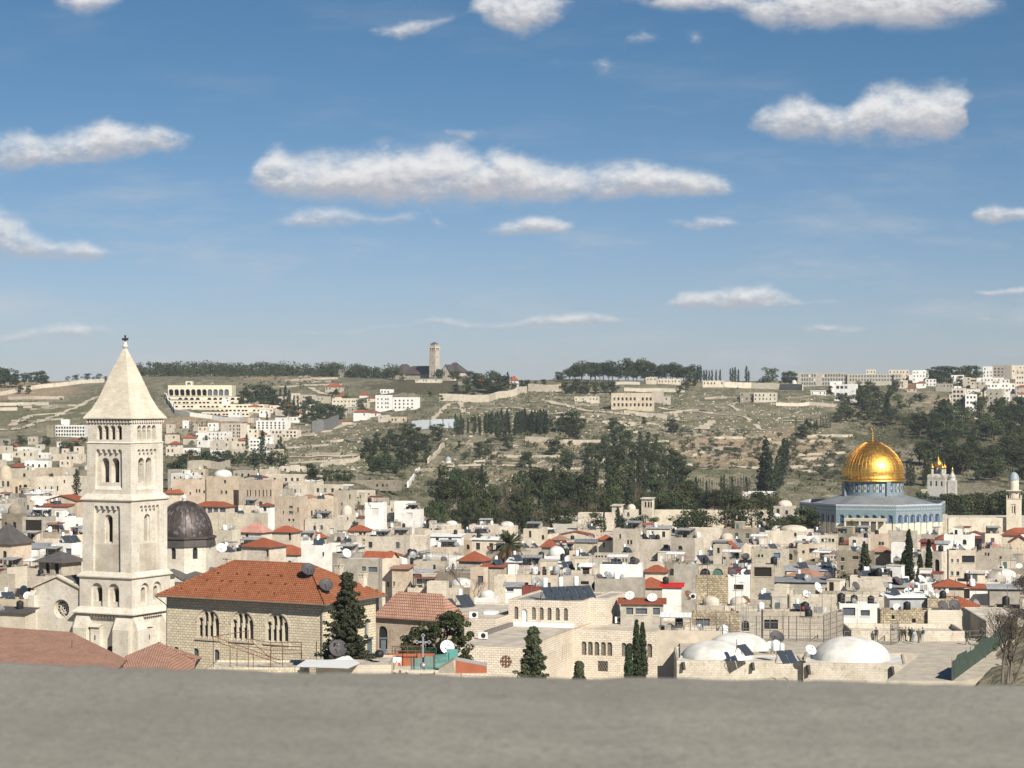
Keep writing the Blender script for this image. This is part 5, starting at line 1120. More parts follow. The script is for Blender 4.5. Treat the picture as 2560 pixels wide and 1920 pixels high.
H('K',40,500,722,830,'concrete','shed',-6,'tin-roofed sheds','row of sheds with crumpled pale tin roofs',e=745,k=.4,roofmat='tin',wins=[])
H('K',480,695,735,830,'concrete','flat',-6,'open-fronted shelter','grey shelter with an open dark front',k=.6,wins=[(620,750,110,40,0)],pane='dark',ph=.1)
H('K',700,1060,695,800,'cream','flat',-6,'white-railed terrace','cream roof terrace with white rails below the thin conifer',k=.5,wins=[])
H('I',900,1105,680,850,'white','flat',-14,'white laundry house','bright white house with wide dark window and laundry on its roof',k=.8,roofmat='roofw',wins=[(990,765,84,44,0)],pane='dark')
H('I',620,900,700,880,'rubble','flat',-4,'coursed stone wall house','coursed stone house front with arcaded terrace above',k=.7,wins=[])
H('I',640,895,600,710,'tan','flat',-4,'dark arcade terrace','terrace with dark arcade and hanging lamps',k=.6,roofmat='roofg',wins=[(700,625,90,70,1),(810,625,90,70,1)],pane='dark',ph=.1)
H('I',430,640,590,820,'concrete','flat',-16,'bare grey gable house','tall bare grey rendered house behind the bright red awning',k=.7,wins=[])
H('I',1095,1300,590,850,'tan','flat',-10,'dark recess house','tan house with a deep dark roofed recess',k=.7,wins=[(1200,615,150,80,0)],pane='dark')
H('I',180,380,595,700,'beige','hip',-16,'low red hip house','house with low bright red hipped roof above the red awning',e=655,k=.8,wins=[])
H('I',330,500,732,870,'white','shed',-8,'scarlet awning house','white house with a bright scarlet awning roof',e=788,k=.6,roofmat='scarlet',wins=[])
H('I',-30,342,840,1075,'concrete','shed',-4,'red canopy house','grey house with long orange-red canopy and barred upper windows',e=935,k=.5,roofmat='tilefar',wins=[(50,965,60,60,0),(150,970,100,50,0),(280,965,60,60,0)],pane='paneb')
H('I',630,870,862,960,'cream','dome',-8,'left low stone vault','low stone vault roof, left of a pair',e=945,k=.8,wins=[],ph=.1)
H('I',870,1110,868,960,'cream','dome',-8,'right low stone vault','low stone vault roof, right of a pair',e=950,k=.8,wins=[],ph=.1)
H('I',1140,1380,900,1000,'cream','flat',-20,'small-window parapet','cream parapet house with one small wide window',k=.6,wins=[(1275,935,44,24,0)])
H('I',590,1000,1010,1170,'rubble','flat',-4,'rubble gate house','old rubble house with wide grey gate left of the cage',k=.5,wins=[(680,1060,120,90,0)],pane='paneb')
H('I',1420,1700,1050,1180,'tan','flat',-4,'cage-side stone house','low stone house behind the right part of the wire cage',k=.5,wins=[])
# ordinary houses that fill the town
AUTO=[]
def proj(v):return HX+F*v[0]/v[1],HY-F*v[2]/v[1]
def fill_town():
 rng=random.Random(11);NB=690;x2b=lambda p:int((p+100)//4)
 skyl=np.full(NB,1668.0);ev=[]
 Y=232.0
 while Y<1010:
  X0,X1=-.27*Y,.27*Y;x=X0+rng.uniform(0,6)
  while x<X1:
   px=HX+F*x/Y
   yc=Y+rng.uniform(-2.5,2.5)
   edge=650 if px>1000 else 980
   if yc<edge and(px>840 or yc>330 or px<90):ev.append((yc,x,None))
   x+=rng.uniform(5,9)*(1 if Y<500 else 1.15)
  Y+=5 if Y<500 else 7
 for h in PLACED:ev.append((h['Y'],None,h))
 ev.sort(key=lambda e:e[0]);n=0;fills=[]
 NM={'cream':24,'peach':8,'pale':14,'tan':12,'grey':8,'beige':8,'concrete':12,'white':14}
 for(Y,x,h)in ev:
  if h is not None:
   b0,b1=max(0,x2b(h['px0'])),min(NB-1,x2b(h['px1']))
   if b1>b0:skyl[b0:b1]=np.minimum(skyl[b0:b1],h['pyT'])
   continue
  w_,d_=rng.uniform(4.4,9.5),rng.uniform(4.5,9);rot=rng.gauss(-16,10)
  px=HX+F*x/Y;hw=(w_*abs(math.cos(R(rot)))+d_*abs(math.sin(R(rot))))/2/Y*F
  px0,px1=px-hw,px+hw
  if px1<-60 or px0>2620:continue
  ztop=float(roofZ(px,Y))+rng.gauss(-.6,1.7)
  pyT=HY-F*ztop/Y;lim=-1e9
  for H_ in PLACED:
   if H_['Y']>Y and min(px1,H_['px1'])-max(px0,H_['px0'])>3:lim=max(lim,H_['pyB']-5)
  if pyT<lim:pyT=lim+rng.uniform(0,5);ztop=-(pyT-HY)*Y/F
  zb=gz(x,Y)-1.0
  if ztop-zb<2.6:continue
  b0,b1=max(0,x2b(px0)),min(NB-1,x2b(px1))
  if b1<=b0:continue
  vis=np.maximum(0,skyl[b0:b1]-pyT)
  if vis.mean()<5 or vis.max()<9:continue
  rc,rs=math.cos(R(rot)),math.sin(R(rot));bad=False
  pts=[(x+a*rc-b*rs,Y+a*rs+b*rc)for a in(-w_/2,0,w_/2)for b in(0,d_/2,d_)]
  for H_ in PLACED+fills:
   if abs(H_['y']-Y)>45 or abs(H_['x']-x)>45:continue
   c,s=math.cos(R(-H_['rot'])),math.sin(R(-H_['rot']))
   for(a,b)in pts:
    dx,dy=a-H_['x'],b-H_['y'];u,v=dx*c-dy*s,dx*s+dy*c
    if abs(u)<H_['w']/2+.2 and abs(v)<H_['d']/2+.2:bad=True;break
   if not bad:
    dx,dy=H_['x']-x,H_['y']-Y;u,v=dx*rc+dy*rs,-dx*rs+dy*rc
    if abs(u)<w_/2 and 0<v<d_:bad=True
   if bad:break
  if bad:continue
  wall=rng.choices(list(NM),NM.values())[0];r=rng.random()
  roof='flat' if r<.70 else 'dome' if r<.80 else 'hip' if r<.86 else 'shed' if r<.95 else 'gable'
  if roof in('hip','dome')and w_>9:roof='flat'
  apex={'flat':None,'dome':rng.uniform(1.0,1.8),'hip':rng.uniform(1.2,2),'shed':.5,'gable':rng.uniform(.8,1.5)}[roof]
  hw_=ztop-zb-((apex or 0)if roof!='flat' else 0)
  if hw_<2.2:roof,apex,hw_='flat',None,ztop-zb
  rm={'flat':rng.choice(['roof','roof','roof','roofg','roofw']),'dome':rng.choice(['roof','roofw']),'hip':rng.choice(['tilefar','tilefar','tileold','pink']),'shed':rng.choice(['tin','tin','tankw','darkred','tilefar']),'gable':rng.choice(['tilefar','tin'])}[roof]
  visz=min(vis.max()*Y/F,hw_)
  f,s=auto_wins(rng,w_,visz,d_,.5,dens=.72)
  root,zr=build_house({'hip':'tiled_house','shed':'sheet_roofed_house','dome':'domed_house'}.get(roof,'stone_house'),None,None,x,Y,zb,w_,d_,hw_,rot,wall,roof,f,s,None,apex,rm,.45,rng.choice(['pane','dark','dark','paneb','pane']),.35,rng,.6)
  skyl[b0:b1]=np.minimum(skyl[b0:b1],pyT)
  rd={'flat':'flat-roofed','dome':'low-domed','hip':{'pink':'pink hip-roofed','tileold':'worn-tile hip-roofed'}.get(rm,'red hip-roofed'),'shed':{'tin':'tin-roofed','tankw':'white-sheet-roofed','darkred':'dark-red-roofed'}.get(rm,'red lean-to'),'gable':'gabled'}[roof]
  sz='small ' if w_<5.8 else 'wide ' if w_>8.4 else ''
  AUTO.append((root,f'{sz}{rd} {WNAME[wall]} house','house','houses of the old town',px,pyT+8))
  hh=dict(px0=px0,px1=px1,pyT=pyT,pyB=pyT+20,Y=Y,short=None,x=x-rs*d_/2,y=Y+rc*d_/2,zr=zb+zr,w=w_,d=d_,rot=rot,roof=roof,root=root);fills.append(hh)
  if roof in('flat','shed'):ROOFS.append((px0,px1,Y,Y+d_*.9,zb+zr,None))
  n+=1
  if n>=250:break
 return fills
FILLS=fill_town()
# things on the roofs
def dish_meshes():
 out={}
 mb=MB();n=24;prof=[(0,0.0),(.3,.02),(.6,.09),(.85,.18),(1.0,.25)]
 vs=[];rings=[[(r*math.cos(2*math.pi*j/n),-z,r*math.sin(2*math.pi*j/n)*1.06)for j in range(n)]for r,z in prof[1:]]
 mb.loft(rings,0,True);mb.add(rings[0]+[(0,0,0)],[(j,(j+1)%n,n)for j in range(n)],0,True)
 mb.loft([rings[-1],[(x*1.02,y-.02,z*1.02)for x,y,z in rings[-1]],[(x*.98,y+.05,z*.98)for x,y,z in rings[-2]]],0,True)
 for m in('dishw','dishg','dishd','rust'):out[m]=mb.mesh('reflector',MT[m])
 mb=MB();mb.tube((0,.05,-.95),(0,-1.0,.05),.035,n=5);mb.tube((-.6,-.1,-.6),(0,-1.0,.05),.02,n=4);mb.tube((.6,-.1,-.6),(0,-1.0,.05),.02,n=4);mb.tube((0,-1.08,.05),(0,-.9,.05),.09,n=8);out['arm']=mb.mesh('feed_arm',MT['pole'])
 mb=MB();mb.tube((0,0,0),(0,0,1.0),.05,n=6);mb.tube((-.35,.0,0),(0,0,.5),.03,n=4);mb.tube((.35,.0,0),(0,0,.5),.03,n=4);mb.box(-.4,.4,-.25,.25,0,.06);out['stand']=mb.mesh('stand',MT['pole'])
 return out
DM=dish_meshes()
def dish(p,r,mat,az=None,el=38,tall=1.0,rng=random):
 """p = foot of the stand; the dish faces az degrees right of the camera"""
 root=empty('satellite_dish',p);k=r*1.05*tall
 link('stand',DM['stand'],root,(0,0,0),scale=(r,r,k))
 a=R(az if az is not None else rng.uniform(15,60));e=R(el)
 rf=link('reflector',DM[mat],root,(0,0,k));rf.scale=(r,r,r);rf.rotation_euler=(-e,0,a)
 ar=link('feed_arm',DM['arm'],rf,(0,0,0));return root
TM={}
def tank_mesh(col):
 if col in TM:return TM[col]
 mb=MB();mb.lathe([(.02,0),(.48,0),(.50,.06),(.50,.95),(.44,1.1),(.2,1.2),(.16,1.26),(.02,1.26)],14,(0,0,.35),0)
 for x,y in((-.38,-.38),(.38,-.38),(.38,.38),(-.38,.38)):mb.box(x-.04,x+.04,y-.04,y+.04,0,.36,1)
 mb.box(-.45,.45,-.45,.45,.31,.36,1)
 TM[col]=mb.mesh('water_tank',[MT[col],MT['pole']]);return TM[col]
SM=None
def solar_mesh():
 global SM
 if SM:return SM
 mb=MB();w_,L_=.98,2.0;e=R(42);c,s=math.cos(e),math.sin(e)
 for x0 in(-1.02,.04):
  q=[(x0,0,.15),(x0+w_,0,.15),(x0+w_,L_*c,.15+L_*s),(x0,L_*c,.15+L_*s)];d=[(x,y+.06*s,z-.08*c)for x,y,z in q]
  mb.poly(*q,mi=0);mb.add(q+d,[(0,1,5,4),(1,2,6,5),(2,3,7,6),(3,0,4,7),(7,6,5,4)],1)
  for k in range(1,6):mb.tube(Vector(q[0]).lerp(Vector(q[1]),k/6)+Vector((0,-.012,.006)),Vector(q[3]).lerp(Vector(q[2]),k/6)+Vector((0,-.012,.006)),.010,n=3,mi=1)
 for x in(-.9,.9):mb.tube((x,L_*c,.1+L_*s),(x,L_*c+.5,0),.03,n=4,mi=1);mb.tube((x,0,.1),(x,L_*c+.5,0),.03,n=4,mi=1);mb.tube((x,L_*c+.5,0),(x*.4,L_*c+.4,1.2),.03,n=4,mi=1)
 SMa=mb.mesh('solar_panel',[MT['solar'],MT['pole']])
 mb=MB();mb.lathe([(.02,0),(.27,.02),(.29,.1),(.29,1.15),(.25,1.25),(.02,1.28)],12,(0,L_*c+.45,.95));SM=(SMa,mb.mesh('boiler_tank',MT['tankw']));return SM
def solar(p,rz,sc=1.0,n=1):
 a,b=solar_mesh();root=empty('solar_heater',p,rz);root.scale=(sc,sc,sc)
 for i in range(n):
  link('solar_panel',a,root,(2.15*i,0,0));link('boiler_tank',b,root,(2.15*i,0,0))
 return root
AM=[]
def mast_mesh(k):
 if not AM:
  for v in range(4):
   mb=MB();h=1.0;mb.tube((0,0,0),(0,0,h),.008,.006,5)
   rr=random.Random(v)
   for j in range(rr.choice([1,2,2])):
    z=h-.06-.13*j;a=rr.uniform(-.6,.6);L_=.17
    mb.tube((-L_*math.cos(a),-L_*math.sin(a),z),(L_*math.cos(a),L_*math.sin(a),z),.004,n=4)
    for q in range(-3,4):
     x=q*L_/3.2;l=.055-.006*q;mb.tube((x*math.cos(a)+l*math.sin(a),x*math.sin(a)-l*math.cos(a),z),(x*math.cos(a)-l*math.sin(a),x*math.sin(a)+l*math.cos(a),z),.0025,n=3)
   AM.append(mb.mesh('antenna_mast',MT['pole']))
 return AM[k%4]
ACM=[]
def ac_mesh():
 if not ACM:
  mb=MB();mb.box(-.45,.45,-.18,.18,.08,.78);mb.box(-.4,-.3,-.15,.15,0,.08,1);mb.box(.3,.4,-.15,.15,0,.08,1)
  n=16;mb.add([(.1+.27*math.cos(2*math.pi*j/n),-.186,.43+.27*math.sin(2*math.pi*j/n))for j in range(n)],[tuple(range(n))],1)
  ACM.append(mb.mesh('air_conditioner',[MT['tankw'],MT['dark']]))
 return ACM[0]
LAUN=[]
def laundry_mesh(v):
 if not LAUN:
  for k in range(3):
   rr=random.Random(40+k);mb=MB();L_=4.0
   for x in(-L_/2,L_/2):mb.tube((x,0,0),(x,0,1.9),.03,n=5,mi=3)
   mb.tube((-L_/2,0,1.8),(L_/2,0,1.8),.008,n=3,mi=3);x=-L_/2+.2
   while x<L_/2-.6:
    wd=rr.uniform(.25,.6);hh=rr.uniform(.35,.9);nx=5;c=rr.choice([0,1,2,2,4,4,5]);sw=rr.uniform(-.1,.1)
    vs=[(x+wd*i/nx,sw*(j/3)**2+.03*math.sin(i*1.7+j),1.8-hh*j/3)for j in range(4)for i in range(nx+1)]
    mb.add(vs,[(j*(nx+1)+i,j*(nx+1)+i+1,(j+1)*(nx+1)+i+1,(j+1)*(nx+1)+i)for j in range(3)for i in range(nx)],c,True);x+=wd+rr.uniform(.05,.5)
   LAUN.append(mb.mesh('laundry_line',[MT['cloth'],MT['clothr'],MT['clothb'],MT['pole'],MT['clothg'],MT['cloths']]))
 return LAUN[v%3]
MT['clothg']=plain('grey_laundry',(.30,.29,.28),.9);MT['cloths']=plain('pink_laundry',(.45,.25,.24),.9);MT['cloth']=plain('white_laundry',(.72,.72,.70),.9);MT['clothr']=plain('red_laundry',(.42,.06,.05),.9);MT['clothb']=plain('dark_blue_laundry',(.05,.07,.14),.9)
AWM=[]
def awning_mesh(k):
 if not AWM:
  for v,m in enumerate(('tin','tankw','roofg','darkred')):
   mb=MB();rr=random.Random(60+v);W,D=3.6,2.6;n=14
   vs=[(-W/2+W*i/n,-D/2+D*j,2.0+.35*j+(.03 if i%2 else 0)+rr.uniform(-.02,.02))for j in(0,1)for i in range(n+1)]
   mb.add(vs,[(i,i+1,n+2+i,n+1+i)for i in range(n)],0)
   mb.box(-W/2,W/2,-D/2-.03,-D/2+.02,1.9,2.0,1)
   for x in(-W/2+.1,0,W/2-.1):
    for y,z in((-D/2+.1,2.0),(D/2-.1,2.3)):mb.tube((x,y,0),(x,y,z),.04,n=4,mi=1)
   if v%2==0:mb.box(-W/2+.1,W/2-.1,D/2-.15,D/2-.08,0,2.2,2)
   for _ in range(6):x,y,q=rr.uniform(-W/2+.4,W/2-.4),rr.uniform(-.8,.9),rr.uniform(.2,.5);mb.box(x-q,x+q,y-q*.6,y+q*.6,0,rr.uniform(.3,1.0),rr.choice([1,2,3]))
   AWM.append(mb.mesh('roof_awning',[MT[m],MT['pole'],MT['concrete'],MT['rust']]))
 return AWM[k%4]
RLM=[]
def rail_mesh():
 if not RLM:
  mb=MB()
  for z in(.55,1.05):mb.tube((-2.5,0,z),(2.5,0,z),.025,n=4)
  for i in range(11):mb.tube((-2.5+.5*i,0,0),(-2.5+.5*i,0,1.05),.02,n=4)
  RLM.append(mb.mesh('roof_railing',MT['pole']))
 return RLM[0]
def roof_at(px,py):
 best=None
 for(a,b,Y0,Y1,Z,sh)in ROOFS:
  if a-2<=px<=b+2 and Z<-1:
   Y=-Z*F/(py-HY)
   dev=max(0,Y0+.6-Y,Y-Y1+.3);Yc=min(max(Y,Y0+.8),max(Y0+.9,Y1-.4));perr=abs(HY-F*Z/Yc-py)
   if perr<26 and(best is None or perr+Yc*.01<best[0]):best=(perr+Yc*.01,P(px,HY-F*Z/Yc,Yc),sh)
 if best:return best[1],best[2]
 Y=cityY(px,py);return P(px,py,Y),None
CN={'dishw':'white','dishg':'pale grey','dishd':'dark grey','rust':'rusty brown'}
DISHES=[('D',600,575,45,'dishw'),('D',1325,405,32,'dishg'),('D',1680,535,40,'dishw'),('G',205,565,30,'dishd'),('G',248,550,32,'dishg'),('G',312,545,28,'dishd'),('G',378,560,30,'dishg'),('G',515,580,28,'dishd'),('G',1860,690,30,'dishd'),('G',1935,705,40,'dishg'),('G',2015,700,28,'dishg'),('G',905,450,24,'rust'),('G',1505,430,22,'dishw'),('I',870,830,38,'dishw'),('I',940,715,38,'dishd'),('I',1050,895,40,'rust'),('I',1050,600,36,'dishd'),('I',1580,905,42,'dishw'),('I',1675,860,46,'dishw'),('I',1585,745,30,'dishg'),('I',2025,765,42,'dishd'),('I',555,895,38,'rust'),('I',1265,1330,36,'dishw'),('I',1612,1385,48,'dishw'),('I',1320,1290,62,'dishd'),('I',2025,925,22,'dishw'),('I',345,590,24,'dishg'),('I',1480,515,20,'dishd'),('K',1330,810,42,'dishw'),('K',985,845,20,'dishw'),('K',1100,755,40,'dishd'),('B',195,185,34,'dishd'),('B',25,265,32,'dishg'),('B',250,320,32,'dishg'),('B',205,945,28,'dishw'),('B',345,270,30,'dishw'),('C',1045,1285,24,'dishd'),('C',1030,1465,24,'dishd'),('C',1100,1220,18,'dishd'),('I',2060,420,20,'dishg'),('I',1330,410,20,'dishg'),('H',1030,1655,16,'dishw'),('K',200,420,22,'dishd'),('G',2060,690,26,'dishg'),('G',1690,480,18,'dishg')]
def put(obj,desc,cat,group,p):
 q=proj(p);AUTO.append((obj,desc,cat,group,q[0],q[1]))
def clutter():
 rng=random.Random(3)
 for(rg,x,y,r,m)in DISHES:
  px,py=zx(rg,x),zy(rg,y);p,sh=roof_at(px,py);rr=r/3.456/F*p.y
  put(dish(p,min(rr,1.7),m,rng.uniform(5,50)if m!='dishd' else rng.uniform(-60,60),rng.uniform(28,50),rng=rng),f'{CN[m]} satellite dish','satellite dish','satellite dishes on the roofs',p)
 for(rg,x,y,n,sc)in[('G',735,940,1,1.15),('G',1600,640,1,1.1),('D',1450,430,1,1.1),('I',1090,1385,1,.85),('I',1440,1455,1,.95),('B',600,555,2,1.0),('B',345,322,1,1.1),('B',520,420,1,1.1),('G',380,240,1,1.0),('I',720,590,1,1.2),('G',1180,590,1,1.0),('I',1010,405,1,.9),('D',680,500,1,1.0),('C',2080,1180,1,1.),('I',205,380,1,.9)]:
  p,sh=roof_at(zx(rg,x),zy(rg,y));put(solar(p,R(rng.uniform(10,55)),sc,n),'dark-panelled solar water heater','solar heater','solar water heaters',p)
 for(rg,x,y,c)in[('G',440,640,'black'),('G',262,480,'black'),('G',1578,530,'black'),('G',1545,595,'black'),('G',2150,600,'black'),('D',1398,360,'black'),('K',1722,760,'black'),('K',2055,885,'black'),('K',632,935,'black'),('K',320,1035,'black'),('I',1565,1030,'black'),('G',1490,690,'tin'),('I',1310,1365,'tankw'),('I',860,1235,'tankw'),('K',1925,610,'black'),('K',915,715,'black'),('D',785,510,'black'),('I',1880,450,'black'),('I',1295,640,'black'),('G',780,445,'black'),('G',1360,560,'black'),('K',1825,490,'black'),('C',1880,1345,'black'),('C',1965,1480,'black'),('I',650,540,'tankw'),('I',795,520,'tankw'),('G',2010,800,'tankw'),('K',955,800,'black'),('I',175,340,'black'),('G',225,500,'black'),('K',635,450,'black'),('G',345,200,'black')]:
  p,sh=roof_at(zx(rg,x),zy(rg,y));o=link('water_tank',tank_mesh(c),None,p,rng.uniform(0,1));k=rng.uniform(.95,1.25);o.scale=(k,k,k)
  put(o,{'black':'black','tankw':'white','tin':'grey metal'}[c]+' water tank on legs','water tank','water tanks on the roofs',p)
 for(rg,x,y,h)in[('B',300,320,150),('B',370,420,170),('G',455,840,110),('G',335,830,160),('G',1275,840,280),('G',1805,760,320),('I',720,880,370),('I',965,980,320),('I',1055,1160,290),('I',1370,1150,160),('I',1710,960,160),('I',1220,1060,170),('K',470,960,230),('K',720,930,130),('K',1000,1150,180),('K',770,1150,180),('K',1610,420,160),('K',1660,720,120),('K',500,560,210),('G',895,310,130),('G',475,250,110),('G',1500,400,110),('C',635,1560,180),('C',575,1530,150),('C',1695,1330,60),('I',1290,600,140),('K',1930,330,110),('I',485,1060,160),('I',70,1090,160)]:
  p,sh=roof_at(zx(rg,x),zy(rg,y));o=link('antenna_mast',mast_mesh(rng.randrange(4)),None,p,rng.uniform(0,3));k=h/3.456/F*p.y;o.scale=(max(k,3.0),max(k,3.0),k)
  put(o,'tall thin antenna mast','antenna','antenna masts on the roofs',p)
 for(rg,x,y,v)in[('I',1000,670,1),('K',1500,880,0),('K',1330,870,1),('I',1150,690,2),('K',1960,690,0),('I',400,500,1),('G',1400,745,0),('I',2090,420,2)]:
  p,sh=roof_at(zx(rg,x),zy(rg,y));o=link('laundry_line',laundry_mesh(v),None,p,R(rng.uniform(-20,10)));put(o,'line of hanging laundry','laundry','laundry lines',p)
 for(rg,x,y)in[('I',225,1105),('G',855,1240),('G',505,1045),('G',775,1060),('I',590,895),('G',2030,1075),('K',2010,690)]:
  p,sh=roof_at(zx(rg,x),zy(rg,y));o=link('air_conditioner',ac_mesh(),None,p,R(rng.uniform(-35,20)));o.scale=(1.25,)*3;put(o,'boxy white air conditioner','air conditioner','air conditioners',p)
 hs=[h for h in FILLS+HOUSES if h['roof']in('flat','shed')and h['Y']<760 and h['w']>3]
 for h in hs:
  c,s=math.cos(R(h['rot'])),math.sin(R(h['rot']));at=lambda u,v:Vector((h['x']+u*c-v*s,h['y']+u*s+v*c,h['zr']))
  if h.get('short')not in('broad dusty roof','plaza terrace house')and h['roof']=='flat':
   if rng.random()<.42 and h['w']>4.2 and h['d']>4:kk=rng.randrange(4);p=at(rng.uniform(-.25,.25)*h['w'],rng.uniform(.02,.22)*h['d']);o=link('roof_awning',awning_mesh(kk),None,p,R(h['rot']));q=min(1.1,h['w']/4.6);o.scale=(q,q,rng.uniform(.8,1.1));put(o,('tin','white','grey','dark red')[kk]+' sheet awning on posts','awning','roof awnings',p)
   if rng.random()<.3 and h['w']>5:p=at(0,-.5*h['d']+.35);o=link('roof_railing',rail_mesh(),None,p+Vector((0,0,.35)),R(h['rot']));o.scale=(h['w']*.9/5,1,1);put(o,'thin metal roof railing','railing','roof railings',p)
  if h.get('short')in('broad dusty roof','plaza terrace house'):continue
  for _ in range(rng.choice([0,1,2,2,3,3])):
   u,v=rng.uniform(-.38,.38)*h['w'],rng.uniform(-.34,.38)*h['d'];c,s=math.cos(R(h['rot'])),math.sin(R(h['rot']))
   p=Vector((h['x']+u*c-v*s,h['y']+u*s+v*c,h['zr']));k=rng.random()
   if k<.36:m=rng.choice(['dishw','dishg','dishd','dishg']);put(dish(p,rng.uniform(.45,.85),m,rng.uniform(-20,70),rng.uniform(25,50),rng.uniform(.8,1.4),rng),f'{CN[m]} satellite dish','satellite dish','satellite dishes on the roofs',p)
   elif k<.58:cc=rng.choice(['black','black','tankw']);o=link('water_tank',tank_mesh(cc),None,p,rng.uniform(0,1));put(o,{'black':'black','tankw':'white'}[cc]+' water tank on legs','water tank','water tanks on the roofs',p)
   elif k<.72:put(solar(p,R(rng.uniform(5,60)),rng.uniform(.8,1)),'dark-panelled solar water heater','solar heater','solar water heaters',p)
   elif k<.97:o=link('antenna_mast',mast_mesh(rng.randrange(4)),None,p,rng.uniform(0,3));z=rng.uniform(2.5,5.5);o.scale=(3.6,3.6,z);put(o,'thin antenna mast','antenna','antenna masts on the roofs',p)
   else:o=link('laundry_line',laundry_mesh(rng.randrange(3)),None,p,R(rng.uniform(-30,20)));put(o,'line of hanging laundry','laundry','laundry lines',p)
clutter()
def roof_fix():
 root,rz,(L_,W_,ov,ze,rise)=RED;M=Matrix.Translation(root.location)@Matrix.Rotation(rz,4,'Z');Mi=M.inverted()
 for(px,py,lab,az)in((770,1443,'big dark satellite dish nearer the ridge of the long orange roof',20),(815,1483,'big dark satellite dish by the eave corner of the long orange roof',20)):
  for i in range(900):
   Y=248+i*.05;q=Mi@P(px,py,Y);hgt=ze+rise*min((W_-ov-q.y)/(W_/2),(q.y+ov)/(W_/2),(L_/2-abs(q.x))/(W_/2))
   if q.z<=hgt:break
  T(dish(M@Vector((q.x,q.y,hgt)),.88,'dishd',az,42,1.0),lab,'satellite dish')
 p,_=roof_at(1452,1500)
 a,b=solar_mesh();root=empty('solar_heater',p,R(28));root.scale=(1.25,)*3;T(root,'row of solar water panels with three tanks on the stone complex','solar heater')
 for i in range(3):link('solar_panel',a,root,(1.0-2.12*i,0,0));link('boiler_tank',b,root,(.6-2.0*i,.2,.25))
 p,_=roof_at(1502,1490);T(dish(p,1.55,'dishd',8,48,.7),'very large dark satellite dish on the upper roof of the stone complex','satellite dish')
 p,_=roof_at(1100,1530);root=empty('solar_heater',p,R(40));root.scale=(1.1,)*3;T(root,'flat pair of solar panels on the rear left roof of the stone complex','solar heater')
 for i in range(2):link('solar_panel',a,root,(2.15*i,0,0))
 link('boiler_tank',b,root,(0,0,0))
roof_fix()
# esplanade and the buildings on it
def esplanade():
 zt=P(0,1338,675).z;mb=MB();mb.box(14,215,655,792,-60,zt)
 T(mb.build('esplanade_terrace',MT['roof']),'broad pale paved terrace carrying the golden-domed shrine','terrace',kind='structure')
esplanade()
ZE=P(0,1338,675).z
def HF(*a,**k):return H(*a,far=True,**k)
def EH(rg,x0,x1,yT,yB,Y,*a,**k):return H(rg,x0,x1,yT,yB,*a,Y=Y,base=ZE-.3,**k)
EH('H',262,1245,1578,1660,706,'pale','flat',-4,'long esplanade wall','long plain pale wall block behind the esplanade trees',k=.16,wins=[])
EH('H',1290,1490,1485,1640,690,'cream','dome',-18,'small domed shrine','small cream shrine with low dome left of the golden dome',e=1540,k=.9,wins=[(1330,1560,28,60,1),(1405,1575,24,34,0)])
EH('H',1272,1362,1598,1660,680,'white','dome',-10,'tiny white dome','tiny white domed kiosk in front of the small domed shrine',e=1635,k=1,roofmat='roofw',wins=[])
EH('E',1675,2072,1598,1740,700,'cream','flat',-12,'arched esplanade block','cream esplanade block with a wide blind arch',k=.3,wins=[(1790,1640,180,150,1)],pane='shutter')
EH('E',1968,2068,1520,1640,704,'cream','shed',-20,'slant-roofed tower','cream tower with slanting top and tall arch',e=1540,k=1,roofmat='roof',wins=[(2010,1575,40,70,1)])
EH('E',2075,2200,1520,1680,694,'cream','dome',-16,'little domed chapel','little cream domed chapel right of the slant-roofed tower',e=1570,k=.9,wins=[(2110,1590,24,40,1)])
EH('H',150,262,1468,1640,700,'cream','shed',-24,'arcaded stair pavilion','cream arcade pavilion with tall open arches',e=1480,k=.5,roofmat='roof',wins=[(185,1500,16,50,1),(212,1500,16,50,1),(238,1500,14,50,1)],pane='dark')
EH('J',1545,2075,1640,1740,690,'cream','flat',2,'blank retaining wall','long blank cream wall right of the shrine',k=.15,wins=[])
EH('J',1480,1550,1610,1680,690,'concrete','flat',0,'grey annex','small grey annex at the right corner of the shrine',k=1,wins=[])
HF('H',1025,1310,1415,1480,'white','flat',-8,'white hillside annex','white low building among the trees left of the shrine',k=.5,wins=[])
HF('E',820,900,1350,1440,'white','flat',-20,'white wedge wall','white slanting wall block among the dark park trees',k=.6,wins=[])
HF('E',1055,1100,1385,1460,'white','flat',-15,'small white park hut','small white hut among the dark park trees',k=.9,wins=[])
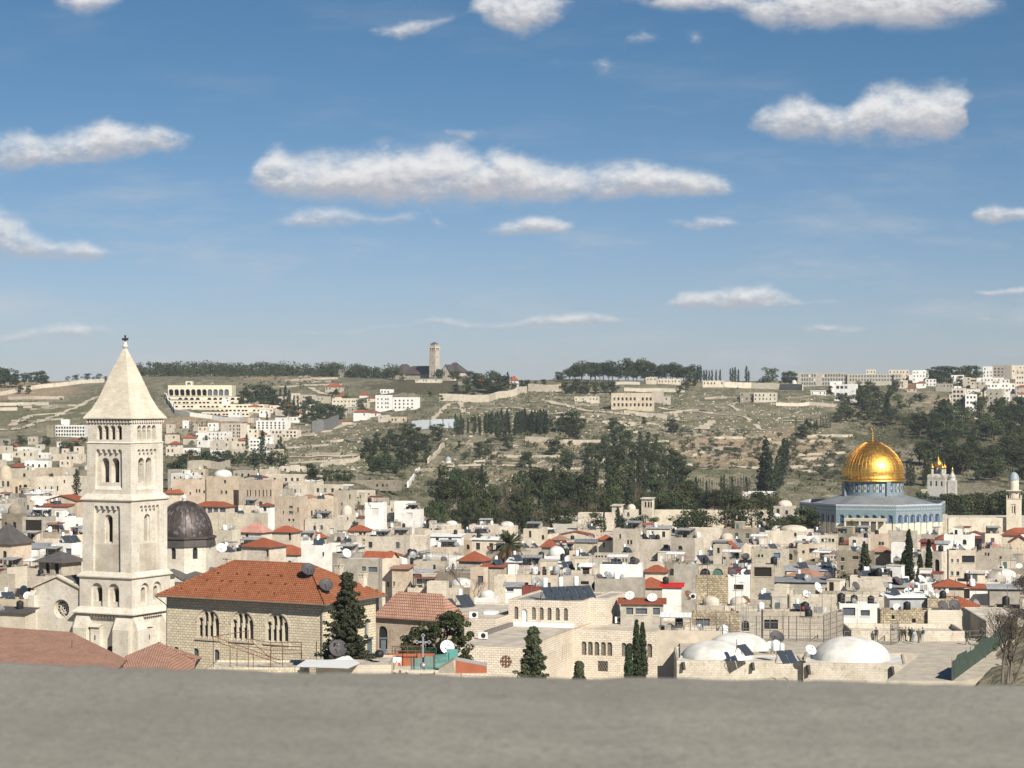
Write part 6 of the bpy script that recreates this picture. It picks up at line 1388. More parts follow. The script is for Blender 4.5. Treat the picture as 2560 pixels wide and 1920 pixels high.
def minaret(px,Y,rows,label,scale=1.0,square=True):
 """rows: photograph rows of dome top, dome base, drum base, balcony top, balcony floor, foot"""
 c=P(px,HY,Y);s=Y/F;zb=min(gz(c.x,c.y),-(rows[5]-HY)*s)-2;L=lambda py:-(py-HY)*s-zb;root=empty('minaret',(c.x,c.y,zb),R(-20));T(root,label,'minaret')
 a=2.15*scale;mb=MB();h=L(rows[4])
 if square:
  for(o,u)in FS(a):face(mb,(o[0],o[1],0),(u[0],u[1],0),(0,0,1),[(0,0),(2*a,0),(2*a,h),(0,h)],[(rect(a,h-5.2,1.5,3.6),.25,[(arch(a-.35,h-4.6,.32,2.4,6),.4,1),(arch(a+.35,h-4.6,.32,2.4,6),.4,1)])])
 else:mb.lathe([(a*1.05,0),(a*.9,h*.85),(a,h)],14)
 mb.build('shaft',[MT['pale'],MT['dark']],root)
 mb=MB();mb.lathe([(a*1.0,h-.9),(a*1.5,h-.1),(a*1.5,h+.1)],4 if square else 16,ph=R(45),sm=False,cap=(0,1));n=28
 r=a*1.45*(1.0)
 for k in range(n):
  t0=2*math.pi*k/n;ra=r*(1.0 if not square else .72/max(abs(math.cos(t0)),abs(math.sin(t0))));mb.box(ra*math.cos(t0)-.07,ra*math.cos(t0)+.07,ra*math.sin(t0)-.07,ra*math.sin(t0)+.07,h+.1,h+1.15)
 mb.build('balcony',MT['pale'],root)
 mb=MB();r=a*.72;hb,hd=L(rows[3]),L(rows[2]);mb.lathe([(r,h+.1),(r,hb)],16);mb.build('lantern',[MT['pale']],root)
 mb=MB()
 mb.lathe([(a*1.45,hb),(a*1.45,hb+.18),(a*.8,hb+.3)],4 if square else 16,ph=R(45),sm=False,cap=(1,0));mb.lathe([(r,hb+.2),(r,L(rows[1]))],16);mb.build('drum',MT['pale'],root)
 mb=MB();zb_,zt_=L(rows[1]),L(rows[0]);mb.lathe([(r*1.08*math.cos(t),zb_+(zt_-zb_)*math.sin(t))for t in[i*math.pi/2/8 for i in range(8)]]+[(.05,zt_)],16);mb.tube((0,0,zt_),(0,0,zt_+1.2),.07,n=5);mb.build('dome',MT['leaddome'],root)
MT['leaddome']=plain('blue_grey_lead',(.30,.35,.37),.6,.1)
minaret(2535,690,(1180,1200,1203,1227,1247,1330),'pale square minaret with grey dome at the right edge',1.0)
minaret(1120.5,1130,(1141,1151,1153,1158,1166,1205),'white round minaret standing among the hillside trees',1.05,False)
reg(2515,2557,1180,1322,690,'square minaret');reg(1108,1133,1140,1190,800,'white minaret')
# buildings on the hills
def grid(x0,x1,nx,y0,y1,ny,w_,h_,ar=0):return[(x0+(x1-x0)*(i+.5)/nx,y0+(y1-y0)*j/max(1,ny-1)if ny>1 else y0,w_,h_,ar)for j in range(ny)for i in range(nx)]
def HF(*a,**k):return H(*a,far=True,**k)
HF('A',405,478,838,945,'grey','flat',-6,'blank slab wing','blank grey end wing of the terraced hillside hotel',k=1,wins=[])
HF('A',475,757,840,945,'white','flat',-6,'balcony hotel','white hillside hotel with three rows of balconies, left of the tower',k=.35,wins=grid(478,755,12,852,912,3,16,18),roofmat='roofg')
HF('A',528,605,790,842,'white','flat',-6,'white penthouse','white penthouse on top of the balcony hotel',Y=None,k=.6,wins=[])
for r in(('A',150,300,1030,1080,'white','left white roof house'),('A',318,440,1078,1130,'white','white slab among roofs'),('A',430,560,1090,1150,'pale','pale roof house'),('A',180,330,1060,1160,'cream','cream roof house'),('A',20,110,1085,1150,'white','low white edge house'),('A',560,740,1090,1170,'cream','cream house left of tower'),('A',330,450,1130,1190,'concrete','grey house left of tower'),('A',240,330,940,1010,'cream','cream house under hotel')):
 HF(r[0],r[1],r[2],r[3],r[4],r[5],'flat',-12,r[6],f'{r[6]} on the slope below the balcony hotel',k=.7)
HF('C',595,822,618,745,'pale','flat',-24,'four-storey apartments','pale four-storey apartment block right of the spire',k=.6,wins=grid(660,815,5,630,720,4,12,16),swins=None)
HF('C',900,1198,592,680,'white','flat',-14,'white stepped apartments','long white apartment block with balconies below the terraced campus',k=.4,wins=grid(905,1190,8,605,650,3,16,14))
HF('C',1025,1288,672,750,'pale','flat',-12,'pale hillside block','pale two-storey block at the head of the valley path',k=.4,wins=grid(1030,1280,8,685,715,2,18,16))
HF('C',840,990,752,870,'white','flat',-14,'red-balcony house','white house with red balcony edges beside a tall cypress',k=.6,wins=grid(845,985,5,768,830,3,18,14))
HF('C',985,1112,798,885,'concrete','flat',-12,'grey terrace house','grey house between two dark cypresses',k=.6,wins=grid(990,1100,4,830,860,2,18,14))
HF('C',475,692,690,772,'white','flat',-14,'white stepped house','bright white stepped house in front of the four-storey apartments',k=.6,roofmat='roofw',wins=grid(480,685,6,705,740,2,12,12))
HF('C',378,472,700,765,'white','flat',-14,'white balcony house on slope','small white house with balcony on the left slope',k=.7)
HF('C',268,382,715,805,'pale','hip',-14,'red-eaved villa','pale villa with red roof edge on the left slope',e=742,k=.8)
HF('C',142,265,770,850,'white','hip',-14,'villa by tower','white villa with red roof just right of the spire',e=798,k=.8)
HF('C',195,312,660,740,'grey','flat',-14,'grey terrace block','grey stone block under the campus slope',k=.6)
HF('C',690,905,775,850,'pale','flat',-14,'long pale row','long pale row house on the left slope',k=.4)
HF('C',500,690,770,880,'cream','flat',-14,'cream row house','cream house with square windows on the left slope',k=.5)
HF('C',270,420,830,890,'white','flat',-14,'low white row','low white houses above the roadside trees',k=.5)
HF('C',120,270,820,900,'pale','flat',-14,'pale house by tower','pale house right beside the bell tower shaft',k=.6)
HF('C',690,840,840,900,'tan','flat',-14,'tan slope house','tan house above the roadside trees',k=.6)
HF('C',1930,2078,372,512,'white','flat',-16,'left white cube house','white stepped cube house on the middle ridge, left of two',k=.8,roofmat='roofw',wins=grid(1935,2070,4,400,470,3,12,14))
HF('E',75,312,598,710,'white','flat',-16,'right white villa','big white villa with balconies on the middle ridge, right of two',k=.6,roofmat='roofw',wins=grid(80,260,5,620,680,3,14,14))
HF('C',1740,1885,498,592,'white','hip',-14,'small red-tiled villa','small white villa with red roof below the white cube houses',e=520,k=.8)
HF('C',1870,1975,505,560,'white','hip',-14,'red-tiled cottage','white cottage with bright red roof below the white cube houses',e=525,k=.8)
HF('C',1955,2060,545,605,'cream','flat',-14,'cream slope cottage','cream cottage under the white cube houses',k=.6)
HF('C',2058,2205,560,612,'peach','flat',-10,'long peach cottage','long peach cottage at the top of the bare slope',k=.5)
HF('C',1640,1735,590,630,'peach','shed',-10,'red shed on slope','red-roofed shed on the path above the bare slope',e=602,k=.6,roofmat='tilefar')
HF('C',1495,1660,268,352,'cream','hip',-14,'villa with wide red roof','cream villa with wide red roof below the olive terraces',e=300,k=.7)
HF('C',1792,1872,335,395,'white','hip',-10,'steep red roof house','house with a steep bright red roof among pines',e=372,k=.9)
HF('C',1970,2092,322,358,'white','flat',-6,'flat white hall','flat white hall under the ridge trees',k=.5)
HF('C',1235,1420,370,465,'cream','flat',-14,'cream villa among cypresses','cream villa beside tall cypresses in the middle distance',k=.6)
HF('C',1420,1545,383,445,'cream','flat',-14,'plain cream hall','plain cream hall right of the cypress villa',k=.6)
HF('C',1055,1180,385,470,'pale','flat',-14,'pale block by pines','pale block left of the cypress villa',k=.6)
HF('C',1555,1785,400,480,'pale','flat',-12,'stepped hillside houses','pale stepped houses above the dark round trees',k=.5,wins=grid(1560,1780,7,420,455,2,12,12))
HF('C',1335,1490,165,208,'cream','flat',-8,'ridge lodge','small cream lodge under the ridge forest',k=.5)
HF('C',1612,1722,152,205,'cream','flat',-8,'gatehouse by ridge','small cream gatehouse under the ridge trees',k=.6)
HF('E',640,752,415,492,'grey','hip',-14,'grey-roofed cottage','grey stone cottage with hipped roof below the ridge tower',e=450,k=.8,roofmat='leadgrey')
HF('E',800,892,428,470,'tan','hip',-14,'red roof in pines','red hipped roof half hidden in pines',e=458,k=.8)
HF('E',1085,1162,412,515,'white','hip',-18,'tall red-roofed house','tall white house with red roof at the right end of the pines',e=455,k=.9)
HF('E',270,505,425,475,'cream','shed',-8,'long low lodge','long low lodge below the ridge tower',e=440,k=.4,roofmat='roofg')
HF('H',-110,262,562,712,'peach','flat',-12,'cream hotel complex','cream two-storey complex with square windows on the slope',k=.4,wins=grid(-100,250,10,600,650,2,18,26))
HF('H',245,342,545,650,'cream','flat',-14,'square cream tower house','square cream tower house right of the cream complex',k=.9,wins=[])
HF('H',338,405,590,662,'cream','flat',-14,'small cream annex','small cream annex at the right end of the cream complex',k=.9)
HF('H',190,285,425,485,'pale','flat',-10,'pale ridge house','pale house under the umbrella pines',k=.8)
HF('H',290,490,440,485,'cream','flat',-6,'low cream ridge range','low cream range under the umbrella pines',k=.4)
HF('H',680,868,455,512,'pale','flat',-10,'battlemented ridge house','pale flat house left of the ridge wall',k=.6)
HF('H',1005,1128,555,640,'grey','flat',-14,'grey wall house','grey-walled house on the bare slope',k=.9)
HF('H',1122,1325,558,645,'cream','flat',-12,'cream house with tree','cream house behind a single round tree on the bare slope',k=.6)
HF('E',1645,1865,592,645,'cream','flat',-8,'low cream slope house','low cream house with small dome left of the cream complex',k=.5)
HF('H',1440,1500,448,510,'cream','dome',-8,'white ridge dome','small white dome on the ridge left of the long hotel',e=490,k=1,roofmat='roofw',wins=[])
HF('J',258,682,385,500,'concrete','flat',-8,'long grid hotel','long grey ridge hotel with window grid, left wing',k=.25,wins=grid(285,415,6,400,470,3,14,22)+grid(465,675,9,400,470,3,14,22),pane='paneb')
HF('J',682,1160,398,500,'concrete','flat',-6,'right hotel wing','long grey ridge hotel with window grid, right wing',k=.2,wins=grid(700,1150,18,408,440,2,14,18),pane='paneb')
HF('J',845,932,360,420,'pale','flat',-8,'ridge penthouse','pale penthouse block on the ridge hotel',k=.7)
HF('J',1045,1215,362,470,'pale','flat',-10,'pale ridge flats','pale flats at the right end of the ridge hotel',k=.6)
HF('J',1250,1392,365,470,'white','flat',-14,'white ridge flats','white stepped flats left of the ridge pines',k=.7)
HF('J',535,640,460,560,'white','flat',-14,'white hillside flat','white flat block left part under the ridge hotel',k=.7)
HF('J',575,775,485,640,'white','flat',-22,'balcony apartment house','white apartment house with open balconies under the ridge hotel',k=.5,wins=grid(585,690,3,500,560,2,26,24),swins=[(.3,1.5,1.2,1.6,0),(.7,1.5,1.2,1.6,0),(.3,5,1.2,1.6,0),(.7,5,1.2,1.6,0)])
HF('J',365,500,532,585,'white','shed',-4,'white shed on ridge','long white shed left of the balcony apartment house',e=545,k=.5,roofmat='tankw')
HF('J',1110,1208,450,525,'pale','flat',-10,'pale cube on ridge','pale cube house right of the ridge hotel',k=.8)
HF('J',1200,1285,498,560,'cream','hip',-14,'red-roofed cottage right','cream cottage with red roof on the right ridge',e=520,k=.8)
HF('J',1450,1600,480,550,'concrete','flat',-14,'grey houses in row','grey flat houses in a row on the right ridge',k=.5)
HF('J',1590,1712,520,725,'pale','flat',-24,'five-storey flats','pale five-storey flats with balconies on the right slope',k=.6,wins=grid(1595,1690,3,540,690,5,22,20))
HF('J',1705,1805,572,725,'white','flat',-14,'white right flats','white flats right of the five-storey flats',k=.7,wins=grid(1710,1800,3,590,680,3,16,18))
HF('J',1718,1832,530,600,'white','flat',-14,'white stepped roof house','white house above the white right flats',k=.7)
HF('J',1890,2035,528,685,'concrete','flat',-22,'plain grey flats','plain grey flats on the right slope',k=.7,wins=grid(1900,2000,2,560,640,3,14,16))
HF('J',2028,2092,550,665,'white','flat',-14,'narrow white flats','narrow white flats beside the plain grey flats',k=.9)
HF('J',1900,2132,478,560,'white','flat',-14,'white terrace flats','white terraced flats above the plain grey flats',k=.5)
HF('J',1800,2035,430,490,'white','flat',-10,'long white flats','long white flats below the ridge pines',k=.4)
HF('J',1935,2112,322,435,'concrete','flat',-22,'topmost grey flats','grey apartment block topmost on the right ridge',k=.6,wins=grid(1945,2040,3,345,400,3,16,14))
HF('J',1858,1940,332,430,'white','flat',-14,'narrow ridge flats','narrow white flats left of the topmost grey flats',k=.8)
HF('J',2108,2260,322,410,'pale','flat',-14,'ridge edge flats','pale flats at the right end of the ridge',k=.6)
HF('J',2138,2260,400,545,'pale','flat',-14,'edge apartment block','pale apartment block at the right edge',k=.6,wins=grid(2145,2210,3,420,510,3,12,16))
HF('J',2118,2260,680,735,'pale','flat',-10,'low edge house','low pale house at the right edge among trees',k=.6)
for r in(('C',1110,1200,985,1060,'cream','pale pillared block'),('C',1190,1335,988,1065,'cream','cream hall above old roofs'),('C',935,1345,1062,1120,'cream','long cream wall block'),('C',1390,1560,1062,1150,'tan','tan corner house by trees'),('C',1730,1905,1015,1120,'grey','grey gate ruin'),('C',885,1110,1015,1060,'tan','tan wall block'),('C',1330,1700,1150,1260,'tan','old stone roofs'),('C',1690,2160,1115,1250,'grey','battlemented wall house'),('C',1130,1400,1120,1230,'pale','white-roofed house'),('C',2060,2160,1160,1250,'white','white rooftop house'),('C',1760,1930,1195,1290,'cream','red-trimmed house')):
 H(r[0],r[1],r[2],r[3],r[4],r[5],'flat',-12,r[6],f'{r[6]} at the far edge of the old town',k=.5,Y=None)
def outskirts():
 rng=random.Random(31);used=[(h['px0'],h['px1'],h['pyT'],h['pyB'])for h in PLACED]
 for(x0,x1,y0,y1,n,hmin,hmax)in((425,700,1075,1150,34,14,26),(0,205,1112,1172,26,12,22),(700,940,1000,1045,14,12,20),(2385,2560,935,1010,20,14,26),(560,760,1010,1062,10,12,18),(2230,2330,925,975,9,10,18),(1990,2060,955,975,3,9,14)):
  k=0
  for _ in range(n*6):
   px,py=rng.uniform(x0,x1),rng.uniform(y0,y1);w_=rng.uniform(16,38);h=rng.uniform(hmin,hmax)
   r=(px-w_/2,px+w_/2,py-h,py)
   if any(min(r[1],u[1])-max(r[0],u[0])>3 and min(r[3],u[3])-max(r[2],u[2])>-2 and abs(u[3]-py)<9 for u in used):continue
   p=hit(px,py,905);Y=p.y;w3,d3,cx=span_geom(r[0],r[1],Y,-14,.7);hh=h/F*Y;wall=rng.choice(['white','pale','white','cream','concrete','beige']);roof=rng.choice(['flat']*5+['hip']);rm={'flat':rng.choice(['roof','roofw','roofg']),'hip':'tilefar'}[roof]
   f=[(w3*(i+.5)/max(1,int(w3/3)),.9+3*j,1.1,1.4,False)for j in range(max(1,int(hh/3)))for i in range(max(1,int(w3/3)))if rng.random()<.75]
   root,zr=build_house('hillside_house',None,None,cx,Y,p.z-2,w3,d3,hh+2-(1.5 if roof=='hip' else 0),rng.gauss(-14,6),wall,roof,f,[],None,1.6,rm,.4,rng.choice(['pane','dark','paneb']),.4,rng)
   AUTO.append((root,f"{'red-roofed' if roof == 'hip' else 'flat'} {WNAME[wall]} hillside house",'house','houses on the slopes',px,py-h/2));used.append(r);k+=1
   if k>=n:break
outskirts()
def ridge_tower():
 p=hit(1086,925,1200);Y=2060.0;s=Y/F;c=P(1086,HY,Y);zb=gz(c.x,c.y)-1;L=lambda py:-(py-HY)*s-zb;root=empty('ridge_church',(c.x,c.y,zb),R(-32));T(root,'ridge-top church with tall square stone tower and dark steep roofs','church')
 a=26*s/1.40/2;mb=MB()
 for(o,u)in FS(a):
  h=L(876);face(mb,(o[0],o[1],0),(u[0],u[1],0),(0,0,1),[(0,0),(2*a,0),(2*a,h),(0,h)],[(rect(a,h*.55,.6,2.5),.3,1),(rect(a,h*.75,.6,2.5),.3,1)])
 mb.build('tower',[MT['tan'],MT['dark']],root)
 mb=MB();b=a*1.1;h=L(866)-L(876.5)
 for(o,u)in FS(b):face(mb,(o[0],o[1],L(876.5)),(u[0],u[1],0),(0,0,1),[(0,0),(2*b,0),(2*b,h),(0,h)],[(rect(2*b*f,h*.15,1.9,h*.42),.8,1)for f in(.25,.5,.75)])
 mb.box(-b,b,-b,b,L(866)-.3,L(866));b2=a*.8;h=L(860.5)-L(866)
 for(o,u)in FS(b2):face(mb,(o[0],o[1],L(866)),(u[0],u[1],0),(0,0,1),[(0,0),(2*b2,0),(2*b2,h),(0,h)],[(rect(2*b2*f,h*.2,1.4,h*.5),.6,1)for f in(.3,.7)])
 mb.build('belfry',[MT['pale'],MT['dark']],root)
 mb=MB();r4=lambda q,z:[(-q,-q,z),(q,-q,z),(q,q,z),(-q,q,z)];mb.loft([r4(b2*1.12,L(860.5)),r4(.1,L(854.5))]);mb.poly(*r4(b2*1.12,L(860.5))[::-1]);mb.build('tower_roof',MT['leadgrey'],root)
 mb=MB();mb.box(6,26,4,20,0,9);mb.box(-42,-6,6,20,0,7.5);mb.box(-50,-38,2,24,0,8);mb.build('nave_wall',MT['tan'],root)
 for(x0,x1,y0,y1,z,r)in((5,27,3,21,9,9.5),(-43,-5,5,21,7.5,8),(-51,-37,1,25,8,9.5)):mb=MB();hip(mb,x0,x1,y0,y1,z,r,0,0);mb.build('roof',MT['ridgeroof'],root)
 mb=MB();mb.poly((8,-3,0),(22,-3,0),(22,-3,7),(15,-3,16),(8,-3,7));mb.poly((8,10,0),(8,-3,0),(8,-3,7),(8,10,7));mb.poly((22,-3,0),(22,10,0),(22,10,7),(22,-3,7));mb.build('front_gable',MT['tan'],root)
 mb=MB();mb.poly((7.3,-3.6,6.3),(15,-3.6,16.4),(15,11,16.4),(7.3,11,6.3));mb.poly((22.7,-3.6,6.3),(22.7,11,6.3),(15,11,16.4),(15,-3.6,16.4));mb.build('roof',MT['ridgeroof'],root)
 reg(980,1150,855,930,Y,'ridge tower')
MT['ridgeroof']=plain('brown_black_roof',(.075,.06,.06),.8,noise=.2)
ridge_tower()
def campus():
 Y=hit(500,992,1200).y;s=Y/F;c=P(500,HY,Y);zb=min(gz(c.x+dx,Y-30)for dx in(-40,0,60))-20;root=empty('terraced_campus',(c.x,c.y,zb),0);T(root,'cream hillside campus with long arched gallery above stepped garden terraces','campus')
 Lz=lambda y:-(zy('C',y)-HY)*s-zb;Lx=lambda x:(zx('C',x)-HX)/F*Y-c.x
 mb=MB();x0,x1=Lx(138),Lx(690);z0,z1=Lz(384),Lz(287);w_=x1-x0;holes=[]
 for i in range(11):holes.append((arch(Lx(164+48*i)-x0,.6,40*s/3.456,(55)*s/3.456+.2,8),5.0 if i<7 else 1.2,1 if i<7 else 'pane'))
 pn=face(mb,(x0,0,z0),(1,0,0),(0,0,1),[(0,0),(w_,0),(w_,z1-z0),(0,z1-z0)],holes)
 mb.poly((x1,0,z0),(x1,26,z0),(x1,26,z1),(x1,0,z1));mb.poly((x0,26,z0),(x0,0,z0),(x0,0,z1),(x0,26,z1));mb.poly((x0,0,z1),(x1,0,z1),(x1,26,z1),(x0,26,z1));mb.box(x0,x1,.5,26,0,z0-.1)
 mb.build('gallery',[MT['campus'],MT['dark']],root)
 for p in pn:q=MB();q.poly(*p);q.build('window',MT['paneb'],root)
 mb=MB();xa,xb=Lx(290),Lx(345);h=Lz(252)-Lz(287);pn=face(mb,(xa,.4,Lz(287)),(1,0,0),(0,0,1),[(0,0),(xb-xa,0),(xb-xa,h),(0,h)],[(arch((xb-xa)/2,h*.12,(xb-xa)*.62,h*.62,8),.5,1)]);mb.box(xa,xb,1.0,9,Lz(287),Lz(252));mb.build('gable_turret',[MT['campus'],MT['paneb']],root)
 rng=random.Random(8)
 for k,(a,b,yt,yb)in enumerate(((118,772,388,418),(150,885,418,452),(190,965,452,486),(340,1045,486,520),(430,840,520,552))):
  Yk=hit(zx('C',(a+b)/2),zy('C',yb),1200).y;sk=Yk/F;Lzk=lambda y:-(zy('C',y)-HY)*sk-zb;Lxk=lambda x:(zx('C',x)-HX)/F*Yk-c.x
  mb=MB();x0,x1=Lxk(a),Lxk(b);z1=Lzk(yt);z0=Lzk(yb)-6;yf=Yk-Y;w_=x1-x0;n=int((b-a)/(48 if k==0 else 34));vis=Lzk(yt)-Lzk(yb);hh=z1-z0
  holes=[((arch(w_*(i+.5)/n,6+vis*.1,w_/n*.7,vis*.72,6)if k==0 else rect(w_*(i+.5)/n+rng.uniform(-.4,.4),6+vis*.2,w_/n*.62,vis*.42)),1.2,1)for i in range(n)if rng.random()<.8]
  face(mb,(x0,yf,z0),(1,0,0),(0,0,1),[(0,0),(w_,0),(w_,hh),(0,hh)],holes);mb.poly((x0,yf,z1),(x1,yf,z1),(x1,yf+34,z1),(x0,yf+34,z1));mb.poly((x1,yf,z0),(x1,yf+34,z0),(x1,yf+34,z1),(x1,yf,z1));mb.poly((x0,yf+34,z0),(x0,yf,z0),(x0,yf,z1),(x0,yf+34,z1))
  mb.build('garden_terrace',[MT['campus'],MT['dark']],root)
 reg(410,690,950,1045,Y-45,'arched campus')
 return Y
MT['campus']=plain('pale_campus_stone',(.62,.55,.43),.9,noise=.12)
CAMPUS_Y=campus()
def onion_church():
 Y=1085.0;s=Y/F;c=P(2346,HY,Y);zb=gz(c.x,c.y)-3;L=lambda py:-(py-HY)*s-zb;MT['ochurch']=plain('grey_white_stone',(.50,.48,.44),.9,noise=.3);root=empty('onion_domed_church',(c.x,c.y,zb),R(-25));T(root,'white church with cluster of small golden onion domes among dark trees','church')
 m=MT['ochurch'];mb=MB();a=4.6;h=L(1197)
 for(o,u)in FS(a):face(mb,(o[0],o[1],0),(u[0],u[1],0),(0,0,1),[(0,0),(2*a,0),(2*a,h),(0,h)],[(arch(2*a*f,h-3.6,.9,2.6,6),.3,1)for f in(.2,.5,.8)])
 mb.build('body',[m,MT['dark']],root)
 mb=MB()
 for k in range(4):
  M=Matrix.Rotation(R(90*k),4,'Z')
  for j in range(3):
   x=-3.1+3.1*j;q=[(x-1.45,-a-.1,h),(x+1.45,-a-.1,h),(x+1.3,-a-.1,h+.9),(x+.6,-a-.1,h+1.6),(x,-a-.1,h+2.3),(x-.6,-a-.1,h+1.6),(x-1.3,-a-.1,h+.9)];f=[M@Vector(v)for v in q];b_=[M@Vector((v[0],v[1]+2,v[2]))for v in q];n=7
   mb.add(f+b_,[tuple(range(n))]+[(i,(i+1)%n,n+(i+1)%n,n+i)for i in range(n)])
 mb.loft([[(-a,-a,h),(a,-a,h),(a,a,h),(-a,a,h)],[(-2.6,-2.6,h+2.6),(2.6,-2.6,h+2.6),(2.6,2.6,h+2.6),(-2.6,2.6,h+2.6)]]);mb.build('keel_gables',MT['concrete'],root)
 def onion(x,y,z,r,dh):
  mb=MB();mb.lathe([(r*.72,0),(r*.72,dh)],12,(x,y,z));mb.build('drum',[m],root)
  mb=MB();mb.lathe([(r*.75,0),(r*.98,r*.35),(r*1.05,r*.8),(r*.85,r*1.3),(r*.45,r*1.8),(r*.14,r*2.2),(.03,r*2.7)],16,(x,y,z+dh));mb.tube((x,y,z+dh+r*2.6),(x,y,z+dh+r*2.6+1.4),.06,n=4);mb.tube((x-.4,y,z+dh+r*2.6+.8),(x+.4,y,z+dh+r*2.6+.8),.05,n=4);mb.build('onion_dome',MT['gold'],root)
 onion(0,0,h+1.5,2.1,4.3)
 for x,y in((-2.6,-2.6),(2.6,-2.6),(2.6,2.6),(-2.6,2.6)):onion(x,y,h+2.0,1.05,3.0)
 mb=MB();x,y=7.2,0;mb.box(x-2,x+2,y-2,y+2,0,L(1200));mb.lathe([(2.0,L(1200)),(1.6,L(1198)),(1.6,L(1192))],8,(x,y,0));mb.lathe([(1.8,L(1192)),(.5,L(1180)),(.4,L(1176))],8,(x,y,0));mb.build('bell_turret',[m],root)
 mb=MB();mb.lathe([(.35,0),(.6,.4),(.5,.9),(.03,1.9)],10,(x,y,L(1176)));mb.build('onion_dome',MT['gold'],root)
 reg(2319,2390,1135,1237,Y,'onion-domed church')
onion_church()
# walls, roads and paths draped over the hills
def drape(pts,step=5.0):
 out=[]
 h=[hit(px,py)for px,py in pts]
 for a,b in zip(h,h[1:]):
  n=max(1,int((b-a).length/step))
  for i in range(n):q=a.lerp(b,i/n);out.append(Vector((q.x,q.y,gz(q.x,q.y))))
 out.append(h[-1]);return out
def hill_wall(pts,hm,mat,label,short=None,th=.9,rg=None):
 if rg:pts=[(zx(rg,x),zy(rg,y))for x,y in pts]
 q=drape(pts);mb=MB();A=[];c=q[0].copy()
 for i,p in enumerate(q):
  d=(q[min(i+1,len(q)-1)]-q[max(i-1,0)]);n=Vector((-d.y,d.x,0));n=n.normalized()*th/2 if n.length>0 else Vector((0,th/2,0))
  A.append([p+n-Vector((0,0,1.5))-c,p+n+Vector((0,0,hm))-c,p-n+Vector((0,0,hm))-c,p-n-Vector((0,0,1.5))-c])
 mb.loft(A,0,False,(True,True));T(mb.build('hillside_wall',MT[mat],None,c),label,'wall',kind='thing')
 if short:m=pts[len(pts)//2];PLACED.append(dict(px0=m[0]-5,px1=m[0]+5,pyT=m[1]-5,pyB=m[1],Y=3000,short=short,x=0,y=9e9,zr=None,w=0,d=0,rot=0,roof=''))
hill_wall([(480,630),(905,640),(960,618),(1150,580),(1230,560)],5.5,'pale','long pale stepped wall across the middle of the bare slope','long stepped wall',rg='E')
hill_wall([(1245,545),(1400,555),(1530,545)],6.0,'tan','tan wall joining the ridge pines to the stepped wall',rg='E')
hill_wall([(1780,480),(2000,490),(2212,492)],2.5,'pale','pale garden wall below the umbrella pines',rg='E')
hill_wall([(0,545),(250,550),(525,556)],3.0,'cream','cream wall under the umbrella pines, right part',rg='H')
hill_wall([(865,512),(1100,520),(1350,532),(1545,540)],5.0,'cream','long cream wall along the right ridge','long ridge wall',rg='H')
hill_wall([(1310,672),(1600,668),(1850,690)],2.5,'pale','low pale wall below the grey-walled house',rg='H')
hill_wall([(380,1185),(450,1105),(520,1030)],3.0,'pale','upper pale wall climbing diagonally beside the white minaret',rg='E')
hill_wall([(205,1380),(255,1305),(305,1245)],2.6,'white','lower white wall climbing diagonally left of the white minaret',rg='E')
hill_wall([(1220,985),(1550,1008),(1900,1010)],3.2,'tan','long tan terrace wall across the middle slope',rg='E')
hill_wall([(0,745),(200,768),(370,785)],3.0,'cream','cream roadside wall below the cream complex',rg='H')
hill_wall([(-60,590),(150,555),(320,525),(560,500),(900,470)],3.5,'cream','long cream retaining wall along the left ridge road','left ridge road wall',rg='A')
hill_wall([(75,618),(300,614),(550,614)],2.6,'pale','upper short terrace wall on the left tan slope',rg='A')
hill_wall([(-60,670),(200,668),(420,668)],2.6,'pale','middle terrace wall on the left tan slope',rg='A')
hill_wall([(-60,715),(60,714),(150,712)],2.6,'pale','lowest terrace wall on the left tan slope',rg='A')
hill_wall([(110,385),(200,530),(330,560),(520,585),(760,600),(930,612)],3.0,'white','pale boundary wall curving below the terraced campus','campus boundary wall',rg='C')
hill_wall([(240,880),(420,870),(620,860)],6.0,'tinb','long blue-grey fence wall on the middle slope',rg='E')
hill_wall([(1460,1000),(1620,975),(1790,930)],2.0,'cream','stepped cream wall left of the hillside pines',rg='C')
hill_wall([(1380,700),(1480,690),(1610,640)],8.0,'conc2','dark grey retaining wall at the top of the bare slope',rg='C')
hill_wall([(310,1010),(500,1005),(670,1000)],4.0,'tan','old tan wall below the roadside trees',rg='C')
MT_dummy=None
def terraces():
 rng=random.Random(6)
 for(x0,x1,y0,y1,n)in((1000,1720,1100,1232,17),(1160,2040,992,1082,13),(1690,1900,1088,1150,6),(1930,2110,1090,1190,6),(640,930,1070,1175,7),(570,800,938,972,5),(20,230,1010,1060,4)):
  for i in range(n):
   px=rng.uniform(x0,x1-60);L_=rng.uniform(50,170);py=y0+(y1-y0)*(i+rng.random())/n;pts=[(px+L_*k/6,py+rng.uniform(-1.2,1.2)+3*math.sin(px*.02+k*.6))for k in range(7)]
   q=drape(pts,6);mb=MB();c=q[0].copy();h=rng.uniform(.9,1.9);mb.loft([[p+Vector((0,.3,-1))-c,p+Vector((0,.3,h+rng.uniform(-.25,.2)))-c,p+Vector((0,-.3,h+rng.uniform(-.25,.2)))-c,p+Vector((0,-.3,-1))-c]for p in q],0,False,(True,True))
   AUTO.append((T(mb.build('terrace_wall',MT[rng.choice(['tan','tan','grey'])],None,c),kind='thing'),'low stone terrace wall','wall','terrace walls',px+L_/2,py))
terraces()
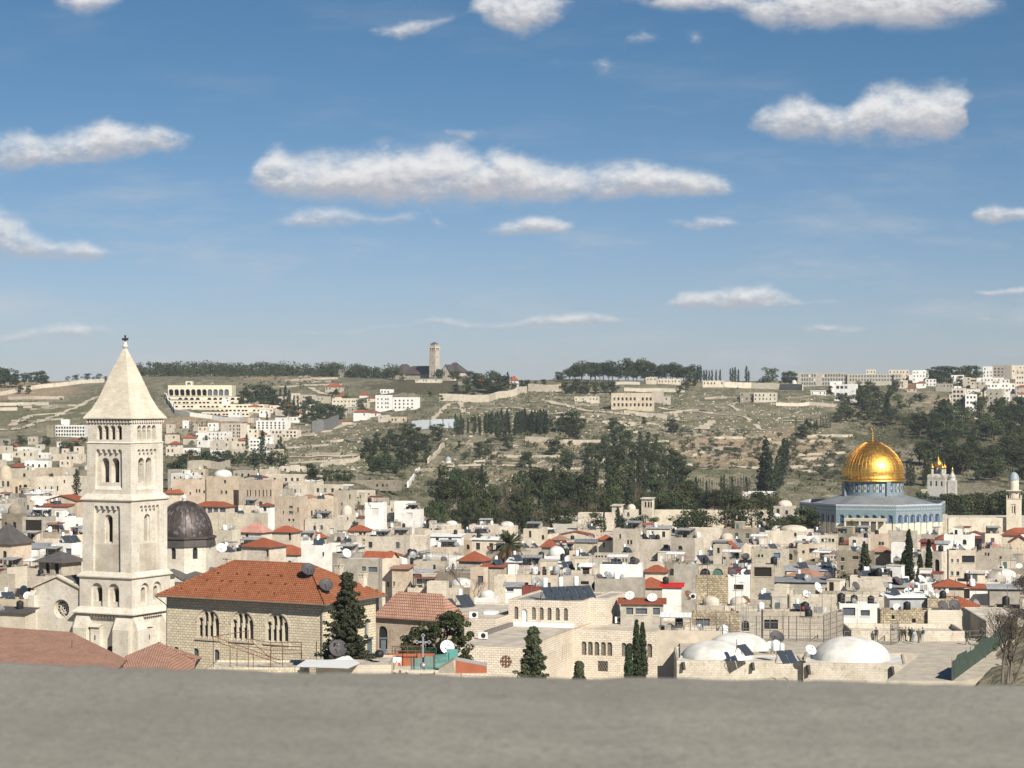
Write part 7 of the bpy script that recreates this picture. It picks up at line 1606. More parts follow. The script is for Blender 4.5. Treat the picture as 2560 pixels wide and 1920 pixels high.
def hill_path(pts,wd,label,rg=None,mat='pathm'):
 if rg:pts=[(zx(rg,x),zy(rg,y))for x,y in pts]
 q=drape(pts,4.0);mb=MB();vs=[]
 for i,p in enumerate(q):
  d=(q[min(i+1,len(q)-1)]-q[max(i-1,0)]);n=Vector((-d.y,d.x,0)).normalized()*wd/2*(1+.25*math.sin(i*.9))
  for sg in(1,.33,-.33,-1):e=p+n*sg;vs.append((e.x,e.y,gz(e.x,e.y)+.45))
 mb.add(vs,[(4*i+j,4*i+j+1,4*i+j+5,4*i+j+4)for i in range(len(q)-1)for j in range(3)],0,True);T(mb.build('dirt_path',MT[mat]),label,'path',kind='structure')
MT['pathm']=plain('pale_dirt',(.50,.43,.32),.95,noise=.25,scale=.2)
for(rg,wd,pts)in[('E',7,[(1230,640),(1400,632),(1560,668),(1750,718),(2000,740),(2212,765)]),('E',4,[(590,700),(900,700),(1250,708)]),('E',4,[(700,640),(560,660),(430,790),(410,830)]),('E',4,[(660,650),(690,740)]),('E',4,[(1250,720),(1400,745),(1600,740)]),('E',3,[(1380,775),(1440,780),(1510,818)]),('H',4,[(300,690),(480,718),(650,730),(870,755),(1050,775)]),('H',3,[(480,715),(445,745),(460,800),(560,810)]),('H',3,[(1050,770),(1080,810)]),('H',4,[(1135,838),(1195,890)]),('H',3,[(1365,805),(1550,808),(1700,800)]),('H',3,[(990,640),(900,670),(985,725)]),('H',5,[(700,880),(760,800),(640,880)]),('A',5,[(0,890),(300,830),(510,745),(740,645),(830,600)]),('A',6,[(100,850),(260,760),(520,740)]),('C',6,[(990,790),(1200,755),(1400,720),(1600,665),(1750,620)]),('C',5,[(1370,310),(1460,360),(1700,395)]),('C',5,[(1160,915),(1420,905),(1800,900)]),('J',4,[(1300,1460),(1360,1400)]),('J',5,[(1660,760),(1800,790),(1860,790)]),('J',5,[(1900,1100),(2000,1050),(2140,1010)]),('E',5,[(640,1200),(900,1190),(1240,1190),(1500,1210)]),('E',4,[(700,1000),(950,1005),(1150,1030)]),('H',5,[(540,1175),(800,1200),(1180,1225)])]:
 hill_path(pts,wd,'pale dirt path',rg)
# trees
def foliage(name,c1,c2,trans=.12,var=.32):
 m,t,b=newmat(name,.85,spec=.12);geo=t.n('ShaderNodeNewGeometry');tcn=t.n('ShaderNodeTexCoord')
 n=t.noise(tcn.outputs['Object'],3.2,3,.6)
 col=vary(t,t.mix(t.ss(n,.35,.68),c1,c2),var,.03);setc(t,b,col)
 return m
MT['pine']=foliage('pine_foliage',(.026,.038,.018),(.062,.075,.032))
MT['cyp']=foliage('cypress_foliage',(.020,.032,.017),(.045,.058,.028))
MT['olive']=foliage('olive_foliage',(.055,.064,.038),(.11,.116,.07))
MT['broad']=foliage('broadleaf_foliage',(.027,.041,.017),(.066,.078,.031))
MT['brownf']=foliage('winter_brown_foliage',(.085,.068,.048),(.15,.125,.085))
MT['spruce']=foliage('spruce_foliage',(.030,.038,.022),(.075,.083,.045))
MT['bark']=plain('bark',(.12,.09,.065),.95,noise=.4,scale=3)
MT['twig']=plain('grey_twigs',(.19,.155,.13),.95,noise=.3)
MT['palm']=foliage('palm_fronds',(.07,.085,.035),(.15,.155,.075));MT['palmd']=foliage('dry_fronds',(.20,.12,.055),(.28,.20,.11))
def leaves(mb,clumps,n,size,rng,mi=0,flat=.0,droop=0.0,shell=.5):
 """leaf-sized faces spread through each clump (cx,cy,cz,rx,ry,rz)"""
 for(cx,cy,cz,rx,ry,rz)in clumps:
  for _ in range(n):
   while True:
    v=Vector((rng.uniform(-1,1),rng.uniform(-1,1),rng.uniform(-1,1)))
    if .05<v.length<=1:break
   v=v.normalized()*(v.length**shell)
   c=Vector((cx+v.x*rx,cy+v.y*ry,cz+v.z*rz));s=size*rng.uniform(.6,1.3)
   nrm=(v+Vector((rng.uniform(-1,1),rng.uniform(-1,1),rng.uniform(-.4,1.2)))*.8)
   nrm=nrm.normalized()if nrm.length>.01 else Vector((0,0,1));u=nrm.orthogonal().normalized();a=rng.uniform(0,6.28);w_=nrm.cross(u);u,w_=u*math.cos(a)+w_*math.sin(a),w_*math.cos(a)-u*math.sin(a)
   mb.add([c-u*s,c-w_*s*.6,c+u*s,c+w_*s*.6],[(0,1,2,3)],mi)
def limbs(mb,h,r,rng,n=5,spread=.3,mi=1,z0=.35):
 mb.tube((0,0,-.06),(rng.uniform(-.02,.02),rng.uniform(-.02,.02),h*.6),r,r*.6,7,mi);mb.tube((0,0,h*.58),(rng.uniform(-.04,.04),0,h*.92),r*.6,r*.15,6,mi)
 for k in range(n):a=6.28*k/n+rng.uniform(-.4,.4);z=h*rng.uniform(z0,.7);mb.tube((0,0,z),(spread*math.cos(a)*rng.uniform(.6,1),spread*math.sin(a)*rng.uniform(.6,1),z+h*rng.uniform(.1,.28)),r*.4,r*.1,5,mi)
TREE={}
def variants():
 rng=random.Random(21);T_=TREE
 def both(key,mat,n,fn):
  lst=[]
  for k in range(n):
   a,b=MB(),MB();fn(a,b,rng,k);lst.append((a.mesh('crown',MT[mat]),b.mesh('trunk',MT['bark'])))
  T_[key]=lst
 def joined(key,mat,n,fn):
  lst=[]
  for k in range(n):a=MB();fn(a,a,rng,k);lst.append(a.mesh(key,[MT[mat],MT['bark']]))
  T_[key]=lst
 def pine(a,b,rng,k,mi=0):
  limbs(b,.95,.022,rng,6,.3,mi);cl=[]
  for j in range(18):
   an,rr,z=rng.uniform(0,6.28),rng.uniform(0,.34),rng.uniform(.2,.9)
   q=1-abs(z-.5)*1.0;cl.append((rr*q*math.cos(an),rr*q*math.sin(an),z,rng.uniform(.12,.19),rng.uniform(.12,.19),rng.uniform(.07,.12)))
  leaves(a,cl,60,.036,rng)
 both('pine','pine',5,lambda a,b,r,k:pine(a,b,r,k));
 def umbrella(a,b,rng,k,mi=0):
  limbs(b,.9,.024,rng,7,.42,mi,.5);cl=[(rng.uniform(-.42,.42),rng.uniform(-.42,.42),rng.uniform(.28,.9),rng.uniform(.14,.22),rng.uniform(.14,.22),rng.uniform(.09,.15))for _ in range(26)]
  leaves(a,cl,60,.036,rng)
 both('umbrella','pine',3,lambda a,b,r,k:umbrella(a,b,r,k))
 def broad(a,b,rng,k,mi=0):
  limbs(b,.8,.026,rng,6,.3,mi,.25);cl=[]
  for j in range(18):
   an,rr,z=rng.uniform(0,6.28),rng.uniform(.05,.38),rng.uniform(.28,.86);q=math.sqrt(max(.1,1-((z-.55)/.45)**2));cl.append((rr*q*math.cos(an),rr*q*math.sin(an),z,*(rng.uniform(.11,.17)for _ in range(2)),rng.uniform(.09,.14)))
  leaves(a,cl,60,.034,rng)
 both('broad','broad',4,lambda a,b,r,k:broad(a,b,r,k))
 def brown(a,b,rng,k,mi=0):
  limbs(b,.85,.022,rng,8,.34,mi,.2);leaves(a,[(rng.uniform(-.28,.28),rng.uniform(-.28,.28),rng.uniform(.35,.85),.16,.16,.13)for _ in range(14)],42,.017,rng)
 both('brown','brownf',2,lambda a,b,r,k:brown(a,b,r,k))
 def cyp(a,b,rng,k,mi=0):
  b.tube((0,0,-.05),(0,0,.5),.02,.012,6,mi);cl=[]
  for j in range(20):
   z=.07+.9*j/19;r=.105*math.sin(min(1,z*2.3+.2)*1.571)*(1-z)**.5+.012;an=rng.uniform(0,6.28);o=r*.4
   cl.append((o*math.cos(an),o*math.sin(an),z,r,r,.07))
  leaves(a,cl,46,.024,rng,shell=.35)
 both('cypress','cyp',4,lambda a,b,r,k:cyp(a,b,r,k))
 joined('olive_tree','olive',4,lambda a,b,r,k:(b.tube((0,0,-.1),(0,0,.4),.06,.04,6,1),[b.tube((0,0,.3),(.3*math.cos(q),.3*math.sin(q),.6),.03,.012,5,1)for q in(0,2,4)],leaves(a,[(r.uniform(-.3,.3),r.uniform(-.3,.3),r.uniform(.42,.78),r.uniform(.17,.26),r.uniform(.17,.26),r.uniform(.13,.2))for _ in range(9)],34,.05,r)))
 joined('shrub','broad',3,lambda a,b,r,k:leaves(a,[(r.uniform(-.4,.4),r.uniform(-.4,.4),r.uniform(.1,.6),.25,.25,.25)for _ in range(8)],34,.06,r))
 joined('small_pine','pine',4,lambda a,b,r,k:(b.tube((0,0,-.1),(0,0,.6),.03,.015,5,1),leaves(a,[(r.uniform(-.3,.3),r.uniform(-.3,.3),r.uniform(.15,.8),.2,.2,.15)for _ in range(12)],34,.05,r)))
 joined('small_cypress','cyp',3,lambda a,b,r,k:(b.tube((0,0,-.1),(0,0,.3),.02,.015,5,1),leaves(a,[(0,0,z,.012+.1*math.sin(min(1,z*2.2+.2)*1.571)*(1-z)**.5,.012+.1*math.sin(min(1,z*2.2+.2)*1.571)*(1-z)**.5,.08)for z in[.08+.9*j/10 for j in range(11)]],26,.024,r,shell=.35)))
variants()
TN={'pine':('pine_tree','pine tree'),'umbrella':('umbrella_pine','pine tree'),'broad':('broadleaf_tree','tree'),'brown':('winter_tree','tree'),'cypress':('cypress_tree','cypress'),'olive_tree':('olive_tree','olive tree'),'shrub':('shrub','shrub'),'small_pine':('pine_tree','pine tree'),'small_cypress':('cypress_tree','cypress')}
SHARED={}
def tree(kind,px,py,hpx,rng,label=None,group=None,Y=None,wide=1.0,y0=960.,base=None,desc=None):
 p=hit(px,py,y0)if Y is None else Vector(((px-HX)/F*Y,Y,0))
 if Y is not None:p.z=base if base is not None else min(gz(p.x,p.y),-(py-HY)/F*Y)
 if Y is not None and base is None:p.z=-(py-HY)/F*Y;g_=gz(p.x,p.y);p.z=max(p.z,g_)if p.z>g_+3 else p.z
 h=hpx/F*p.y;name,cat=TN[kind];a=rng.uniform(0,6.28);sx=h*wide*rng.uniform(.88,1.12)
 v=rng.choice(TREE[kind])
 if isinstance(v,tuple):
  root=empty(name,p,a);root.scale=(sx,sx,h);link('crown',v[0],root);link('trunk',v[1],root)
 else:root=link(name,v,None,p,a,(sx,sx,h))
 if label:T(root,label,cat,group);SHARED.setdefault(label,[]).append((px,root))
 else:AUTO.append((root,desc or name.replace('_',' '),cat,group or f'{cat}s across the view',px,py-hpx/2))
 return root
def trees():
 rng=random.Random(77);U=rng.uniform
 rf=MB()
 for row,(py,dy)in enumerate(((934,26),(941,24),(938,25))):
  x=338
  while x<985:
   p=hit(x,py+U(-3,3));h=(dy+U(-10,13))/F*p.y;wd=h*U(.5,.9);rf.tube(p-Vector((0,0,1)),p+Vector((0,0,h*.6)),.35,.15,5,1)
   leaves(rf,[(p.x+U(-.6,.6)*wd,p.y+U(-.6,.6)*wd,p.z+h*U(.08,.88),wd*U(.3,.5),wd*U(.3,.5),h*U(.12,.2))for _ in range(15)],22,h*.06,rng);x+=U(9,15)
 T(rf.build('ridge_forest',[MT['pine'],MT['bark']]),'dense dark pine wood along the left skyline','wood',kind='stuff')
 for x,py,h in((-5,968,52),(12,965,46),(25,970,50),(40,968,36),(62,962,32),(78,960,30),(92,962,34),(104,966,40),(115,964,28),(50,985,24),(72,985,22)):tree('pine',x,py,h,rng,'dark tree in the clump at the far left skyline','left skyline clump',wide=1.25)
 for x,py,h in((170,950,14),(190,950,20),(217,952,22),(248,950,19),(262,952,14),(233,951,12)):tree('small_pine',x,py,h,rng,None,'small skyline trees left of the spire',wide=1.3,desc='small dark skyline tree')
 for x in np.arange(965,1280,10.5):tree(rng.choice(['broad','small_pine','broad','cypress'])if x>1120 else rng.choice(['broad','small_pine']),x,(945 if x<1130 else 958)+U(-5,8),U(20,34),rng,'dark tree below the ridge tower and its dark roofs','pines below the ridge tower',wide=1.2)
 for x,py,h in((1170,985,34),(1195,980,40),(1220,985,44),(1248,986,48),(1262,980,42),(1285,985,30),(1180,1000,26),(1305,975,26),(1320,972,24),(1340,972,20),(1360,968,20),(1140,985,24),(1105,1002,16),(1075,992,14),(1395,952,24)):tree('pine',x,py,h,rng,'dense pine at the right end of the ridge-tower slope','pines right of the ridge tower',wide=1.35)
 for x in(1192,1198,1204,1212):tree('small_cypress',x,952,U(18,24),rng,'thin dark skyline cypress right of the ridge tower','skyline cypresses right of the ridge tower')
 for x,py,h in((1432,950,42),(1455,952,50),(1478,952,46),(1500,950,42),(1522,952,52),(1545,950,44),(1570,950,56),(1592,952,58),(1612,952,52),(1634,950,44),(1655,950,46),(1676,952,48),(1698,952,44),(1716,952,42)):tree('umbrella',x,py,h,rng,'tall umbrella pine on the skyline in the middle','skyline umbrella pines',wide=.95)
 for x in np.arange(1425,1735,17):tree('broad',x+U(-6,6),952,U(26,52),rng,'full dark tree between the skyline umbrella pines','trees between umbrella pines',wide=U(1.0,1.5))
 for x,py,h in((1404,955,24),(1412,985,32),(1430,990,40),(1450,990,38),(1468,986,34),(1440,975,30),(1490,985,34),(1510,984,32),(1530,985,34),(1716,975,26),(1735,970,22),(1700,985,22),(1725,960,30),(1745,955,30)):tree('pine',x,py,h,rng,'bushy pine under the skyline umbrella pines','pines under the umbrella pines',wide=1.3)
 for x in(1736,1744,1752,1760,1766,1773,1780,1790,1800,1826,1832,1838,1846,1866,1872):tree('cypress',x,955+U(-3,3),U(26,40),rng,'dark cypress in the skyline row right of the umbrella pines','skyline cypress row',wide=1.1)
 tree('broad',1920,966,50,rng,'very large round dark tree on the right skyline','skyline trees',wide=1.35)
 for x,h in((1962,34),(1975,36),(1988,32)):tree('pine',x,963,h,rng,'dark pine right of the very large round skyline tree','pines by the ridge dome',wide=1.2)
 for x in np.arange(1870,1905,8):tree('small_pine',x,966,U(12,18),rng,'low dark bush left of the very large round skyline tree','low skyline bushes',wide=1.4)
 for x,py,h in((2030,932,17),(2088,924,16),(2108,930,18),(2128,938,12),(2185,938,14),(2150,940,10)):tree('small_pine',x,py,h,rng,None,'trees on the hotel ridge',desc='small pine')
 for x,py,h in((2325,955,34),(2340,955,40),(2355,955,42),(2372,955,42),(2388,955,40),(2405,955,40),(2422,953,42),(2440,952,40),(2350,965,26),(2375,968,28),(2400,965,26)):tree('pine',x,py,h,rng,'big dark pine of the clump on the right skyline','right skyline clump',wide=1.35)
 for x,py,h in((605,1012,36),(620,1008,44),(640,1010,50),(655,1012,52),(668,1010,48),(680,1012,42),(630,1018,30),(600,1020,24),(655,1022,34),(692,1016,30)):tree('pine',x,py,h,rng,'dark pine in the grove right of the terraced campus','campus grove',wide=1.1)
 for x,py,h in((701,1015,44),(713,1018,52),(722,1020,44),(735,1022,34),(745,1018,30),(686,1010,34)):tree('cypress',x,py,h,rng,'tall cypress right of the campus grove','cypresses by the campus grove')
 for x,py,h in((700,1035,26),(715,1045,32),(735,1045,34),(760,1040,36),(775,1030,36),(762,1062,30),(780,1060,40),(800,1055,46),(815,1050,44),(832,1052,42),(848,1050,38),(790,1040,40),(822,1062,30),(770,1020,30),(855,1048,30)):tree('pine',x,py,h,rng,'dark round pine in the big clump above the bare slope','clump above the bare slope',wide=1.4)
 for x,py,h in((655,1152,74),(702,1138,46),(617,1130,44),(668,1062,30)):tree('cypress',x,py,h,rng,None,'cypresses on the left slope',wide=1.25,desc='tall dark cypress')
 for x in(474,480,492,498,505,517):tree('small_cypress',x,1080+U(-3,3),U(22,30),rng,'small dark cypress above the white slope houses','small cypresses on the left slope',wide=1.4)
 for x in np.arange(452,722,13):tree(rng.choice(['broad','pine','small_pine']),x,1162+U(-6,6),U(26,40),rng,'dark roadside tree in the row across the left valley','roadside trees',wide=1.2)
 for x,h in((430,44),(442,50),(452,40),(636,32),(646,28)):tree('pine' if x<600 else 'cypress',x,1200,h,rng,None,'trees at the old town edge',Y=1010,wide=1.1,desc='dark tree')
 for x,h in((777,52),(790,38),(812,36),(828,34),(846,36),(862,34),(876,34)):tree('pine',x,1208,h,rng,'dark tree in the clump by the battlemented wall','trees by the battlemented wall',Y=905,wide=1.1)
 tree('cypress',191,1240,66,rng,'single tall cypress left of the bell tower','lone cypresses',Y=600,wide=1.5)
 for x,py,h in((52,1110,24),(60,1115,20),(112,1115,26),(120,1118,22),(160,1130,30),(170,1135,34),(180,1130,26),(15,1120,20),(30,1125,16),(195,1130,28),(205,1110,20)):tree('broad',x,py,h,rng,'dark tree among the white houses left of the tower','trees left of the tower',wide=1.2)
 for i in range(46):x,y=(U(425,720),U(1070,1160))if i<30 else(U(700,940),U(985,1050));tree(rng.choice(['broad','small_cypress','shrub']),x,y,U(14,28),rng,'green tree between the houses of the left slope','trees between the slope houses',wide=1.1)
 for x,py,h in((960,1128,36),(975,1105,34),(985,1125,44),(1000,1135,50),(1020,1120,52),(1035,1140,52),(1045,1110,44),(1060,1130,46),(1085,1095,36),(1100,1092,34),(1095,1110,32),(1070,1150,40),(1000,1165,44),(1020,1170,46),(965,1160,48),(975,1185,50),(955,1190,46),(1040,1165,36),(942,1120,40),(930,1150,44),(918,1130,36),(908,1150,30),(1012,1092,34),(1030,1088,30),(945,1180,40),(990,1192,44),(930,1190,50)):tree('pine',x,py,h,rng,'dark pine in the grove left of the white minaret','grove left of the minaret',wide=1.15)
 g='cypress stand in the middle of the slope';l='slim dark cypress in the long stand across the middle slope'
 for x in[1138,1143,1148,1153,1158,1170,1186,1189,1196,1200,1212,1216,1221,1226,1231,1238,1243,1249,1254,1262,1267,1272]+list(np.arange(1286,1366,3.6)):tree('small_cypress' if h_small(x)else 'cypress',x+U(-1,1),1086+U(-8,4),U(44,60)if x>1200 else U(34,50),rng,l,g,wide=.95)
 for x in(1018,1028,990,1000,1075,1107,1122,1240,1370,1365):tree('small_cypress',x,1082+U(-12,8),U(20,32),rng,'short cypress scattered around the central cypress stand','short cypresses by the stand')
 for x,py,h in((1365,1085,40),(1375,1075,36),(1180,1062,20),(1244,1100,26),(1260,1105,30),(1270,1130,34),(1198,1145,40),(1215,1142,24),(1148,1125,24),(1322,1170,44),(1310,1160,30),(1380,1140,46),(1395,1130,40),(1420,1180,50),(1410,1170,40)):tree('pine',x,py,h,rng,None,'single trees on the middle slope',wide=1.15,desc='single dark pine')
 for x,py,h in((1400,1082,40),(1415,1080,52),(1430,1082,56),(1442,1088,48),(1425,1100,42),(1440,1108,34),(1455,1075,30),(1535,1075,32),(1530,1068,22),(1678,1082,36),(1690,1082,26),(1610,1065,24)):tree('pine',x,py,h,rng,None,'pine clumps on the middle slope',wide=1.25,desc='bushy dark pine')
 for i in range(105):x,y=(U(1000,1720),U(1092,1235))if i<75 else(U(2095,2300),U(1000,1090));tree(rng.choice(['broad','olive_tree','shrub','shrub']),x,y,U(12,28),rng,'bush or small tree scattered over the terraced slope','bushes of the terraced slope',wide=1.3)
 for x,py,h in((1465,1150,46),(1478,1145,40),(1510,1130,44),(1535,1120,50),(1555,1115,54),(1570,1120,48),(1500,1165,60),(1520,1175,62),(1545,1170,66),(1560,1175,60),(1580,1160,56),(1600,1165,64),(1620,1168,66),(1640,1165,60),(1655,1175,62),(1675,1175,58),(1690,1180,54),(1705,1185,50),(1490,1190,60),(1470,1200,54),(1630,1195,60),(1660,1200,60),(1700,1205,54),(1600,1195,54),(1540,1205,60),(1575,1205,60),(1620,1110,30),(1600,1105,28),(1640,1120,36)):tree('pine',x,py,h,rng,'dark tall pine in the grove above the park, right of centre','grove right of centre',wide=1.0)
 kinds=['pine']*2+['broad']*4+['brown']*2+['cypress']
 for row,(yb,Y,n,x0,x1)in enumerate(((1258,1010,34,1085,1740),(1272,930,38,1085,1760),(1290,880,36,1080,1760),(1306,830,34,1072,1740),(1322,785,32,1062,1700),(1338,740,30,1062,1440))):
  for i in range(n):
   x=x0+(x1-x0)*(i+U(.15,.85))/n
   if row<2 and rng.random()<.35:continue
   if row>=4 and x>1450 and rng.random()<.55:continue
   k=rng.choice(kinds);tree(k,x,yb+U(-5,5),(U(52,118)if row<3 else U(44,88)),rng,{'cypress':'slim cypress rising in the thick park belt','pine':'dark pine in the thick park belt behind the old town','broad':'olive-green broad tree in the thick park belt','brown':'brownish half-bare tree in the thick park belt'}[k],{'cypress':'park belt cypresses','pine':'park belt pines','broad':'park belt broadleaf trees','brown':'park belt winter trees'}[k],Y=Y+U(-18,18),wide=.9)
 for i in range(40):x=U(1570,1945);tree(rng.choice(['broad','broad','pine','brown']),x,1290+U(-14,10),U(42,72),rng,'green tree in the lower park belt left of the golden dome','lower park belt',Y=U(830,930),wide=1.15)
 for x in[1716,1722,1727,1734,1740,1746,1752,1758,1766,1773,1780]+list(np.arange(1803,1880,7)):tree('cypress' if rng.random()<.5 else 'small_cypress',x,1238+U(-5,5),U(36,50),rng,'dark cypress in the row at the foot of the olive slope','cypress row under the olive slope',y0=980)
 for x in np.arange(1585,1712,8):tree('cypress',x,1222+U(-8,8),U(36,60),rng,'dark cypress along the lower edge of the big pine grove','cypresses below the pine grove',y0=980)
 for x,py,h,wd in((1914,1235,138,1.15),(1922,1238,110,1.1),(1906,1232,90,1.1),(1944,1222,80,1.1),(1952,1215,96,1.0),(1960,1190,90,1.0),(1968,1170,70,1.0),(1938,1232,60,1.1)):tree('cypress',x,py,h,rng,None,'giant cypresses on the olive slope',y0=980,wide=wd*1.25,desc='giant dark cypress')
 for x in(2027,2035,2042,2052,2058,2064,2070,2076,1990):tree('small_cypress',x,1078+U(-4,4)-(x-2030)*.25,U(24,38),rng,'cypress in the diagonal line above the olive slope','diagonal cypress line',wide=1.2)
 for x,py,h in((2000,1098,34),(2012,1100,36),(2005,1085,26),(2020,1075,30),(2040,1078,26)):tree('pine',x,py,h,rng,'dark pine beside the diagonal cypress line','pines by the diagonal line',wide=1.1)
 def olives(n,x0,x1,y0,y1,hmin,hmax,lab,grp,skip=None):
  for i in range(n):
   x,y=U(x0,x1),U(y0,y1)
   if skip and skip(x,y):continue
   tree('olive_tree',x,y,hmin+(hmax-hmin)*(y-y0)/(y1-y0)+U(-2,2),rng,lab,grp,wide=1.25,y0=980)
 olives(74,1690,1905,1080,1150,10,17,'grey-green olive tree on the tan terraces left of the giant cypresses','olives on the tan terraces')
 olives(16,1690,1880,1150,1185,13,16,'olive bush at the foot of the tan terraces','lower olives of the tan terraces')
 olives(92,1925,2120,1085,1205,12,23,'grey-green olive tree on the slope left of the golden dome','olives left of the golden dome')
 olives(28,2240,2330,1080,1170,10,18,'grey-green olive tree on the slope right of the golden dome','olives right of the golden dome')
 olives(48,590,800,938,970,6,9,'tiny olive tree on the terraces under the left ridge forest','olives under the ridge forest')
 for i in range(46):
  x=U(2090,2250);y=990+(x-2090)*.12+U(0,62);tree(rng.choice(['broad','pine','small_pine','olive_tree']),x,y,U(22,38),rng,'dark green tree in the grove above the golden dome','grove above the golden dome',wide=1.3)
 for i in range(84):
  x=U(2285,2590);y=U(1045,1215)
  if x<2340 and y<1070:continue
  tree(rng.choice(['pine','broad','broad']),x,y,U(44,72),rng,'dark tree in the deep grove right of the golden dome','deep right grove',wide=1.15,y0=980)
 for x,py,h in((2218,1050,70),(2222,1065,60),(2012,985,0),(2075,990,26),(2147,985,34),(2180,985,32),(2150,988,26),(2168,988,36),(2232,985,48),(2240,988,40),(2225,1000,40)):
  if h:tree('cypress' if x>2215 and h>45 else 'pine',x,py,h,rng,None,'trees below the ridge hotel',desc='dark hotel-slope tree')
 for x,py,h in((2440,1020,44),(2455,1026,40),(2505,1025,36),(2520,1030,30),(2480,1040,30),(2395,1035,26),(2390,1028,40),(2405,1030,38),(2500,1065,36),(2515,1065,34),(2470,1060,30),(2345,1000,14),(2290,1000,16),(2300,1002,14)):tree('broad',x,py,h,rng,'dark tree among the flats on the right slope','trees among the right flats',wide=1.2)
 for i in range(34):
  x=U(2355,2600);tree(rng.choice(['pine','broad','cypress']),x,1325+U(-12,6),U(60,100),rng,'tall dark tree in the belt behind the right retaining wall','trees behind the right wall',Y=U(800,930),wide=1.05)
 for x in(2268,2276,2284,2312,2322):tree('cypress',x,1215,U(50,70),rng,'slim cypress between the golden dome and the onion-domed church','cypresses by the onion-domed church',y0=980)
 for x in(2300,2314,2328,2342,2356,2372,2388,2400,2414,2428):tree('pine',x,1292,U(50,66),rng,'dark tree at the foot of the onion-domed church','trees by the onion-domed church',Y=1050,wide=1.1)
 for x,h,k,wd in((1695,50,'broad',1.2),(1720,60,'broad',1.2),(1745,62,'broad',1.2),(1768,50,'broad',1.2),(1815,78,'brown',1.1),(1832,84,'pine',1.0),(1858,80,'broad',1.0),(1880,66,'brown',1.1),(1900,50,'pine',1),(1560,36,'pine',1),(1590,40,'broad',1.2),(1610,44,'broad',1.2),(1635,42,'pine',1.2),(1655,26,'small_pine',1.2),(1668,24,'shrub',1.2),(1470,52,'brown',1.2),(1488,50,'pine',1.1),(1925,76,'cypress',1.1),(1985,60,'broad',1),(2005,84,'pine',1.0),(2020,92,'broad',.9),(2035,70,'pine',1),(1960,40,'broad',1.3),(1975,48,'broad',1.2),(1945,44,'broad',1.2)):
  tree(k,x,1342,h*(1.22 if x<1980 else .88),rng,None,'trees on the esplanade',Y=672+U(-8,8),wide=wd,base=ZE,desc={'broad':'dark esplanade tree','brown':'brownish esplanade tree','pine':'dark esplanade pine','cypress':'slim esplanade cypress'}.get(k,'low esplanade tree'))
 for x,h,wd in((1510,52,1.0),(1544,62,1.1),(1547,54,.9)):tree('cypress',x,1340,h,rng,None,'cypresses by the esplanade block',Y=690,base=ZE,wide=wd,desc='slim cypress')
 for x,py,h,wd,lab in((2272,1466,138,1.15,'tallest dark cypress of the group in the right half of the town'),(2300,1466,78,1.3,'shorter cypress in the middle of the town cypress group'),(2322,1464,112,1.0,'right-hand tall cypress of the town cypress group'),(2259,1466,84,1.3,'bushy cypress at the left of the town cypress group')):near_cypress(lab,x,py,h,388,h*.0045*wd*1.6,int(x),'town cypress group',.2)
 for x,py,h,lab in((2290,1470,24,'green shrub under the town cypress group'),(2110,1455,40,'grey-green bush by the grey stone house')):tree('shrub',x,py,h,rng,lab,'town bushes',Y=388,wide=1.5)
def near_cypress(label,px,py,h_px,Y,r,seed,group='cypress pair by the stone complex',leaf=.13):
 rng=random.Random(seed);p=P(px,py,Y);h=h_px/F*Y;root=empty('cypress_tree',p);T(root,label,'cypress',group);a,b=MB(),MB();b.tube((0,0,-.5),(0,0,h*.6),.16,.08,7);cl=[]
 for j in range(34):
  z=h*(.03+.95*j/33);t_=z/h;rr=r*math.sin(min(1,t_*2.4+.25)*1.571)*(1-t_)**.45+.05
  for q in range(3):an=rng.uniform(0,6.28);cl.append((rr*.55*math.cos(an),rr*.55*math.sin(an),z,rr*.6,rr*.6,h*.06))
 leaves(a,cl,40,leaf,rng,shell=.4);a.build('crown',MT['cyp'],root);b.build('trunk',MT['bark'],root)
def h_small(x):return x>1290 and int(x*10)%2==0
trees()
# trees with a build of their own
def conifer(label,px,py_base,h_px,Y,width,seed,lean=0.0,gaps=True,dense=1.0):
 rng=random.Random(seed);p=P(px,py_base,Y);h=h_px/F*Y;root=empty('conifer_tree',p);T(root,label,'conifer',None)
 b=MB();b.tube((0,0,-.5),(lean,0,h*.5),h*.02,h*.012,8);b.tube((lean,0,h*.48),(lean*1.5,0,h),h*.012,.02,6)
 a=MB();n=int(30*dense)
 for i in range(n):
  z=h*(.06+.90*i/n);R_=width*h*(1-z/h)**.8*rng.uniform(.5,1.25)+.12
  for k in range(7):
   an=rng.uniform(0,6.28);L_=R_*rng.uniform(.6,1.05);tip=Vector((L_*math.cos(an),L_*math.sin(an),z+L_*rng.uniform(-.05,.35)));b.tube((lean*z/h,0,z),tip,.05,.015,4)
   m=max(3,int(L_/.45))
   for j in range(1,m+1):
    c=Vector((lean*z/h,0,z)).lerp(tip,j/m);q=.30+.18*(1-j/m);leaves(a,[(c.x,c.y,c.z,q,q,q*.7)],26,.17,rng)
 a.build('crown',MT['spruce'],root);b.build('trunk',MT['bark'],root);return root
conifer('big pyramidal conifer before the right corner of the long orange-roofed house',868,1690,268,240,.27,1,dense=1.4)
conifer('sparse dark conifer standing in front of the stone complex',1333,1700,138,236,.27,2,dense=.75)
conifer('thin conifer in front of the weathered stone houses at right',2163,1452,96,388,.17,3,dense=.9)
conifer('small feathery conifer by the white arched house',2226,1452,46,398,.22,4,dense=.6)
conifer('tip of a small conifer showing above the ledge before the stone complex',1448,1715,62,232,.2,5,dense=.5)
near_cypress('taller left one of two thin cypresses before the stone complex',1591,1705,152,238,.55,1)
near_cypress('right one of two thin cypresses before the stone complex',1606,1705,144,239,.62,2)
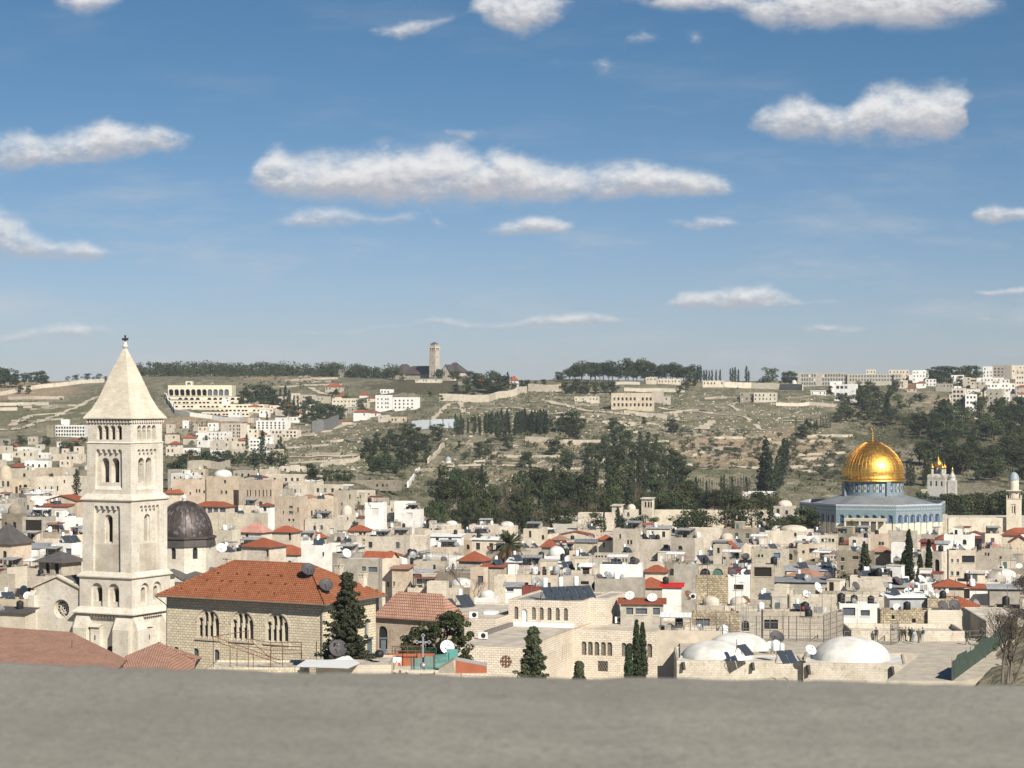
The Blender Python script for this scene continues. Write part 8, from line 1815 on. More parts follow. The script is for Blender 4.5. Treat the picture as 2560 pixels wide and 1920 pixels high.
near_cypress('short thin cypress left of the cypress pair',1571,1705,92,237,.5,3)
def oak():
 rng=random.Random(9);Y=246.0;p=P(1098,1690,Y);s=Y/F;root=empty('evergreen_tree',p);T(root,'broad dark evergreen tree between the tiled annex and the stone complex','tree');a,b=MB(),MB()
 b.tube((0,0,-1),(0,0,3.5),.3,.2,8)
 cl=[]
 for(x,y,rx,rz)in((1032,1612,28,26),(1050,1590,24,22),(1075,1570,26,24),(1105,1565,30,24),(1135,1558,24,24),(1150,1580,24,28),(1160,1610,20,30),(1120,1600,40,34),(1080,1610,40,34),(1040,1635,28,22),(1150,1645,26,30),(1100,1645,44,30),(1165,1655,14,20),(1018,1628,14,16),(1120,1545,16,14),(1140,1540,14,12)):
  cl.append(((x-1098)*s,rng.uniform(-1.6,1.6),(1690-y)*s,rx*s,1.5,rz*s));b.tube((0,0,2.5),((x-1098)*s,0,(1690-y)*s),.09,.03,5)
 sub=[]
 for(x,y,z,rx,ry,rz)in cl:
  for _ in range(12):sub.append((x+rng.uniform(-.8,.8)*rx,y+rng.uniform(-.75,.75)*ry,z+rng.uniform(-.75,.75)*rz,.5,.5,.4))
 leaves(a,sub,74,.15,rng);a.build('crown',MT['broad'],root);b.build('trunk',MT['bark'],root)
oak()
def bare_tree(label,px,py,h_px,w_px,Y,seed,name='bare_tree',red=0,leafy=0):
 rng=random.Random(seed);p=P(px,py,Y);h=h_px/F*Y;wd=w_px/F*Y;root=empty(name,p);T(root,label,'bare tree');b,a=MB(),MB();tips=[]
 def grow(q,d,L_,r,k):
  e=q+d*L_;b.tube(q,e,r,r*.65,5 if k<3 else 3,cap=(False,True));tips.append(e)
  if k>=6 or r<.006:return
  for _ in range(3 if k<5 else 2):
   nd=(d+Vector((rng.uniform(-1,1)*wd/h*1.3,rng.uniform(-1,1),rng.uniform(-.35,.7)))*.62).normalized();grow(e,nd,L_*rng.uniform(.62,.85),r*.6,k+1)
 for _ in range(2 if name=='bare_tree' else 5):grow(Vector((rng.uniform(-.3,.3)*(1 if name=='bare_tree' else wd*.5),0,-.3)),Vector((rng.uniform(-.4,.4),rng.uniform(-.3,.3),1)).normalized(),h*.27,h*.02,1)
 b.build('branches',MT['twig'],root)
 if leafy:
  for e in tips[::leafy]:leaves(a,[(e.x,e.y,e.z,.3,.3,.25)],6,.07,rng)
  a.build('dry_leaves',MT['brownf'],root)
bare_tree('large bare grey winter tree among the roofs left of centre',1160,1478,92,90,385,4)
bare_tree('bare winter tree beside the white tarpaulin vault',1190,1492,60,60,372,6)
bare_tree('small leafless tree beside the small cream dome',905,1298,46,30,640,7,leafy=2)
bare_tree('small leafless tree under the white cabin',1140,1398,30,60,470,8)
bare_tree('tangled reddish bare shrub at the bottom right corner',2520,1700,205,120,205,12,'bare_shrub',leafy=3)
bare_tree('low bare shrub at the right edge above the plaza',2556,1500,70,60,330,14,'bare_shrub',leafy=3)
def palm():
 rng=random.Random(5);Y=480.0;p=P(1272,1425,Y);s=Y/F;root=empty('palm_tree',p);T(root,'big date palm with drooping dry fronds among the roofs','palm tree');b=MB();h=62*s;b.tube((0,0,-2),(0,0,h),.55,.42,10);b.build('trunk',MT['bark'],root)
 a,d=MB(),MB()
 def frond(mb,az,el,L_,drop):
  n=9;pts=[]
  for i in range(n+1):
   t_=i/n;r=L_*t_*math.cos(el)*(1-.15*t_*t_);z=h+L_*t_*math.sin(el)-drop*L_*t_*t_;pts.append(Vector((r*math.cos(az),r*math.sin(az),z)))
  side=Vector((-math.sin(az),math.cos(az),0))
  for i in range(1,n):
   c=pts[i];dr=(pts[i+1]-pts[i-1]).normalized();wl=L_*.17*math.sin(math.pi*(i/n)**.7)+.1
   for sg in(-1,1):
    for q in(0,.5):
     o=c.lerp(pts[i+1],q);tip=o+side*sg*wl+dr*wl*.7-Vector((0,0,wl*.45));mb.add([o,o+dr*.18,tip],[(0,1,2)])
  mb.path(pts,.05,4)
 for k in range(44):frond(a,rng.uniform(0,6.28),rng.uniform(.05,1.35),rng.uniform(4.6,6.0),rng.uniform(.25,.6))
 for k in range(26):frond(d,rng.uniform(0,6.28),rng.uniform(-.6,.1),rng.uniform(3.2,4.6),rng.uniform(.5,.9))
 a.build('fronds',MT['palm'],root);d.build('dry_fronds',MT['palmd'],root);reg(1230,1322,1315,1420,Y,'date palm')
 p2=P(2130,1330,655);r2=empty('palm_tree',p2);r2.scale=(.42,.42,.42);T(r2,'small palm in front of the shrine porch','palm tree')
 for ch in list(root.children):c=ch.copy();COL.objects.link(c);c.parent=r2
palm()
# low scrub and stones too many to count
def ground_cover():
 rng=random.Random(15);nr=np.random.default_rng(4)
 sc,rk=MB(),MB()
 def scat(n,boxes,fn):
  w_=[(b[1]-b[0])*(b[3]-b[2])*b[4]for b in boxes]
  for b in rng.choices(boxes,w_,k=n):fn(hit(rng.uniform(b[0],b[1]),rng.uniform(b[2],b[3]),975))
 def bush(p):
  r=rng.uniform(.7,2.0)
  for _ in range(7):
   c=p+Vector((rng.uniform(-r,r),rng.uniform(-r,r),rng.uniform(0,r*.8)));u=Vector((rng.uniform(-1,1),rng.uniform(-1,1),rng.uniform(-1,1))).normalized();v=u.orthogonal().normalized();s=r*.42;sc.add([c-u*s,c-v*s,c+u*s,c+v*s],[(0,1,2,3)])
 def rock(p):
  r=rng.uniform(.25,.7);M=Matrix.Translation(p)@Matrix.Rotation(rng.uniform(0,3),4,'Z');x,y,z=r*rng.uniform(.8,2.0),r,r*rng.uniform(.5,1.1);rk.box(-x,x,-y*.6,y*.6,-.3,z,M=M)
 scat(2600,[(900,1720,985,1240,1.0),(1700,2130,1090,1230,.8),(2100,2560,990,1200,1.0),(400,900,1090,1190,.5),(560,900,925,975,.7),(0,260,1000,1080,.4),(1450,2050,960,1060,.25),(1180,1420,960,1000,.7)],bush)
 scat(1500,[(1150,2060,985,1085,1.2),(620,950,1060,1180,1.3),(1100,1720,1085,1230,.6),(1690,1950,1070,1100,.8),(420,600,925,960,.3),(1950,2150,1010,1060,.7)],rock)
 T(sc.build('hillside_scrub',MT['olive']),'low grey-green scrub scattered over the hillsides','scrub',kind='stuff');T(rk.build('scattered_stones',MT['pale']),'pale stones and ledges scattered over the bare slopes','stones',kind='stuff')
ground_cover()
# plaza at the right with people
ZP=-30.1
def plaza():
 mb=MB();top=[PZ(2215,1702,ZP),PZ(2410,1702,ZP),PZ(2660,1640,ZP),PZ(2660,1596,ZP),PZ(1700,1596,ZP),PZ(1700,1640,ZP),PZ(2306,1632,ZP)]
 lo=[Vector((p.x,p.y,ZP-9))for p in top];n=len(top);mb.add(top+lo,[tuple(range(n))]+[(i,(i+1)%n,n+(i+1)%n,n+i)for i in range(n)])
 T(mb.build('plaza',MT['plaza']),'pale worn plaza floor with people standing at its far wall','plaza',kind='structure')
MT['plaza']=plain('worn_plaza_paving',(.47,.42,.34),.95,noise=.3,scale=.6)
plaza()
def bank():
 rng=random.Random(2);mb=MB();nx,ny=26,26;vs=[]
 for j in range(ny):
  for i in range(nx):
   t_=j/(ny-1);y=188+94*t_;xl=(2384+150*t_-HX)/F*y;x=xl+(i/(nx-1))*26;u=x-xl
   vs.append((x,y,ZP-.3+min(u,5)*.42+rng.uniform(-.15,.18)+.5*math.sin(u*.9+y*.3)*min(1,u)))
 mb.add(vs,[(j*nx+i,j*nx+i+1,(j+1)*nx+i+1,(j+1)*nx+i)for j in range(ny-1)for i in range(nx-1)],0,True)
 m,t,b=newmat('stony_bank',.95,spec=.05);geo=t.n('ShaderNodeNewGeometry');p=geo.outputs['Position']
 col=t.mix(t.ss(t.noise(p,.8,5,.65),.4,.62),(.36,.30,.21),(.11,.12,.055));col=t.mix(t.ss(t.noise(p,3.5,4,.6),.55,.65),col,(.48,.43,.34));setc(t,b,col)
 T(mb.build('stony_bank',m),'stony weedy bank behind the green fence at the right','bank',kind='structure')
 a,c=PZ(2380,1702,ZP),PZ(2524,1596,ZP);fm=MB();n=14
 for i in range(n):
  p,q=a.lerp(c,i/n),a.lerp(c,(i+1)/n);h=2.1+.25*math.sin(i*1.3);fm.add([p,q,q+Vector((.05,0,h)),p+Vector((.05,0,h+.1*math.sin(i)))],[(0,1,2,3)]);fm.add([p+Vector((.08,.02,0)),q+Vector((.08,.02,0)),q+Vector((.13,.02,h)),p+Vector((.13,.02,h))],[(3,2,1,0)])
 for i in range(n+1):p=a.lerp(c,i/n);fm.tube(p,p+Vector((0,0,2.3)),.05,n=5,mi=1)
 T(fm.build('garden_fence',[plain('green_screen_cloth',(.055,.085,.065),.9,noise=.4,scale=1.5),MT['pole']]),'dark green screen fence sloping along the right side of the plaza','fence')
 for x,y,h,k in((2440,1655,30,'shrub'),(2470,1630,34,'shrub'),(2490,1680,26,'shrub'),(2425,1690,26,'shrub'),(2540,1650,36,'shrub'),(2455,1612,30,'shrub')):
  p=P(x,y,238+(1690-y)*.28);o=link('shrub',rng.choice(TREE[k]),None,p,rng.uniform(0,6),(h/F*p.y*1.4,)*2+(h/F*p.y,));AUTO.append((o,'low weedy green shrub on the stony bank','shrub','shrubs on the bank',x,y))
bank()
def skin_person(name,joints,edges,radii):
 me=bpy.data.meshes.new(name);me.from_pydata(joints,edges,[]);o=bpy.data.objects.new(name+'_source',me);COL.objects.link(o)
 sk=o.modifiers.new('skin','SKIN');sd=o.modifiers.new('sub','SUBSURF');sd.levels=2;sd.render_levels=2
 for i,r in enumerate(radii):me.skin_vertices[0].data[i].radius=(r,r)
 me.skin_vertices[0].data[0].use_root=True
 dg=bpy.context.evaluated_depsgraph_get();ev=o.evaluated_get(dg);out=bpy.data.meshes.new_from_object(ev);out.name=name;bpy.data.objects.remove(o)
 for p in out.polygons:p.use_smooth=True
 return out
def hand_mesh():
 mb=MB();rings=[]
 for z,a,b in((0,.026,.018),(-.04,.036,.017),(-.085,.040,.014),(-.10,.036,.011)):rings.append([(a*math.cos(t),b*math.sin(t),z)for t in[2*math.pi*k/10 for k in range(10)]])
 mb.loft(rings,0,True,(True,True))
 for k,(x,L_)in enumerate(((-.029,.062),(-.010,.075),(.010,.070),(.028,.052))):
  p=Vector((x,0,-.095));d=Vector((x*.5,-.12,-1)).normalized();q=p+d*L_*.5;e=q+Vector((x*.3,-.45,-1)).normalized()*L_*.5;mb.tube(p,q,.0095,.009,6);mb.tube(q,e,.009,.006,6)
 p=Vector((.034,-.004,-.035));q=p+Vector((.026,-.014,-.024));mb.tube(p,q,.012,.010,6);mb.tube(q,q+Vector((.006,-.012,-.028)),.010,.007,6)
 return mb.mesh('hand',MT['skin'])
MT['skin']=plain('skin',(.42,.26,.18),.7);MT['uni']=plain('olive_uniform',(.085,.085,.045),.9,noise=.25,scale=4,var=.2);MT['civ']=plain('dark_clothes',(.04,.045,.055),.9,noise=.2,scale=4);MT['civl']=plain('pale_blue_shirt',(.42,.47,.50),.9);MT['hair']=plain('dark_hair',(.025,.02,.016),.9);MT['pack']=plain('backpack_cloth',(.05,.052,.035),.9);MT['maroon']=plain('maroon_beret',(.12,.02,.025),.9)
PM={}
def people():
 hand=hand_mesh()
 mb=MB();prof=[(.02,-.115),(.05,-.105),(.066,-.06),(.076,0),(.078,.04),(.07,.08),(.045,.108),(.008,.118)]
 mb.lathe(prof,16);mb.v=[(x*.92,y*1.12,z)for x,y,z in mb.v]
 mb.loft([[(-.013,-.078,-.015),(.013,-.078,-.015),(.009,-.08,.03),(-.009,-.08,.03)],[(-.010,-.108,-.018),(.010,-.108,-.018),(.004,-.09,.03),(-.004,-.09,.03)]],0,True,(False,True))
 for sx in(-1,1):
  mb.lathe([(.004,-.006),(.011,0),(.004,.006)],8,(sx*.028,-.081,.02),1);mb.box(sx*.068-.008,sx*.068+.008,-.01,.025,-.02,.035)
 mb.box(-.022,.022,-.083,-.076,-.058,-.052,2);head=mb.mesh('head',[MT['skin'],MT['dark'],MT['maroon']])
 mb=MB();mb.lathe([(.083,.01),(.086,.05),(.076,.09),(.05,.118),(.01,.126)],16);mb.v=[(x*.94,y*1.12+.012,z+(.0 if y>-.03 else .025))for x,y,z in mb.v];hair=mb.mesh('hair',MT['hair'])
 mb=MB();mb.lathe([(.086,.04),(.10,.075),(.085,.115),(.01,.128)],16);mb.box(-.06,.06,-.16,-.07,.05,.062);cap=mb.mesh('cap',MT['uni'])
 mb=MB();rr=[[(.16*cx*s,.09*s*cy+.0,z)for cx,cy in((-1,-1),(1,-1),(1,1),(-1,1))]for z,s in((0,.85),(.06,1),(.36,1),(.46,.7))];mb.loft(rr,0,True,(True,True));mb.box(-.11,.11,-.14,-.08,.05,.24);pack=mb.mesh('backpack',MT['pack'])
 def body(key,pose):
  hip=Vector((0,0,.93))if pose!='sit' else Vector((0,.05,.22));J=[hip,hip+Vector((0,.0,.22)),hip+Vector((0,.01,.42)),hip+Vector((0,0,.56))];E=[(0,1),(1,2),(2,3)];Rr=[.14,.135,.15,.062]
  hands=[]
  for sx in(-1,1):
   sh=J[2]+Vector((sx*.185,0,.06));J_=[sh]
   if pose=='walk':el=sh+Vector((sx*.05,-sx*.12,-.27));wr=el+Vector((0,-sx*.06-.1,-.22))
   elif pose=='sit':el=sh+Vector((sx*.06,-.12,-.24));wr=el+Vector((-sx*.06,-.22,.0))
   elif pose=='talk' and sx>0:el=sh+Vector((.05,-.03,-.27));wr=el+Vector((-.06,-.2,.1))
   else:el=sh+Vector((sx*.06,.02,-.28));wr=el+Vector((-sx*.01,-.05,-.24))
   b=len(J);J+=[sh,el,wr];E+=[(2,b),(b,b+1),(b+1,b+2)];Rr+=[.068,.05,.036];hands.append((wr,el,sx))
   if pose=='sit':kn=hip+Vector((sx*.12,-.38,.25));an=kn+Vector((0,-.12,-.42));toe=an+Vector((sx*.02,-.18,-.02))
   elif pose=='walk':f=sx;kn=hip+Vector((sx*.09,-.17 if f>0 else .02,-.43));an=Vector((sx*.09,-.22 if f>0 else .32,.09 if f>0 else .16));toe=an+Vector((0,-.19,-.05))
   else:kn=hip+Vector((sx*.11,-.02,-.44));an=Vector((sx*.13,.03,.09));toe=an+Vector((sx*.03,-.19,-.05))
   th=hip+Vector((sx*.10,0,-.04));b=len(J);J+=[th,kn,an,toe];E+=[(0,b),(b,b+1),(b+1,b+2),(b+2,b+3)];Rr+=[.105,.068,.048,.042]
  PM[key]=(skin_person('person_body',[tuple(v)for v in J],E,Rr),J[3]+Vector((0,-.01,.13)),hands)
 for k in('stand','talk','walk','sit'):body(k,k)
 mc={}
 def mesh_of(pose,mat):
  if(pose,mat)not in mc:me=PM[pose][0].copy();me.materials.clear();me.materials.append(MT[mat]);mc[pose,mat]=me
  return mc[pose,mat]
 L_=[(935,1256,'stand','civ',160,'hair',0,'person in dark clothes standing alone left of the group by the plaza wall'),(1075,1244,'stand','uni',200,'cap',0,'person in olive standing behind the grey mesh gate'),(1138,1250,'stand','uni',30,'cap',1,'soldier in dark olive with back pack, leftmost of the standing group'),(1160,1256,'talk','uni',-30,'cap',0,'soldier in olive turned right, second from left in the group'),(1190,1252,'stand','uni',80,'beret',1,'soldier with maroon cap and pack in the middle of the group'),(1218,1250,'talk','uni',-60,'hair',0,'bareheaded olive soldier gesturing in the middle of the group'),(1243,1254,'stand','uni',150,'cap',1,'soldier seen from behind right of the gesturing one'),(1267,1280,'talk','civl',-20,'hair',0,'person in pale shirt nearest to the viewer in the group'),(1300,1268,'stand','uni',60,'cap',1,'tall soldier in brown-olive at the right of the group'),(1336,1256,'stand','civl',190,'hair',1,'person in pale shirt and dark trousers with blue pack, right end of the group'),(1585,1242,'sit','uni',10,'cap',1,'left of three soldiers sitting on the ground by the wall'),(1632,1240,'sit','uni',-15,'hair',0,'middle of three soldiers sitting on the ground by the wall'),(1668,1240,'sit','uni',-40,'cap',0,'right of three soldiers sitting on the ground by the wall'),(1722,1286,'walk','uni',-80,'cap',1,'soldier walking across the plaza to the right'),(1848,1256,'walk','civ',70,'hair',1,'person in dark clothes bending forward near the bank')]
 for(x,y,pose,mat,rz,hat,pk,lab)in L_:
  p=PZ(zx('K',x),zy('K',y),ZP);root=empty('person',p,R(rz));T(root,lab,'person','people on the plaza');me,hp,hands=PM[pose]
  link('clothed_body',mesh_of(pose,mat),root);h=link('head',head,root,hp);link('hair' if hat=='hair' else 'cap',hair if hat=='hair' else cap,h)
  if pk:link('backpack',pack,root,hp+Vector((0,.2,-.62)))
  for(wr,el,sx)in hands:d=(wr-el).normalized();hh=link('hand',hand,root,wr);hh.rotation_euler=Vector((-d.x,-d.y,-d.z)).to_track_quat('Z','Y').to_euler();hh.scale=(sx*1.0,1,1)
people()
def wire_fence(label,a,b,h,npost,nrail,mesh_step=.45,name='wire_fence',mat='pole'):
 mb=MB();L_=(b-a).length
 for i in range(npost+1):p=a.lerp(b,i/npost);mb.tube(p,p+Vector((0,0,h)),.055,n=5)
 for j in range(nrail):z=h*(j+1)/nrail-.05;mb.tube(a+Vector((0,0,z)),b+Vector((0,0,z)),.035,n=4)
 n=int(L_/mesh_step)
 for i in range(n):p=a.lerp(b,(i+.5)/n);mb.tube(p,p+Vector((0,0,h)),.011,n=3)
 for j in range(int(h/mesh_step)):z=(j+.5)*mesh_step;mb.tube(a+Vector((0,0,z)),b+Vector((0,0,z)),.009,n=3)
 return T(mb.build(name,MT[mat]),label,'fence')
q=lambda x,y,z=ZP:PZ(zx('K',x),zy('K',y),z)
wire_fence('long wire cage of grey posts and mesh around the stone house left of the plaza',q(-560,1250),q(480,1262),3.2,9,4)
wire_fence('grey mesh cage side panel standing at the plaza corner',q(480,1262),q(650,1200),3.4,3,5,.22)
wire_fence('narrow grey mesh gate standing before the group of soldiers',q(1058,1290),q(1126,1270),2.6,1,4,.12,'mesh_gate')
wire_fence('low thin railing along the far plaza wall',q(660,1246),q(1960,1240),1.15,12,2,2.5,'railing')
mb=MB();n=14;c=q(1430,1241);mb.add([(c.x+1.6*math.cos(math.pi*i/n),c.y-.06,ZP+.75*math.sin(math.pi*i/n))for i in range(n+1)]+[(c.x+1.6*math.cos(math.pi*i/n),c.y+.2,ZP+.75*math.sin(math.pi*i/n))for i in range(n+1)],[tuple(range(n+1))]+[(i,i+1,n+2+i,n+1+i)for i in range(n)])
T(mb.build('arched_vent',MT['darkred']),'dark red half-round vent at the foot of the plaza wall','vent')
# roof terraces right below the ledge
def near_terrace():
 zt=-30.6;r=R(-12)
 a=[P(505,1690,252),P(1235,1690,233)]
 def box_house(name,label,px0,px1,Y,ztop,mat,depth=9,rot=0.0):
  c=P((px0+px1)/2,HY,Y);w_=(px1-px0)/F*Y;zb=gz(c.x,Y)-1;root=empty(name,(c.x,c.y,zb),R(rot));T(root,label,'house');mb=MB();block(mb,-w_/2,w_/2,0,depth,0,ztop-zb,par=.2,ph=.25);mb.build('wall',[MT[mat],MT['roof']],root);return root
 box_house('terrace_house','roof terrace house with iron pergola just below the ledge',520,760,246,PZ(600,1668,-1).z*246/PZ(600,1668,-1).y,'rustic',7)
 box_house('terrace_house','cream parapet house carrying the white tarpaulin below the ledge',790,978,232,-(1662-HY)/F*232,'pale',9)
 box_house('terrace_house','terrace house with terracotta parapet and teal glass fence',976,1150,236,-(1676-HY)/F*236,'cream',10)
 g=lambda rg,x,y,Y:P(zx(rg,x),zy(rg,y),Y)
 mb=MB();Y=247;D_=lambda x,y,Y=247:g('D',x,y,Y)
 for x,y0,y1 in((530,1212,1500),(832,1162,1500),(735,1330,1500),(875,1360,1500),(675,1290,1500),(1025,1265,1500),(1290,1265,1500),(1128,1260,1500),(1420,1255,1480)):mb.tube(D_(x,y1),D_(x,y0),.05,n=5)
 for p in(((530,1215),(840,1163)),((530,1212),(1110,1420)),((530,1250),(1110,1450)),((840,1235),(1025,1265)),((1025,1265),(1290,1265)),((840,1300),(1025,1330)),((840,1235),(1020,1400))):mb.tube(D_(*p[0]),D_(*p[1]),.045,n=5)
 for i in range(24):x=540+24*i;y=1215+(x-530)*.358;mb.tube(D_(x,y),D_(x+12,y+38),.02,n=4)
 T(mb.build('pergola_frame',MT['rust']),'rusty iron pergola frame in front of the long orange-roofed house','pergola')
 mb=MB()
 for y in(1300,1330,1362):mb.tube(D_(1025,y,246),D_(1290,y,246),.05,n=5)
 for x in(1025,1290):mb.tube(D_(x,1265,246),D_(x,1480,246),.06,n=5)
 T(mb.build('slatted_frame',MT['rust']),'rusty slatted frame at the right end of the iron pergola','frame')
 mb=MB();pts=[g('D',1235,1475,228),g('D',1335,1412,236),g('D',1470,1418,237),g('D',1600,1408,238),g('D',1690,1368,239),g('D',1740,1410,238),g('D',1800,1445,233),g('D',1690,1490,226)];c=sum(pts,Vector())/len(pts)+Vector((0,0,.15));n=len(pts);top=pts+[c]
 mb.add(top,[(i,(i+1)%n,n)for i in range(n)]);mb.add([p-Vector((0,0,.05))for p in top],[((i+1)%n,i,n)for i in range(n)])
 for p in pts[::2]:mb.tube(p-Vector((0,0,1.6)),p,.04,n=5,mi=1)
 T(mb.build('white_tarpaulin',[MT['tankw'],MT['pole']]),'bright white tarpaulin stretched over a roof just above the ledge','tarpaulin')
 p=g('D',1605,1395,238);T(dish(p,.98,'dishd',10,30,.95),'big dark dish standing behind the white tarpaulin','satellite dish')
 for x,y0,y1,lab in((1880,1232,1350,'left'),(2000,1232,1395,'right')):
  mb=MB();p=g('D',x,y1+60,243);q_=g('D',x,y0,243);mb.box(p.x-.27,p.x+.27,p.y-.27,p.y+.27,p.z,q_.z);mb.box(p.x-.42,p.x+.42,p.y-.42,p.y+.42,q_.z,q_.z+.12);mb.box(p.x-.3,p.x+.3,p.y-.3,p.y+.3,q_.z-.6,q_.z-.5)
  T(mb.build('metal_flue',MT['flue']),f'{lab} one of two square blue-grey metal flues beside the white tarpaulin','flue')
 mb=MB();p=g('D',1965,1398,236);mb.lathe([(.05,0),(.42,.1),(.5,.4),(.42,.75),(.1,.85)],14,p);T(mb.build('round_tank',MT['black']),'black round tank between the flues and the white tarpaulin','tank')
 for x,y0,y1 in((1720,1280,0),):
  mb=MB()
  for yy in(1282,1310,1340):mb.tube(g('D',1715,yy,242),g('D',1815,yy,242),.06,n=5)
  for xx in(1718,1812):mb.tube(g('D',xx,1275,242),g('D',xx,1420,242),.05,n=5)
  T(mb.build('rust_rack',MT['rust']),'small rusty rack behind the dark dish','rack')
 G_=lambda x,y,Y=240:g('G',x,y,Y)
 mb=MB();a,b=G_(20,1432,242),G_(440,1432,242);h=(1432-1362)/3.456/F*242;mb.box(a.x,b.x,a.y,a.y+.25,a.z-1,a.z+h);T(mb.build('terracotta_parapet',MT['terra']),'terracotta red parapet of the terrace with the silver cross','parapet wall')
 mb=MB()
 for yy in(1298,1338):mb.tube(G_(65,yy,241),G_(330,yy,241),.055,n=5)
 for xx in(72,200,322):mb.tube(G_(xx,1296,241),G_(xx,1420,241),.045,n=5)
 T(mb.build('rusty_rail',MT['rust']),'rusty double rail above the terracotta parapet','rail')
 wire_fence('green mesh fence behind the silver cross',G_(95,1368,243),G_(450,1368,243),(1368-1308)/3.456/F*243,4,2,.14,'mesh_fence','greenm')
 mb=MB()
 for x0,x1,y0,y1 in((235,345,1400,1500),(350,430,1385,1500),(440,560,1372,1490)):
  p,q_=G_(x0,y1,233),G_(x1,y1-(8 if x0>430 else 0),233);h=(y1-y0)/3.456/F*233;mb.add([p,q_,q_+Vector((0,0,h)),p+Vector((0,0,h))],[(0,1,2,3)])
  for v in(p,q_):mb.tube(v,v+Vector((0,0,h+.12)),.05,n=5,mi=1)
 T(mb.build('glass_fence',[MT['tealg'],MT['greenm']]),'teal glass fence panels at the foot of the silver cross','fence')
 mb=MB();p=G_(590,1470,236);mb.box(p.x-.62,p.x+.62,p.y,p.y+.06,p.z,p.z+1.9);T(mb.build('teal_panel',MT['tealp']),'upright teal panel right of the white dish','panel')
 T(dish(G_(545,1380,237),.80,'dishw',12,32,1.05),'round white satellite dish left of the teal panel','satellite dish')
 mb=MB();c=G_(338,1465,231);s=231/F/3.456
 mb.lathe([(.01,-.36),(.18,-.31),(.31,-.18),(.36,0),(.31,.18),(.18,.31),(.06,.36)],20,c,0);top=(1465-1195)*s;ya=(1465-1262)*s
 root=mb.build('silver_cross',MT['silver']);T(root,'ornate silver-grey cross on a ball, standing above the ledge','cross')
 m2=MB();bar=lambda x0,x1,z0,z1:m2.box(c.x+x0,c.x+x1,c.y-.06,c.y+.06,c.z+z0,c.z+z1)
 bar(-.09,.09,.33,top-.1);m2.box(c.x-.62,c.x+.62,c.y-.055,c.y+.055,c.z+ya-.085,c.z+ya+.085);bar(-.14,.14,.33,.9)
 for(x,z)in((-.66,ya),(.66,ya),(0,top-.12)):
  for(dx,dz)in((0,0),(-.13,.0),(.13,0),(0,.13),(0,-.13)):m2.tube((c.x+x+dx,c.y-.065,c.z+z+dz),(c.x+x+dx,c.y+.065,c.z+z+dz),.105,n=10)
 for k in range(8):a=k*math.pi/4+.39;m2.tube((c.x,c.y,c.z+ya),(c.x+.34*math.cos(a),c.y,c.z+ya+.34*math.sin(a)),.03,.015,5)
 m2.build('cross_arms',MT['silver'],root)
 mb=MB();a,b,c_,d=G_(617,1530,230),G_(888,1530,230),G_(884,1470,230),G_(617,1420,230);f=[a,b,c_,d];bk=[p+Vector((0,3,0))for p in f];mb.add(f+bk,[(0,1,2,3)],0);mb.add(f+bk,[(3,2,6,7),(1,5,6,2),(0,4,7,3)],1)
 T(mb.build('red_gable_wall',[MT['terra'],MT['roofg']]),'terracotta red sloping wall end with grey coping, right of the cross','wall')
 mb=MB();f=[G_(470,1530,231),G_(617,1530,230),G_(617,1420,230),G_(600,1420,230),G_(470,1500,231)];bk=[p+Vector((0,3,0))for p in f];n=5;mb.add(f+bk,[tuple(range(n))]+[(i,(i+1)%n,n+(i+1)%n,n+i)for i in range(n)]);T(mb.build('cream_stair_wall',MT['pale']),'cream sloping stair wall left of the red gable wall','wall')
 for x,lab in((95,'left white plastic chair on the terrace with the silver cross'),(130,'right white plastic chair on the terrace with the silver cross')):
  mb=MB();p=G_(x,1470,236)
  for dx in(-.22,.22):
   for dy in(-.2,.2):mb.tube(p+Vector((dx,dy,0)),p+Vector((dx*.9,dy*.9,.45)),.025,n=5)
  mb.box(p.x-.25,p.x+.25,p.y-.24,p.y+.24,p.z+.44,p.z+.48);M=Matrix.Translation(p+Vector((0,.22,.46)))@Matrix.Rotation(R(-12),4,'X');mb.box(-.24,.24,-.015,.015,0,.5,M=M)
  for dx in(-.25,.25):mb.box(p.x+dx-.03,p.x+dx+.03,p.y-.2,p.y+.24,p.z+.64,p.z+.67)
  T(mb.build('plastic_chair',MT['tankw']),lab,'chair')
MT['flue']=plain('blue_grey_metal',(.13,.16,.18),.6,.3);MT['terra']=plain('terracotta_render',(.36,.115,.06),.9,noise=.2);MT['greenm']=plain('dark_green_metal',(.03,.10,.07),.7);MT['tealp']=plain('teal_panel',(.10,.30,.27),.6);MT['silver']=plain('silver_grey_metal',(.34,.35,.37),.45,.5)
m_,t_,b_=newmat('teal_glass',.25);setc(t_,b_,(.10,.26,.24));b_.inputs['Alpha'].default_value=.75;MT['tealg']=m_
near_terrace()
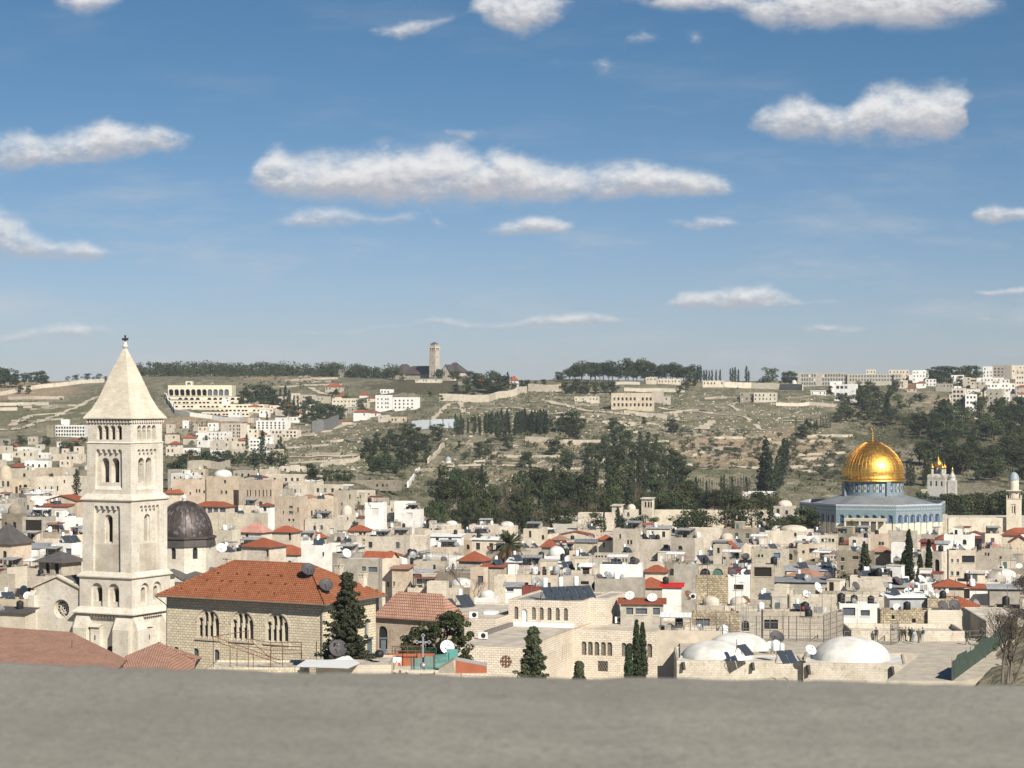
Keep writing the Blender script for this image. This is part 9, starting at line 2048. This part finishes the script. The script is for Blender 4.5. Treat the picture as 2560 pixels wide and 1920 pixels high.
# labels for everything placed in loops
NUM=['thirteenth','fourteenth','fifteenth','sixteenth','seventeenth','eighteenth','nineteenth','twentieth','twenty-first','twenty-second','twenty-third','twenty-fourth']
ORD=['first','second','third','fourth','fifth','sixth','seventh','eighth','ninth','tenth','eleventh','twelfth']
def label_all():
 LM={}
 for h in PLACED:
  if h['short']and h['short']not in('plaza','near terrace','near tile roof'):LM[h['short']]=((h['px0']+h['px1'])/2,(h['pyT']+min(h['pyB'],h['pyT']+120))/2,(h['px1']-h['px0'])/2,h)
 names=list(LM);xy=np.array([LM[n][:2]for n in names]);out={}
 for(o,desc,cat,grp,px,py)in AUTO:
  d=np.hypot(xy[:,0]-px,(xy[:,1]-py)*1.3);n=names[int(np.argmin(d))];cx,cy,hw,h=LM[n];dx,dy=px-cx,py-cy
  hgt=max(6,(min(h['pyB'],h['pyT']+120)-h['pyT'])/2)
  if abs(dx)<=hw and-hgt-26<=dy<=-hgt*.2 and cat not in('house',)and 'tree' not in cat and cat not in('cypress',):rel='on the roof of' if h.get('root')is not None and dy>-hgt-12 else 'just above'
  elif abs(dx)<max(8,hw*.7):rel='above' if dy<0 else 'below'
  else:
   s='right' if dx>0 else 'left';rel=f'{s} of' if abs(dy)<max(8,abs(dx)*.45)else(f'above and {s} of' if dy<0 else f'below and {s} of')
  out.setdefault(f'{desc} {rel} the {n}',[]).append((px,py,o,cat,grp))
 for lab,L_ in out.items():
  L_.sort(key=lambda e:e[0])
  for i,(px,py,o,cat,grp)in enumerate(L_):
   lb=lab
   if len(L_)>1:
    w_='left one' if i==0 and len(L_)==2 else 'right one' if len(L_)==2 else f'{ORD[i]} from left' if i<12 else 'far right one'
    lb=f'{lab}, {w_}'
   T(o,lb,cat,grp)
label_all()
for lab,L_ in SHARED.items():
 if 1<len(L_)<=24 and len(lab.split())<=13:
  for i,(px,o)in enumerate(sorted(L_,key=lambda e:e[0])):o['label']=f'{lab}, {(ORD + NUM)[i]} from left'
# thin haze over the whole scene
def haze():
 mb=MB();mb.box(-5600,5600,-60,8600,-420,75)
 m=bpy.data.materials.new('haze');m.use_nodes=True;nt=m.node_tree;nt.nodes.clear();o=nt.nodes.new('ShaderNodeOutputMaterial');v=nt.nodes.new('ShaderNodeVolumePrincipled')
 v.inputs['Color'].default_value=(.80,.90,1.0,1);v.inputs['Density'].default_value=0.00005;v.inputs['Anisotropy'].default_value=0.0
 nt.links.new(v.outputs[0],o.inputs['Volume'])
 T(mb.build('haze',m),'thin pale haze over the far hills','haze',kind='stuff')
haze()
